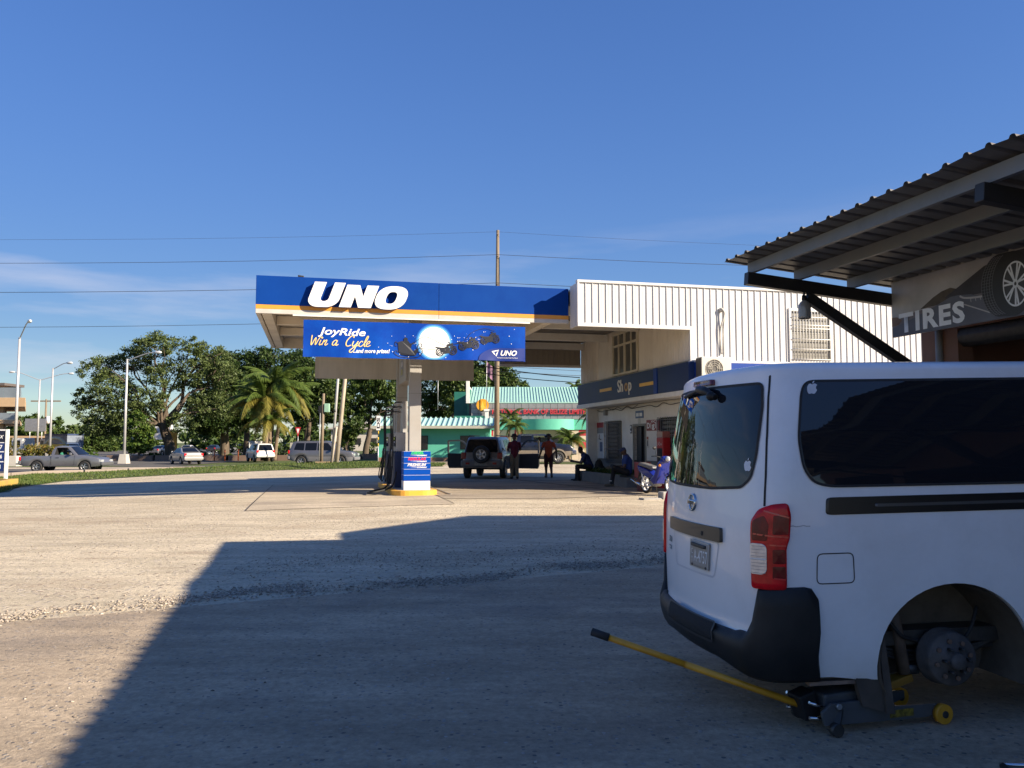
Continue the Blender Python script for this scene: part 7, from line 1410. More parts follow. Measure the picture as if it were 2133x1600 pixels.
b.add(vs, [(2 * i, 2 * i + 2, 2 * i + 3, 2 * i + 1) for i in range(n)], 0, True); b.add([v for v in vs[1::2]], [tuple(range(n + 1))]); b.add([v for v in vs[0::2]], [tuple(reversed(range(n + 1)))]); b.build('porch_canopy', bk_green, bank, fix=False)
text('NATIONAL BANK OF BELIZE LIMITED', .56, bk_red, (-1.72, BY - .16, 4.08), (1, 0, 0), (0, 0, 1), bank, width=8.5, bold=.018, ext=.05)
dm = MB(); dm.cyl((-2.55, BY - .30, 4.85), (-2.55, BY - .08, 4.85), .53, n=32); ds = dm.build('emblem', M('emblem_amber', (0.80, 0.34, 0.02), .4, var=.25, vs=2.2), bank)
dm = MB(); flat(dm, [(-.30, -.25), (-.12, -.1), (0, .36), (.12, -.1), (.30, -.25), (.10, -.22), (.08, -.44), (-.08, -.44), (-.10, -.22)], lambda x, z: (-2.55 + x, BY - .305, 4.85 + z)); dm.build('tree_mark', M('emblem_pale', (0.85, 0.52, 0.07), .4), ds, fix=False)
tw, th_ = .62, .522; tm = MB(); tm.box(.01, tw - .01, BY + .02, BY + .119, .01, th_ - .01); tmb = tm.mesh('wall_tile'); tmb.materials.append(bk_beige)
red_at = {(4, 3), (6, 4), (6, 2), (4, 1), (15, 4), (15, 2), (17, 3), (17, 1), (2, 4), (2, 2)}
for c in range(27):
    x = bx0 + .25 + tw * c
    if 1.05 < x + tw / 2 < 5.2 : continue
    for r_ in range(5):
        o = bpy.data.objects.new('wall_tile', tmb); COL.objects.link(o); o.parent = bank; o.matrix_parent_inverse = inv_of(bank); o.location = (x, 0, .105 + th_ * r_)
        if (c, r_) in red_at: o.material_slots[0].link = 'OBJECT'; o.material_slots[0].material = bk_red
b = MB(); b.box(1.2, 4.9, BY + .02, BY + .11, .12, 2.05); b.build('entrance', M('dark_entrance', (0.02, 0.022, 0.025), .2), bank); b = MB(); b.box(1.1, 5.0, BY - .02, BY + .115, 2.06, 2.69); b.build('lintel', M('lintel_grey', (0.34, 0.31, 0.25), .7), bank)
b = MB(); b.box(bx0 - .25, bx0 + .05, BY - .25, BY + .1, 5.0, 7.15); b.build('pilaster', white_paint, bank, bevel=.02); b = MB(); b.box(bx0 - .33, bx0 + .13, BY - .33, BY + .18, 7.152, 7.4); b.build('pilaster_cap', white_paint, bank, bevel=.03)
b = MB(); b.box(bx0 - 1.35, bx0 - .02, BY + .6, BY + 12, bz0, 3.3); b.build('wall', bk_teal, bank)
b = MB(); b.box(bx0 - .12, bx0 - .02, BY + .11, BY + 9, 3.31, 6.4); b.build('louvre_wall', bk_teal, bank)
for k in range(4): b = MB(); b.box(bx0 - .17, bx0 - .122, BY + 1.0 + 2.2 * k, BY + 1.1 + 2.2 * k, 3.32, 6.4); b.build('mullion', white_paint, bank)
b = MB(); b.box(bx0 - 1.9, bx0 - .01, BY + 8.9, BY + 9.1, bz0, 6.55); b.build('wall', bk_teal, bank); b = MB(); b.box(bx0 - .2, bx0 + .0, BY + .05, BY + 9.2, 6.41, 6.55); b.build('coping', white_paint, bank)
b = MB(); b.box(-2.35, -2.03, 71.3, 71.6, .1, 4.30); b.build('pilaster', white_paint, bank, bevel=.02); b = MB(); b.box(-2.42, -1.96, 71.23, 71.67, 4.302, 4.48); b.build('pilaster_cap', white_paint, bank)
b = MB(); b.box(-5.0, -2.36, 71.4, 71.6, .1, 3.62, 0); b.box(-5.0, -2.36, 71.35, 71.65, 3.622, 3.9, 0); b.build('parapet', bk_teal, bank)
for k in range(2): b = MB(); b.tube([(-2.2 - 4.2 * k, 71.45, 4.4), (-2.2 - 4.2 * k, 71.45, 9.2 - 1.5 * k)], .03, 6); b.build('flagpole', galv, bank)
b = MB(); b.grid(lambda u, v: (-2.17 + u * .55, 71.45 + .08 * math.sin(u * 9), 8.6 - 1.2 * v - .5 * u), 8, 6, 0, True); b.build('flag', M('flag_cloth', (0.20, 0.10, 0.16), .8, var=.9, vs=3), bank, fix=False)
# annex, nearer the road
ann = thing('bank_annex', 'low green annex with barred windows and a ribbed pale roof beside the bank', 'building', (-4.5, 68, .12))
AY0, ax0, ax1 = 66.0, -10.6, -1.75
b = MB(); b.box(ax0, ax1, AY0, AY0 + 4.5, .1, 2.78); b.build('wall', bk_green, ann); b = MB(); b.box(ax0, ax1 + .01, AY0 - .015, AY0, .1, .42); b.build('plinth', M('plinth_tan', (0.30, 0.17, 0.11), .7), ann)
nA = 24; wA = (ax1 + .5 - ax0 + .5) / nA; b = MB(); b.add([(0, AY0 - .95, 2.86), (wA, AY0 - .95, 2.86), (wA, AY0 + 2.4, 3.62), (0, AY0 + 2.4, 3.62)], [(0, 1, 2, 3)]); p, q = wA * .55, wA * .9
b.add([(p, AY0 - .96, 2.86), (q, AY0 - .96, 2.86), (q, AY0 + 2.4, 3.63), (p, AY0 + 2.4, 3.63), (p + .03, AY0 - .96, 2.95), (q - .03, AY0 - .96, 2.95), (q - .03, AY0 + 2.4, 3.72), (p + .03, AY0 + 2.4, 3.72)], [(0, 1, 5, 4), (4, 5, 6, 7), (0, 4, 7, 3), (1, 2, 6, 5)]); arm = b.mesh('roof_tray'); arm.materials.append(bk_roof)
for k in range(nA): o = bpy.data.objects.new('roof_tray', arm); COL.objects.link(o); o.parent = ann; o.matrix_parent_inverse = inv_of(ann); o.location = (ax0 - .5 + wA * k, 0, 0)
b = MB(); b.prism([(AY0 - .95, 2.8), (AY0 + 2.4, 3.58), (AY0 + 5.3, 2.8)], lambda y, z, d: (d, y, z), ax0 - .3, ax1 + .3); b.build('gable', M('gable_pale', (0.30, 0.42, 0.36), .6), ann)
b = MB(); b.box(ax0 - .5, ax1 + .5, AY0 - 1.0, AY0 - .96, 2.70, 2.92); b.build('fascia_board', M('fascia_cream', (0.42, 0.40, 0.33), .6), ann)
for x in (-7.25, -3.55):
    b = MB(); b.box(x - .57, x + .57, AY0 - .04, AY0 + .02, 1.05, 2.15); w_ = b.build('window', M('frame_black', (0.02, 0.02, 0.02), .5), ann); b = MB(); b.box(x - .5, x + .5, AY0 - .045, AY0 - .04, 1.1, 2.1); b.build('pane', M('dim_pane', (0.07, 0.065, 0.05), .2, var=.5, vs=3), w_)
    b = MB(); [b.box(x - .5 + .1 * k - .012, x - .5 + .1 * k + .012, AY0 - .09, AY0 - .06, 1.05, 2.15) for k in range(11)]; b.build('grille', black_paint, w_)
# beige and glass block at the left edge, and a low house behind it
hot = thing('balcony_block', 'cream storeyed block with glass railings at the far left', 'building', (-66, 100, -.25))
cream_w = M('block_cream', (0.52, 0.36, 0.21), .7, var=.06); gl_r = M('rail_glass', (0.20, 0.23, 0.26), .15, var=.2, vs=.6, spec=.6); gl_w = M('block_glass', (0.09, 0.115, 0.15), .15, var=.2, vs=.3)
for (z0, z1, xo, nm, mt) in ((5.7, 6.75, 0, 'slab', cream_w), (3.75, 4.2, -.5, 'slab', cream_w), (-.25, .6, -4, 'plinth', cream_w)):
    b = MB(); b.prism([(-90, 95), (-55.9 + xo, 95), (-64.6 + xo, 110), (-90, 110)], lambda x, y, z: (x, y, z), z0, z1); b.build(nm, mt, hot, bevel=.03)
for (z0, z1, xo) in ((6.76, 7.9, -.5), (4.21, 5.0, -.9)):
    for k in range(16): b = MB(); b.box(-56.0 + xo - 2.0 * (k + 1), -56.0 + xo - 2.0 * k - .05, 95.1, 95.16, z0, z1); b.build('glass_panel', gl_r, hot)
    for k in range(5): b = MB(); b.bar((-56.1 + xo - 1.45 * k, 95.2 + 2.5 * k, (z0 + z1) / 2), (-56.1 + xo - 1.45 * k - 1.42, 95.2 + 2.5 * k + 2.45, (z0 + z1) / 2), .05, z1 - z0); b.build('glass_panel', gl_r, hot)
for (z0, z1) in ((4.2, 5.69), (.6, 3.74)):
    for k in range(10): b = MB(); b.box(-60.0 - 3.0 * (k + 1), -60.0 - 3 * k - .1, 97, 97.2, z0, z1); b.build('window', gl_w, hot)
b = MB(); b.prism([(-90, 97.25), (-60, 97.25), (-66.5, 109), (-90, 109)], lambda x, y, z: (x, y, z), .6, 5.68); b.build('wall', M('block_grey', (0.28, 0.28, 0.29), .7), hot)
b = MB(); b.box(-59.6, -59.1, 96.2, 96.7, -.2, 5.69); b.build('column', cream_w, hot); b = MB(); b.box(-68, -59.6, 97, 101, 8.3, 8.6); b.cyl((-60.5, 97.4, 6.8), (-60.5, 97.4, 8.3), .12); b.build('roof_canopy', M('canopy_brown', (0.12, 0.10, 0.09), .6), hot)
lowh = thing('low_house', 'low cream house with dark openings behind the shrubs at left', 'building', (-72, 128, -.3))
b = MB(); b.box(-85, -71.0, 126, 134, -.3, 2.3); b.build('wall', M('house_cream', (0.55, 0.36, 0.19), .7, var=.08), lowh); b = MB(); b.box(-86, -70.5, 125.2, 135, 2.31, 2.6); b.build('roof', cream_w, lowh)
for k in range(4): b = MB(); b.box(-74.6 - 2.4 * k, -73.2 - 2.4 * k, 125.95, 126.02, .5, 1.8); b.build('window', dark_inside, lowh)
wh = thing('white_house', 'low pale house seen between the trunks beyond the road', 'building', (-34, 190, -.3))
b = MB(); b.box(-41, -29, 188, 196, -.3, 4.6); b.build('wall', M('house_pale', (0.5, 0.46, 0.4), .7), wh); b = MB(); b.prism([(-42, 4.61), (-35, 6.6), (-28, 4.61)], lambda x, z, d: (x, d, z), 187, 197); b.build('roof', M('house_roof', (0.42, 0.38, 0.34), .6), wh)
for k in range(3): b = MB(); b.box(-39.5 + 3.6 * k, -37.8 + 3.6 * k, 187.9, 188.02, 1.2, 2.6); b.build('window', dark_inside, wh)
rs = thing('roadside_stall', 'white roadside stall with orange awning post beside the second lamp', 'stall', (-46.5, 110, -.3))
b = MB(); b.box(-49.5, -45.0, 108, 110, 2.0, 4.2); b.build('board', white_clean, rs); b = MB(); [b.box(x, x + .2, 108.9, 109.1, -.3, 2.0) for x in (-49, -45.4)]; b.build('post', grey_paint, rs); b = MB(); b.box(-45.0, -43.6, 107.9, 108.1, .6, 3.2); b.build('awning', M('awning_orange', (0.7, 0.32, 0.03), .6, var=.4, vs=2), rs)
# ================================================================ TREES
leaf_mid = leafmat('leaf_mid', (0.028, 0.056, 0.013), (0.056, 0.098, 0.020), (0.115, 0.155, 0.036)); leaf_dark = leafmat('leaf_dark', (0.016, 0.036, 0.009), (0.034, 0.066, 0.014), (0.075, 0.115, 0.025))
leaf_olive = leafmat('leaf_olive', (0.048, 0.076, 0.021), (0.092, 0.128, 0.037), (0.15, 0.19, 0.062)); leaf_bright = leafmat('leaf_bright', (0.04, 0.085, 0.012), (0.075, 0.14, 0.02), (0.14, 0.19, 0.035)); leaf_yel = leafmat('leaf_yellow', (0.08, 0.10, 0.015), (0.15, 0.15, 0.025), (0.25, 0.14, 0.03))
palm_green = leafmat('palm_green', (0.05, 0.09, 0.014), (0.09, 0.14, 0.024), (0.15, 0.19, 0.04)); palm_yel = leafmat('palm_yellow', (0.13, 0.13, 0.02), (0.20, 0.18, 0.03), (0.26, 0.20, 0.045))
def crown_mesh(clumps, n, leaf, seed, flat_=.6):
    rs = np.random.RandomState(seed); P = []; wsum = sum(c[1][0] * c[1][1] for c in clumps)
    for c, r in clumps:
        k = int(n * r[0] * r[1] / wsum); m = max(6, k // 42)
        d = rs.normal(size=(m, 3)); d /= np.linalg.norm(d, axis=1)[:, None]; d *= (rs.uniform(.25, 1, (m, 1)) ** .45); cen = np.array(c) + d * np.array(r)
        sig = .125 * np.mean(r) * rs.uniform(.6, 1.5, (m, 1)); idx = rs.randint(0, m, k)
        P.append(cen[idx] + rs.normal(size=(k, 3)) * sig[idx] * np.array([1, 1, flat_]))
    P = np.concatenate(P); k = len(P); nrm = rs.normal(size=(k, 3)) + np.array([0, 0, .55]); nrm /= np.linalg.norm(nrm, axis=1)[:, None]
    a = np.cross(nrm, rs.normal(size=(k, 3))); a /= np.linalg.norm(a, axis=1)[:, None]; b_ = np.cross(nrm, a); s = leaf * rs.uniform(.55, 1.35, (k, 1))
    V = np.stack([P - a * s, P - b_ * s * .42 + nrm * s * .12, P + a * s, P + b_ * s * .42 + nrm * s * .12], 1).reshape(-1, 3)
    return np_mesh('crown', V, np.arange(4 * k).reshape(-1, 4), 4)
def wig(p, q, n, amp, rs):
    p, q = Vector(p), Vector(q); L = (q - p).length; out = []
    for i in range(n + 1):
        t = i / n; o = Vector((rs.uniform(-1, 1), rs.uniform(-1, 1), rs.uniform(-.5, .5))) * amp * L * (math.sin(PI * t)); out.append(tuple(p.lerp(q, t) + o + Vector((0, 0, L * .06 * math.sin(PI * t)))))
    return out
def make_tree(name, label, base, fork, clumps, n, leaf, mat, tr, seed, group=None, lim=None, nsub=3):
    rs = random.Random(seed); t = thing(name, label, 'tree', base, group=group)
    b = MB(); f = Vector(fork); b.tube(smooth_pts([(base[0], base[1], base[2] - .3), (base[0] + (fork[0] - base[0]) * .15, base[1], base[2] + (fork[2] - base[2]) * .3), tuple(Vector(base).lerp(f, .7)), fork], 4), [tr * 1.35] + [tr * (1.1 - .3 * i / 12) for i in range(12)], 10)
    tk = b.build('trunk', bark, t)
    for i, (c, r) in enumerate(clumps):
        cc = Vector(c); b = MB(); r0 = tr * rs.uniform(.30, .46); path = smooth_pts(wig(f - Vector((0, 0, rs.uniform(0, .8))), cc, 4, .10, rs), 3); k = len(path); b.tube(path, [r0 * (1 - .78 * j / (k - 1)) for j in range(k)], 7)
        for q in range(nsub):
            j = rs.randint(k // 2, k - 1); e = cc + Vector((rs.uniform(-1, 1) * r[0], rs.uniform(-1, 1) * r[1], rs.uniform(-.3, 1) * r[2])) * .85; pth = wig(path[j], e, 3, .12, rs); b.tube(pth, [r0 * .35, r0 * .26, r0 * .17, r0 * .08], 5)
        b.build('limb', bark, tk)
    me = crown_mesh(clumps, n, leaf, seed); me.materials.append(mat); link('crown', me, t); return t
def pxz(px, py, d): return ((px - 1066.5) * d / 1725, 1.6 + (922 - py) * d / 1725)
def tree_px(name, label, d, bx, by, fx, fy, cl, n, leaf, mat, tr, seed, group=None):
    """clumps are listed as seen across the road: (x, y, half width, half height) in picture units, turned into metres at distance d"""
    rs = random.Random(seed); k = d / 1725; X, Z = pxz(bx, by, d); FX, FZ = pxz(fx, fy, d); C = []
    for (x, y, rx, ry) in cl:
        cx, cz = pxz(x, y, d); C.append(((cx, d + rs.uniform(-.5, .5) * rx * k * 1.3, cz), (rx * k, rx * k * .95, ry * k)))
    return make_tree(name, label, (X, d, Z), (FX, d, FZ), C, n, leaf, mat, tr, seed, group)
TG = 'trees beyond the road'
tree_px('rain_tree', 'great spreading tree with a leaning forked trunk left of the palms', 90, 358, 948, 339, 880, [(325, 722, 46, 30), (392, 728, 34, 28), (262, 748, 44, 28), (200, 770, 38, 28), (235, 812, 50, 34), (186, 855, 36, 30), (270, 862, 44, 32), (345, 785, 46, 34), (412, 772, 40, 36), (425, 838, 42, 34), (318, 835, 40, 30), (235, 885, 40, 26), (385, 880, 30, 22), (200, 890, 36, 24), (170, 830, 26, 26), (300, 890, 36, 24), (455, 850, 30, 30), (432, 742, 36, 28), (462, 778, 36, 30)], 46000, .15, leaf_olive, .52, 11, TG)
tree_px('dense_tree', 'dense dark tree between the great spreading tree and the palms', 99, 470, 947, 468, 885, [(455, 760, 42, 38), (505, 765, 38, 38), (430, 812, 40, 42), (490, 825, 48, 48), (450, 872, 46, 34), (520, 870, 40, 34)], 21000, .20, leaf_dark, .5, 12, TG)
tree_px('dense_tree', 'dense dark tree rising right behind the palm crowns', 101, 560, 948, 565, 880, [(560, 762, 44, 38), (612, 768, 40, 42), (575, 815, 50, 44), (630, 835, 40, 44), (545, 860, 38, 30)], 19000, .20, leaf_dark, .45, 13, TG)
tree_px('dense_tree', 'dense dark tree set far back between the great tree and palms', 118, 515, 945, 515, 880, [(480, 790, 40, 40), (530, 790, 40, 40), (515, 850, 50, 40), (415, 860, 40, 40)], 16000, .24, leaf_dark, .4, 24, TG)
tree_px('dense_tree', 'dense dark tree set far back right of the palms', 120, 640, 945, 640, 880, [(620, 780, 40, 44), (665, 800, 40, 40), (640, 860, 44, 36)], 12000, .24, leaf_dark, .4, 25, TG)
tree_px('open_tree', 'thin dark trunked tree seen below the banner right of the palms', 103, 640, 950, 645, 880, [(660, 790, 40, 40), (690, 815, 36, 40), (648, 850, 30, 30), (700, 860, 30, 26)], 8000, .22, leaf_mid, .28, 14, TG)
tree_px('open_tree', 'thin dark trunked tree right behind the leaning poles', 108, 722, 950, 728, 885, [(725, 785, 44, 40), (760, 810, 40, 40), (712, 850, 32, 30), (775, 860, 30, 30)], 9000, .22, leaf_mid, .30, 15, TG)
tree_px('open_tree', 'pale trunked tree leaning left of the pump pillars', 96, 762, 952, 772, 890, [(770, 800, 36, 40), (800, 790, 38, 40), (812, 845, 30, 36), (760, 868, 22, 20)], 8000, .22, leaf_mid, .34, 16, TG)
tree_px('open_tree', 'leafy tree seen right of the pump pillars above the annex roof', 104, 892, 950, 895, 880, [(905, 800, 44, 42), (945, 795, 40, 42), (920, 845, 40, 32), (890, 850, 30, 32)], 11000, .22, leaf_mid, .32, 17, TG)
tree_px('leaning_tree', 'tree with a thin trunk slanting up beside the bank louvre wall', 100, 915, 930, 945, 862, [(960, 830, 34, 34), (985, 800, 34, 34), (940, 790, 26, 26)], 7000, .22, leaf_mid, .26, 18, TG)
tree_px('bank_tree', 'tall tree rising behind the bank roof left of the utility pole', 112, 1000, 945, 1005, 860, [(1000, 790, 40, 36), (1035, 785, 42, 34), (1010, 760, 30, 22), (1060, 800, 28, 20)], 10000, .22, leaf_mid, .35, 19, TG)
tree_px('bank_tree', 'small round tree above the bank roof right of the utility pole', 118, 1080, 945, 1082, 850, [(1078, 808, 24, 15), (1065, 825, 20, 14), (1095, 822, 14, 10)], 3500, .22, leaf_mid, .25, 20, TG)
tree_px('small_tree', 'light green young tree just right of the second lamp post', 86, 292, 948, 294, 925, [(290, 880, 20, 24), (300, 905, 24, 24), (288, 930, 26, 16)], 5000, .17, leaf_bright, .12, 21, TG)
tree_px('open_tree', 'bushy light green tree low beside the leaning poles', 88, 722, 952, 722, 935, [(722, 905, 24, 24), (740, 890, 22, 22)], 3500, .18, leaf_mid, .13, 22, TG)
far_spots = [(60, 884, 34, 26), (105, 892, 30, 24), (150, 905, 30, 22), (20, 905, 30, 22), (190, 912, 26, 20), (232, 914, 24, 18)]
for i, (x, y, rx, ry) in enumerate(far_spots):
    lab = ['hazy tree by the far wooden utility pole', 'hazy round tree between two tall lamps', 'hazy tree over the box truck', 'hazy tree behind the cream block', 'low hazy tree over the white pickup', 'low hazy tree left of the second lamp'][i]
    tree_px('far_tree', lab, 150 + 4 * i, x, 946, x, y + 14, [(x - rx * .3, y + 4, rx * .7, ry * .8), (x + rx * .35, y, rx * .65, ry), (x, y + 16, rx * .9, ry * .6)], 2600, .42, leaf_mid, .3, 40 + i, 'hazy trees at the far left')
# far belt of greenery that reads as one mass
cl = [((x + random.uniform(-4, 4), random.uniform(205, 275), random.uniform(1.0, 3.0)), (random.uniform(5, 9), 6, random.uniform(3.2, 5.5))) for x in range(-230, 160, 5)]
me = crown_mesh(cl, 60000, .85, 77); me.materials.append(leaf_mid); tag(link('woods', me), kind='stuff')
cl = [((x, random.uniform(116, 150), .2), (2.6, 3, 1.5 + random.uniform(0, .9))) for x in np.arange(-42, 6, 2.0)]
me = crown_mesh(cl, 15000, .30, 78); me.materials.append(leaf_mid); tag(link('undergrowth', me), kind='stuff')
# shrubs
def shrub(label, x, y, r, n, leaf, mat, seed, name='shrub', group=None):
    z = terr(x, y); t = thing(name, label, 'shrub', (x, y, z), group=group); rs = random.Random(seed)
    me = crown_mesh([((x + rs.uniform(-.4, .4) * r[0], y + rs.uniform(-.4, .4) * r[1], z + r[2] * rs.uniform(.45, .8)), (r[0] * .7, r[1] * .7, r[2] * .5)) for k in range(5)], n, leaf, seed); me.materials.append(mat); link('foliage', me, t)
    b = MB()
    for k in range(5): b.tube([(x, y, z), (x + rs.uniform(-.5, .5) * r[0], y + rs.uniform(-.5, .5) * r[1], z + r[2] * .8)], [.03, .01], 5)
    b.build('stem', bark, t)
for i, (x, y, r) in enumerate(((-41.5, 72, (1.6, 1.0, 1.5)), (-39.0, 71, (1.3, 1.0, 1.3)), (-44.6, 73, (1.6, 1.0, 1.7)), (-36.9, 72, (1.1, .9, 1.1)))):
    shrub(['yellow flecked shrub right behind the tall left lamp base', 'yellow flecked shrub between the lamp base and pickup tail', 'yellow flecked shrub at the left picture edge', 'small shrub hidden behind the pickup bed'][i], x, y, r, 2200, .10, leaf_yel if i != 3 else leaf_bright, 90 + i, group='shrubs by the left lamp')
for i, (x, y, r) in enumerate(((-33.5, 88.6, (1.2, .8, .9)), (-37.8, 88.0, (1.5, .8, .7)), (-29.9, 88.4, (.9, .7, .5)))): shrub(['dark bush right of the leaning trunk foot', 'bush left of the leaning trunk foot', 'low bush on the brown kerb behind the sedan'][i], x, y, r, 1500, .12, leaf_mid, 95 + i, group='bushes at the great tree')
# palms: every frond its own part
def frond_mesh(name, L, droop, mat, wid=.60, seed=0):
    rs = random.Random(seed); b = MB(); n = 38; pts = []
    for i in range(n + 1): t = i / n; pts.append(Vector((L * (t - .18 * droop * t ** 3), 0, L * (.42 * t - (.42 + .55 * droop) * t ** 2.1))))
    b.tube(pts, [.05 * (1 - .85 * i / n) for i in range(n + 1)], 4, 0, False)
    for i in range(3, n + 1):
        t = i / n; ln = wid * L * .42 * math.sin(PI * min(1, .12 + t * .86)) ** .6 * rs.uniform(.85, 1.1); d = (pts[min(i + 1, n)] - pts[i - 1]).normalized()
        for s in (-1, 1):
            for h in range(2):
                o = pts[i] - d * (.5 * h * L / n); dirv = (d * .55 + Vector((0, s, 0)) * .8 + Vector((0, 0, -.30 - .5 * rs.random()))).normalized(); tip = o + dirv * ln + Vector((0, 0, -.22 * ln)); mid = o + dirv * ln * .5; wv = d * .030
                b.add([o - wv, o + wv, mid + wv * 1.1, tip, mid - wv * 1.1], [(0, 1, 2, 4), (4, 2, 3)])
    me = b.mesh(name); me.materials.append(mat); return me
FM = [frond_mesh('frond', 3.6, dr_, palm_green, seed=i) for i, dr_ in enumerate((.35, .75, 1.15))]; FY = [frond_mesh('frond', 3.6, dr_, palm_yel, seed=5 + i) for i, dr_ in enumerate((.7, 1.0))]
def palm(label, base, top, nf, k, tr, seed, yel=.25, group=None, name='palm_tree', rings=True):
    rs = random.Random(seed); t = thing(name, label, 'palm tree', base, group=group); b = MB(); pth = smooth_pts([(base[0], base[1], base[2] - .2), tuple(Vector(base).lerp(Vector(top), .5) + Vector((rs.uniform(-.2, .2), 0, 0))), top], 9); m = len(pth)
    b.tube(pth, [tr * (1.25 - .5 * i / (m - 1)) * (1 + .06 * (i % 2)) for i in range(m)], 9); b.build('trunk', M('palm_bark', (0.17, 0.125, 0.08), .9, var=.25, vs=5, bump=.4, bs=14), t)
    for i in range(nf):
        q = i / nf; me = (FY[rs.randint(0, 1)] if (q < yel) else FM[0 if q > .72 else (1 if q > .4 else 2)])
        o = bpy.data.objects.new('frond', me); COL.objects.link(o); o.parent = t; o.matrix_parent_inverse = inv_of(t); az = i * 2.399 + rs.uniform(-.2, .2); el = (-.12 + 1.05 * q ** 1.2) + rs.uniform(-.1, .1)
        o.location = top; o.rotation_euler = (rs.uniform(-.2, .2), -el, az); s = k * rs.uniform(.85, 1.1); o.scale = (s, s, s)
    return t
def pm_(px, py, d): X, Z = pxz(px, py, d); return (X, d, Z)
PG = 'coconut palms on the corner'
palm('tallest coconut palm of the clump, its crown right under the canopy edge', pm_(563, 955, 82), pm_(570, 806, 82), 28, 1.12, .16, 1, .15, PG); palm('coconut palm with yellowing lower fronds at the left of the clump', pm_(549, 955, 80), pm_(548, 838, 80), 26, 1.08, .17, 2, .4, PG)
palm('coconut palm at the right of the clump behind the yield sign', pm_(574, 955, 83), pm_(590, 832, 83), 26, 1.05, .16, 3, .3, PG); palm('short coconut palm low in front of the clump', pm_(556, 956, 79), pm_(560, 880, 79), 16, .85, .17, 4, .4, PG)
palm('slender palm in front of the bank, nearest the utility pole', pm_(1058, 955, 64.5), pm_(1058, 878, 64.5), 10, .38, .05, 5, 0, 'slender palms before the bank'); palm('slender palm beside the red tiles of the bank', pm_(1073, 955, 63.5), pm_(1074, 888, 63.5), 12, .36, .05, 6, 0, 'slender palms before the bank'); palm('tall tufted slender palm over the bank letters', pm_(1064, 955, 65), pm_(1063, 866, 65), 9, .34, .05, 7, 0, 'slender palms before the bank')
palm('low bushy palm before the bank entrance', pm_(1187, 957, 66), pm_(1187, 918, 66), 16, .50, .08, 8, .05); palm('young palm with upright fronds casting its shadow on the bank porch', pm_(1176, 957, 68), pm_(1178, 904, 68), 8, .27, .06, 9, 0)
palm('palm peeping out by the shop wall corner', pm_(1246, 957, 60), pm_(1238, 866, 60), 12, .42, .07, 10, 0); palm('distant palm top above the bank roof', pm_(1202, 940, 120), pm_(1199, 806, 120), 12, .55, .12, 12, 0)

# ================================================================ KERBS, LAMPS, POLES, WIRES, SIGNS
def kerb_wall(name, label, pts, w, z0, z1, mat, cat='kerb'):
    t = thing(name, label, cat, (pts[0][0], pts[0][1], z0))
    for a, c in zip(pts[:-1], pts[1:]):
        n = max(1, int(math.dist(a, c) / 2.5))
        for i in range(n):
            p = Vector(a).lerp(Vector(c), i / n); q = Vector(a).lerp(Vector(c), (i + 1) / n - .012); zz = terr(p.x, p.y)
            b = MB(); b.bar((p.x, p.y, zz + (z0 + z1) / 2), (q.x, q.y, zz + (z0 + z1) / 2), w, z1 - z0); b.build('kerb_block', mat, t, bevel=.02)
kerb_wall('kerb', 'long concrete kerb wall between the grass verge and the near lane', [(-26.4, 36), (-27.1, 47.5), (-21.8, 52.9), (-16.0, 56.0), (-9.2, 55.3), (-4.2, 55.6)], .22, -.1, .27, M('kerb_stone', (0.30, 0.25, 0.20), .85, var=.15, vs=1.2, dirt=((0.14, 0.11, 0.09), .6, 1.2)))
kerb_wall('median_kerb', 'brown raised kerb in front of the great spreading tree', [(-42, 86.2), (-21.5, 85.2), (-12, 84.0)], .3, -.1, .56, M('kerb_brown', (0.20, 0.135, 0.10), .85, var=.15, vs=1))
mbm = MB(); mbm.grid(lambda u, v: (-42 + 32 * u, 86.3 - .9 * u * 1.6 + 16 * v, terr(-42 + 32 * u, 95) + .48 - .25 * v + .05 * mnoise.noise(Vector((u * 20, v * 10, 0)))), 24, 10); tag(mbm.build('median_ground', grass_mat), kind='structure')
kerb_wall('yellow_kerb', 'yellow painted kerb round the grass bed under the price sign', [(-18.3, 27.6), (-19.3, 30.7), (-20.4, 34.2), (-29, 36.8)], .25, -.05, .30, M('kerb_yellow', (0.50, 0.31, 0.06), .7, var=.15, vs=2, dirt=((0.28, 0.22, 0.13), .6, 1.6)))
bd = MB(); bd.grid(lambda u, v: Vector((-29, 27.8, 0)).lerp(Vector((-18.5, 27.8, 0)), u).lerp(Vector((-29, 36.7, 0)).lerp(Vector((-20.5, 34.2, 0)), u), v) + Vector((0, 0, .02 + .0 * u)), 10, 8); tag(bd.build('sign_bed', grass_mat), kind='structure')
blades('grass', 3500, lambda: Vector((-29, 27.8, 0)).lerp(Vector((-18.5, 27.8, 0)), random.random()).lerp(Vector((-29, 36.7, 0)).lerp(Vector((-20.5, 34.2, 0)), random.random()), random.random()) + Vector((0, 0, .02)), .05, .14, .015, grass_leaf)
lamp_metal = M('lamp_metal', (0.55, 0.55, 0.55), .4, .4, var=.08)
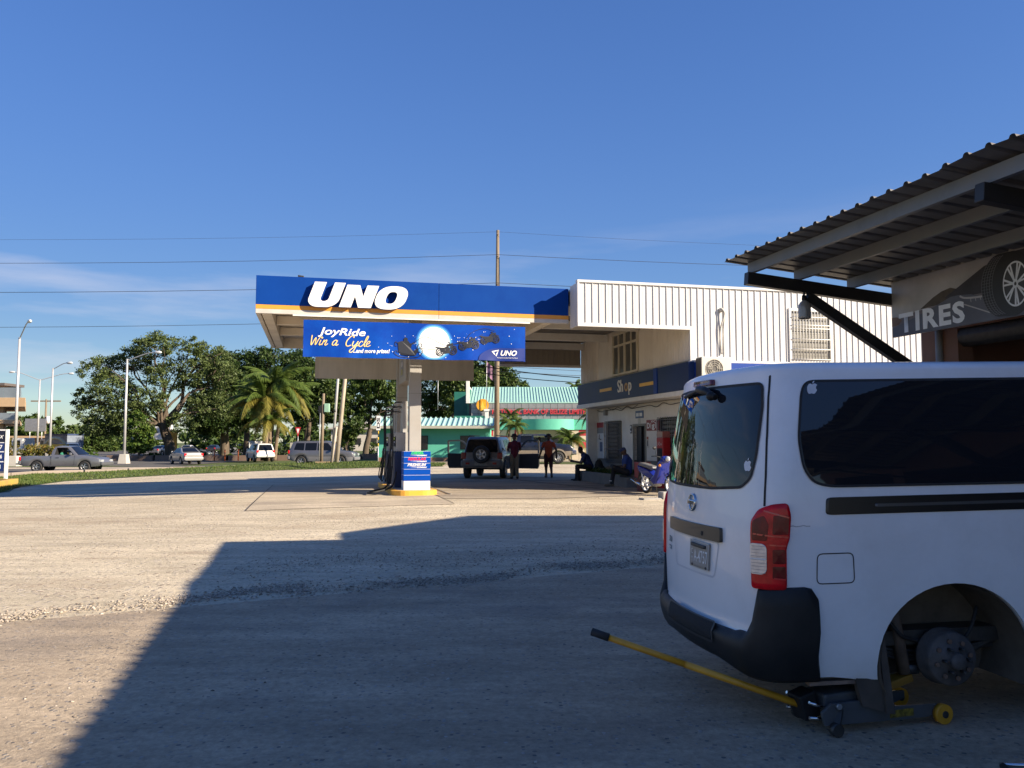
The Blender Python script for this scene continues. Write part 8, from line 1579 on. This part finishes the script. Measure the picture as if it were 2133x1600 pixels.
def lamp(label, x, y, h, arms, base=True):
    z = terr(x, y); t = thing('street_lamp', label, 'street lamp', (x, y, z), group='street lamps along the road')
    if base: b = MB(); b.hexa([(x - .42, y - .42, z - .1), (x + .42, y - .42, z - .1), (x + .42, y + .42, z - .1), (x - .42, y + .42, z - .1), (x - .30, y - .30, z + .85), (x + .30, y - .30, z + .85), (x + .30, y + .30, z + .85), (x - .30, y + .30, z + .85)]); b.build('base', M('lamp_base', (0.45, 0.42, 0.37), .8, var=.08), t, bevel=.03)
    b = MB(); b.tube([(x, y, z + .8), (x, y, h)], [.125, .085], 12); b.build('pole', lamp_metal, t)
    for (dx, dy, dz) in arms:
        e = Vector((x + dx, y + dy, h + dz)); b = MB(); b.tube(smooth_pts([(x, y, h - .12), (x + dx * .4, y + dy * .4, h + dz * .46 - .05), (x + dx * .75, y + dy * .75, h + dz * .86), tuple(e)], 5), .045, 7); a = b.build('arm', lamp_metal, t)
        d = Vector((dx, dy, 0)).normalized() if abs(dx) + abs(dy) > .01 else Vector((1, 0, 0)); b = MB(); b.tube([e - d * .05, e + d * .18, e + d * .55, e + d * .72], [.05, .12, .14, .05], 10); b.build('lamp_head', M('lamp_head', (0.62, 0.63, 0.63), .35, .2), a)
lamp('tall street lamp on a pale concrete block at the far left', -38.9, 65.0, 9.9, [(1.75, -1.9, .95)]); lamp('street lamp on a concrete block in front of the great tree, arm to the right', -34.4, 73.7, 9.05, [(2.55, -.4, .55)])
lamp('farther single arm street lamp behind the pickup', -47.3, 85, 9.25, [(1.6, -.4, .5)]); lamp('farthest street lamp, with two arms, at left', -60.6, 106, 9.7, [(-3.3, 0, .95), (3.6, 0, .75)])
up = thing('utility_pole', 'tall wooden utility pole rising behind the canopy and parked four wheel drive', 'utility pole', (-.85, 46, .1))
b = MB(); b.tube([(-.85, 46, 0), (-.84, 46, 6), (-.80, 46, 13.55)], [.155, .135, .085], 12); b.build('pole', wood_pole, up)
for z in (13.3, 12.05, 10.45): b = MB(); b.cyl((-.80, 45.9, z), (-.80, 45.75, z), .06, .05, 8); b.build('insulator', M('insulator', (0.25, 0.2, 0.16), .4), up)
b = MB(); b.tube([(-.72, 45.93, 12.0), (-.70, 45.9, 10.0), (-.74, 45.9, 8)], .02, 5); b.build('ground_wire', black_paint, up)
def wire(label, pts, r=.012):
    P = [Vector(p) for p in pts]; out = []
    for a, c in zip(P[:-1], P[1:]):
        L = (c - a).length
        for i in range(16): t = i / 16; out.append(a.lerp(c, t) - Vector((0, 0, L * .012 * 4 * t * (1 - t))))
    out.append(P[-1]); b = MB(); b.tube(out, r, 5); tag(b.build('power_line', M('wire_dark', (0.03, 0.03, 0.033), .6)), label, 'power line', 'overhead lines')
wire('topmost thin overhead line strung from the pole tip', [(-75, 42, 13.5), (-.80, 45.75, 13.4), (60, 49, 13.2)], .006); wire('overhead line strung just above the canopy sign', [(-75, 42, 12.2), (-.80, 45.75, 12.1), (60, 49, 12.4)]); wire('overhead line meeting the canopy at mid height of its blue fascia', [(-75, 42, 10.6), (-.80, 45.75, 10.5), (60, 49, 10.9)], .014); wire('overhead line ending low at the canopy left corner', [(-75, 42, 8.7), (-.83, 45.8, 8.6), (60, 49, 8.8)])
for i, (za, zc, r) in enumerate(((6.55, 6.2, .010), (6.2, 6.0, .014), (5.85, 5.75, .012), (5.55, 5.6, .014))): wire(['uppermost thin line', 'second thin line', 'third thin line', 'fourth thin line'][i] + ' of those crossing the gap between banner and shop', [(-.82, 45.86, za), (28, 54, zc + .3)], r)
wire('thick cable sagging from the canopy back to the shop', [tuple(FS(7.45, 8.3, 4.55)), tuple(FS(SW - .1, 9.3, 4.22))], .018); wire('lower thick cable from the canopy back to the shop', [tuple(FS(7.45, 8.3, 4.28)), tuple(FS(SW - .1, 9.3, 4.02))], .016)
fp = thing('far_utility_pole', 'far wooden pole with crossarm and a white transformer at left', 'utility pole', (-73.2, 130, -.3)); b = MB(); b.tube([(-73.2, 130, -.4), (-73.2, 130, 8.4)], [.2, .13], 8); b.build('pole', wood_pole, fp); b = MB(); b.bar((-75.6, 130, 8.1), (-70.9, 130, 8.1), .16, .2); b.build('crossarm', wood_pole, fp); b = MB(); b.cyl((-72.7, 129.8, 4.6), (-72.7, 129.8, 5.7), .25); b.build('transformer', white_clean, fp)
fs_ = thing('road_sign', 'back of a large grey road sign near the far wooden pole', 'sign', (-68, 118, -.3)); b = MB(); b.box(-69.3, -66.3, 117.9, 117.95, 3.2, 5.0); b.build('board', galv, fs_); b = MB(); b.tube([(-68.6, 118, -.3), (-68.6, 118, 4.9)], .06, 6); b.tube([(-66.9, 118, -.3), (-66.9, 118, 4.9)], .06, 6); b.build('post', galv, fs_)
# leaning poles and the short post with boxes on the verge
YP = 53.2
def vz(x, y): return .16
lp_ = thing('leaning_pole', 'thick pale wooden pole leaning on the grass verge', 'pole', (-11.25, YP, .15)); b = MB(); b.tube([(-11.25, YP, .05), (-10.75, YP + .1, 6.0), (-10.55, YP + .1, 8.5)], [.15, .125, .115], 10); b.build('pole', M('pole_pale', (0.42, 0.36, 0.28), .75, var=.2, vs=5, stretch=(3, 3, .3)), lp_)
lp_ = thing('metal_pipe_pole', 'slim metal pole standing left beside the leaning wooden pole', 'pole', (-11.6, YP, .15)); b = MB(); b.tube([(-11.55, YP, .05), (-11.2, YP, 6.0), (-11.1, YP, 8.3)], .085, 10); b.build('pole', lamp_metal, lp_); b = MB(); b.tube([(-11.37, YP, 3.55), (-11.36, YP, 3.7)], .10, 10); b.build('clamp', steel_dark, lp_)
lp_ = thing('prop_pole', 'short pale prop leaning against the wooden pole', 'pole', (-11.5, YP - .2, .15)); b = MB(); b.tube([(-11.52, YP - .2, .05), (-11.22, YP - .15, 2.6)], .07, 8); b.build('pole', M('pole_pale', (0.42, 0.36, 0.28), .75), lp_)
sp2 = thing('meter_post', 'short wooden post carrying a pale green meter box', 'post', (-12.2, YP, .15)); b = MB(); b.tube([(-12.2, YP, .05), (-12.12, YP, 4.75)], [.11, .085], 9); b.build('post', wood_pole, sp2); b = MB(); b.box(-12.04, -11.72, YP - .18, YP + .1, 3.55, 4.1); b.build('meter_box', M('box_mint', (0.27, 0.45, 0.33), .5), sp2, bevel=.02); b = MB(); b.box(-12.42, -12.22, YP - .12, YP + .1, 3.5, 3.95); b.build('switch_box', plastic_black, sp2, bevel=.02); b = MB(); b.tube([(-12.33, YP - .08, .1), (-12.3, YP - .08, 3.5)], .03, 6); b.build('conduit', galv, sp2)
b = MB(); b.bar((-12.5, YP - .3, .33), (-11.6, YP - .3, .34), .22, .12); tag(b.build('timber_offcut', M('timber', (0.34, 0.24, 0.14), .8, var=.2)), 'short timber offcut lying at the foot of the poles', 'timber')
ys = thing('yield_sign', 'red and white triangular yield sign beside the palm trunks', 'sign', (-19.6, 76, -.2)); b = MB(); b.tube([(-19.6, 76, -.3), (-19.6, 76, 2.7)], .035, 6); b.build('post', galv, ys); b = MB(); b.prism([(-.42, .65), (.42, .65), (0, -.25)], lambda x, z, d: (-19.6 + x * .62, 75.95 + d, 2.35 + z), -.01, .01); pn = b.build('panel', M('yield_red', (0.45, 0.02, 0.03), .4), ys); b = MB(); b.prism([(-.22, .52), (.22, .52), (0, .05)], lambda x, z, d: (-19.6 + x * .62, 75.935 + d, 2.35 + z), -.002, .002); b.build('panel_center', white_clean, pn)
ds_ = thing('verge_sign', 'narrow white sign on a striped post left of the pumps', 'sign', (-8.7, 54.0, .2)); b = MB(); b.tube([(-8.7, 54, .1), (-8.7, 54, 1.35)], .035, 8); b.build('post', lamp_metal, ds_)
for k in range(5): b = MB(); b.tube([(-8.7, 54, 1.352 + .2 * k), (-8.7, 54, 1.55 + .2 * k)], .037, 8); b.build('post_stripe', M('stripe_yellow', (0.6, 0.36, 0.02), .5) if k % 2 == 0 else black_paint, ds_)
b = MB(); b.box(-8.83, -8.57, 53.95, 53.975, 2.4, 3.35); pn = b.build('panel', white_clean, ds_); text('DS', .26, print_black, (-8.61, 53.945, 2.52), (0, 0, 1), (-1, 0, 0), pn, width=.7, bold=.008)
# price sign at the left edge
PX0, PX1, PYs = -25.2, -21.95, 36.0
psn = thing('price_sign', 'blue fuel price board in a white frame at the left picture edge', 'sign', (-23, PYs, -.25)); b = MB()
for x in (PX0, PX1): b.box(x, x + .11, PYs - .06, PYs + .06, -.28, 2.17)
b.box(PX0 + .11, PX1, PYs - .05, PYs + .05, 2.11, 2.17); b.build('frame', white_clean, psn, bevel=.008); rows = [(1.62, 2.10, M('board_navy', (0.012, 0.014, 0.035), .4), 'DYNAMAX', .2), (1.23, 1.58, M('board_blue', (0.012, 0.03, 0.14), .4), '11.17', .24), (.80, 1.18, MATS.get('board_blue'), '11.14', .24), (.36, .75, MATS.get('board_blue'), '10.81', .24)]
for z0, z1, mt, tx, sz in rows:
    b = MB(); b.box(PX0 + .115, PX1 - .005, PYs - .04, PYs + .04, z0, z1); pn = b.build('price_panel', mt, psn); text(tx, sz, white_clean, (PX1 - .12, PYs - .045, (z0 + z1) / 2 - .08), (1, 0, 0), (0, 0, 1), pn, align='RIGHT', bold=.006, shear=.3 if tx == 'DYNAMAX' else 0)
b = MB(); b.box(PX0 + .115, PX1 - .005, PYs - .035, PYs + .035, .365, 2.1); b.build('backing', white_clean, psn)
b = MB(); b.box(PX0 + .4, PX1 - .4, PYs - .03, PYs + .03, -.25, .34); b.build('lower_panel', M('lower_grey2', (0.35, 0.35, 0.36), .5), psn)
b = MB(); b.tube([(-22.25, 35.6, -.25), (-22.05, 35.65, .75)], .05, 8); tag(b.build('marker_post', white_clean), 'white marker post leaning in front of the price sign', 'post')
for i, x in enumerate((-29.2, -27.9, -30.4)):
    o = MB(); o.tube([(x, 84.5 + .2 * i, -.25), (x, 84.5 + .2 * i, .9)], .06, 7); tag(o.build('bollard', M('bollard_orange', (0.55, 0.12, 0.03), .5)), ['orange bollard in the middle of three before the great tree', 'rightmost orange bollard before the great tree', 'leftmost orange bollard before the great tree'][i], 'bollard', 'orange bollards')
for i, (x, y) in enumerate(((-24.6, 95), (-21.0, 98))): b = MB(); b.box(x - .8, x + .8, y - .03, y + .03, .9, 1.6); b.tube([(x, y, -.3), (x, y, .9)], .05, 6); tag(b.build('notice_sign', M('board_dull', (0.42, 0.40, 0.34), .7)), ['small pale notice on the lawn left of the grey SUV', 'small pale notice hidden behind the palm trunks'][i], 'sign')
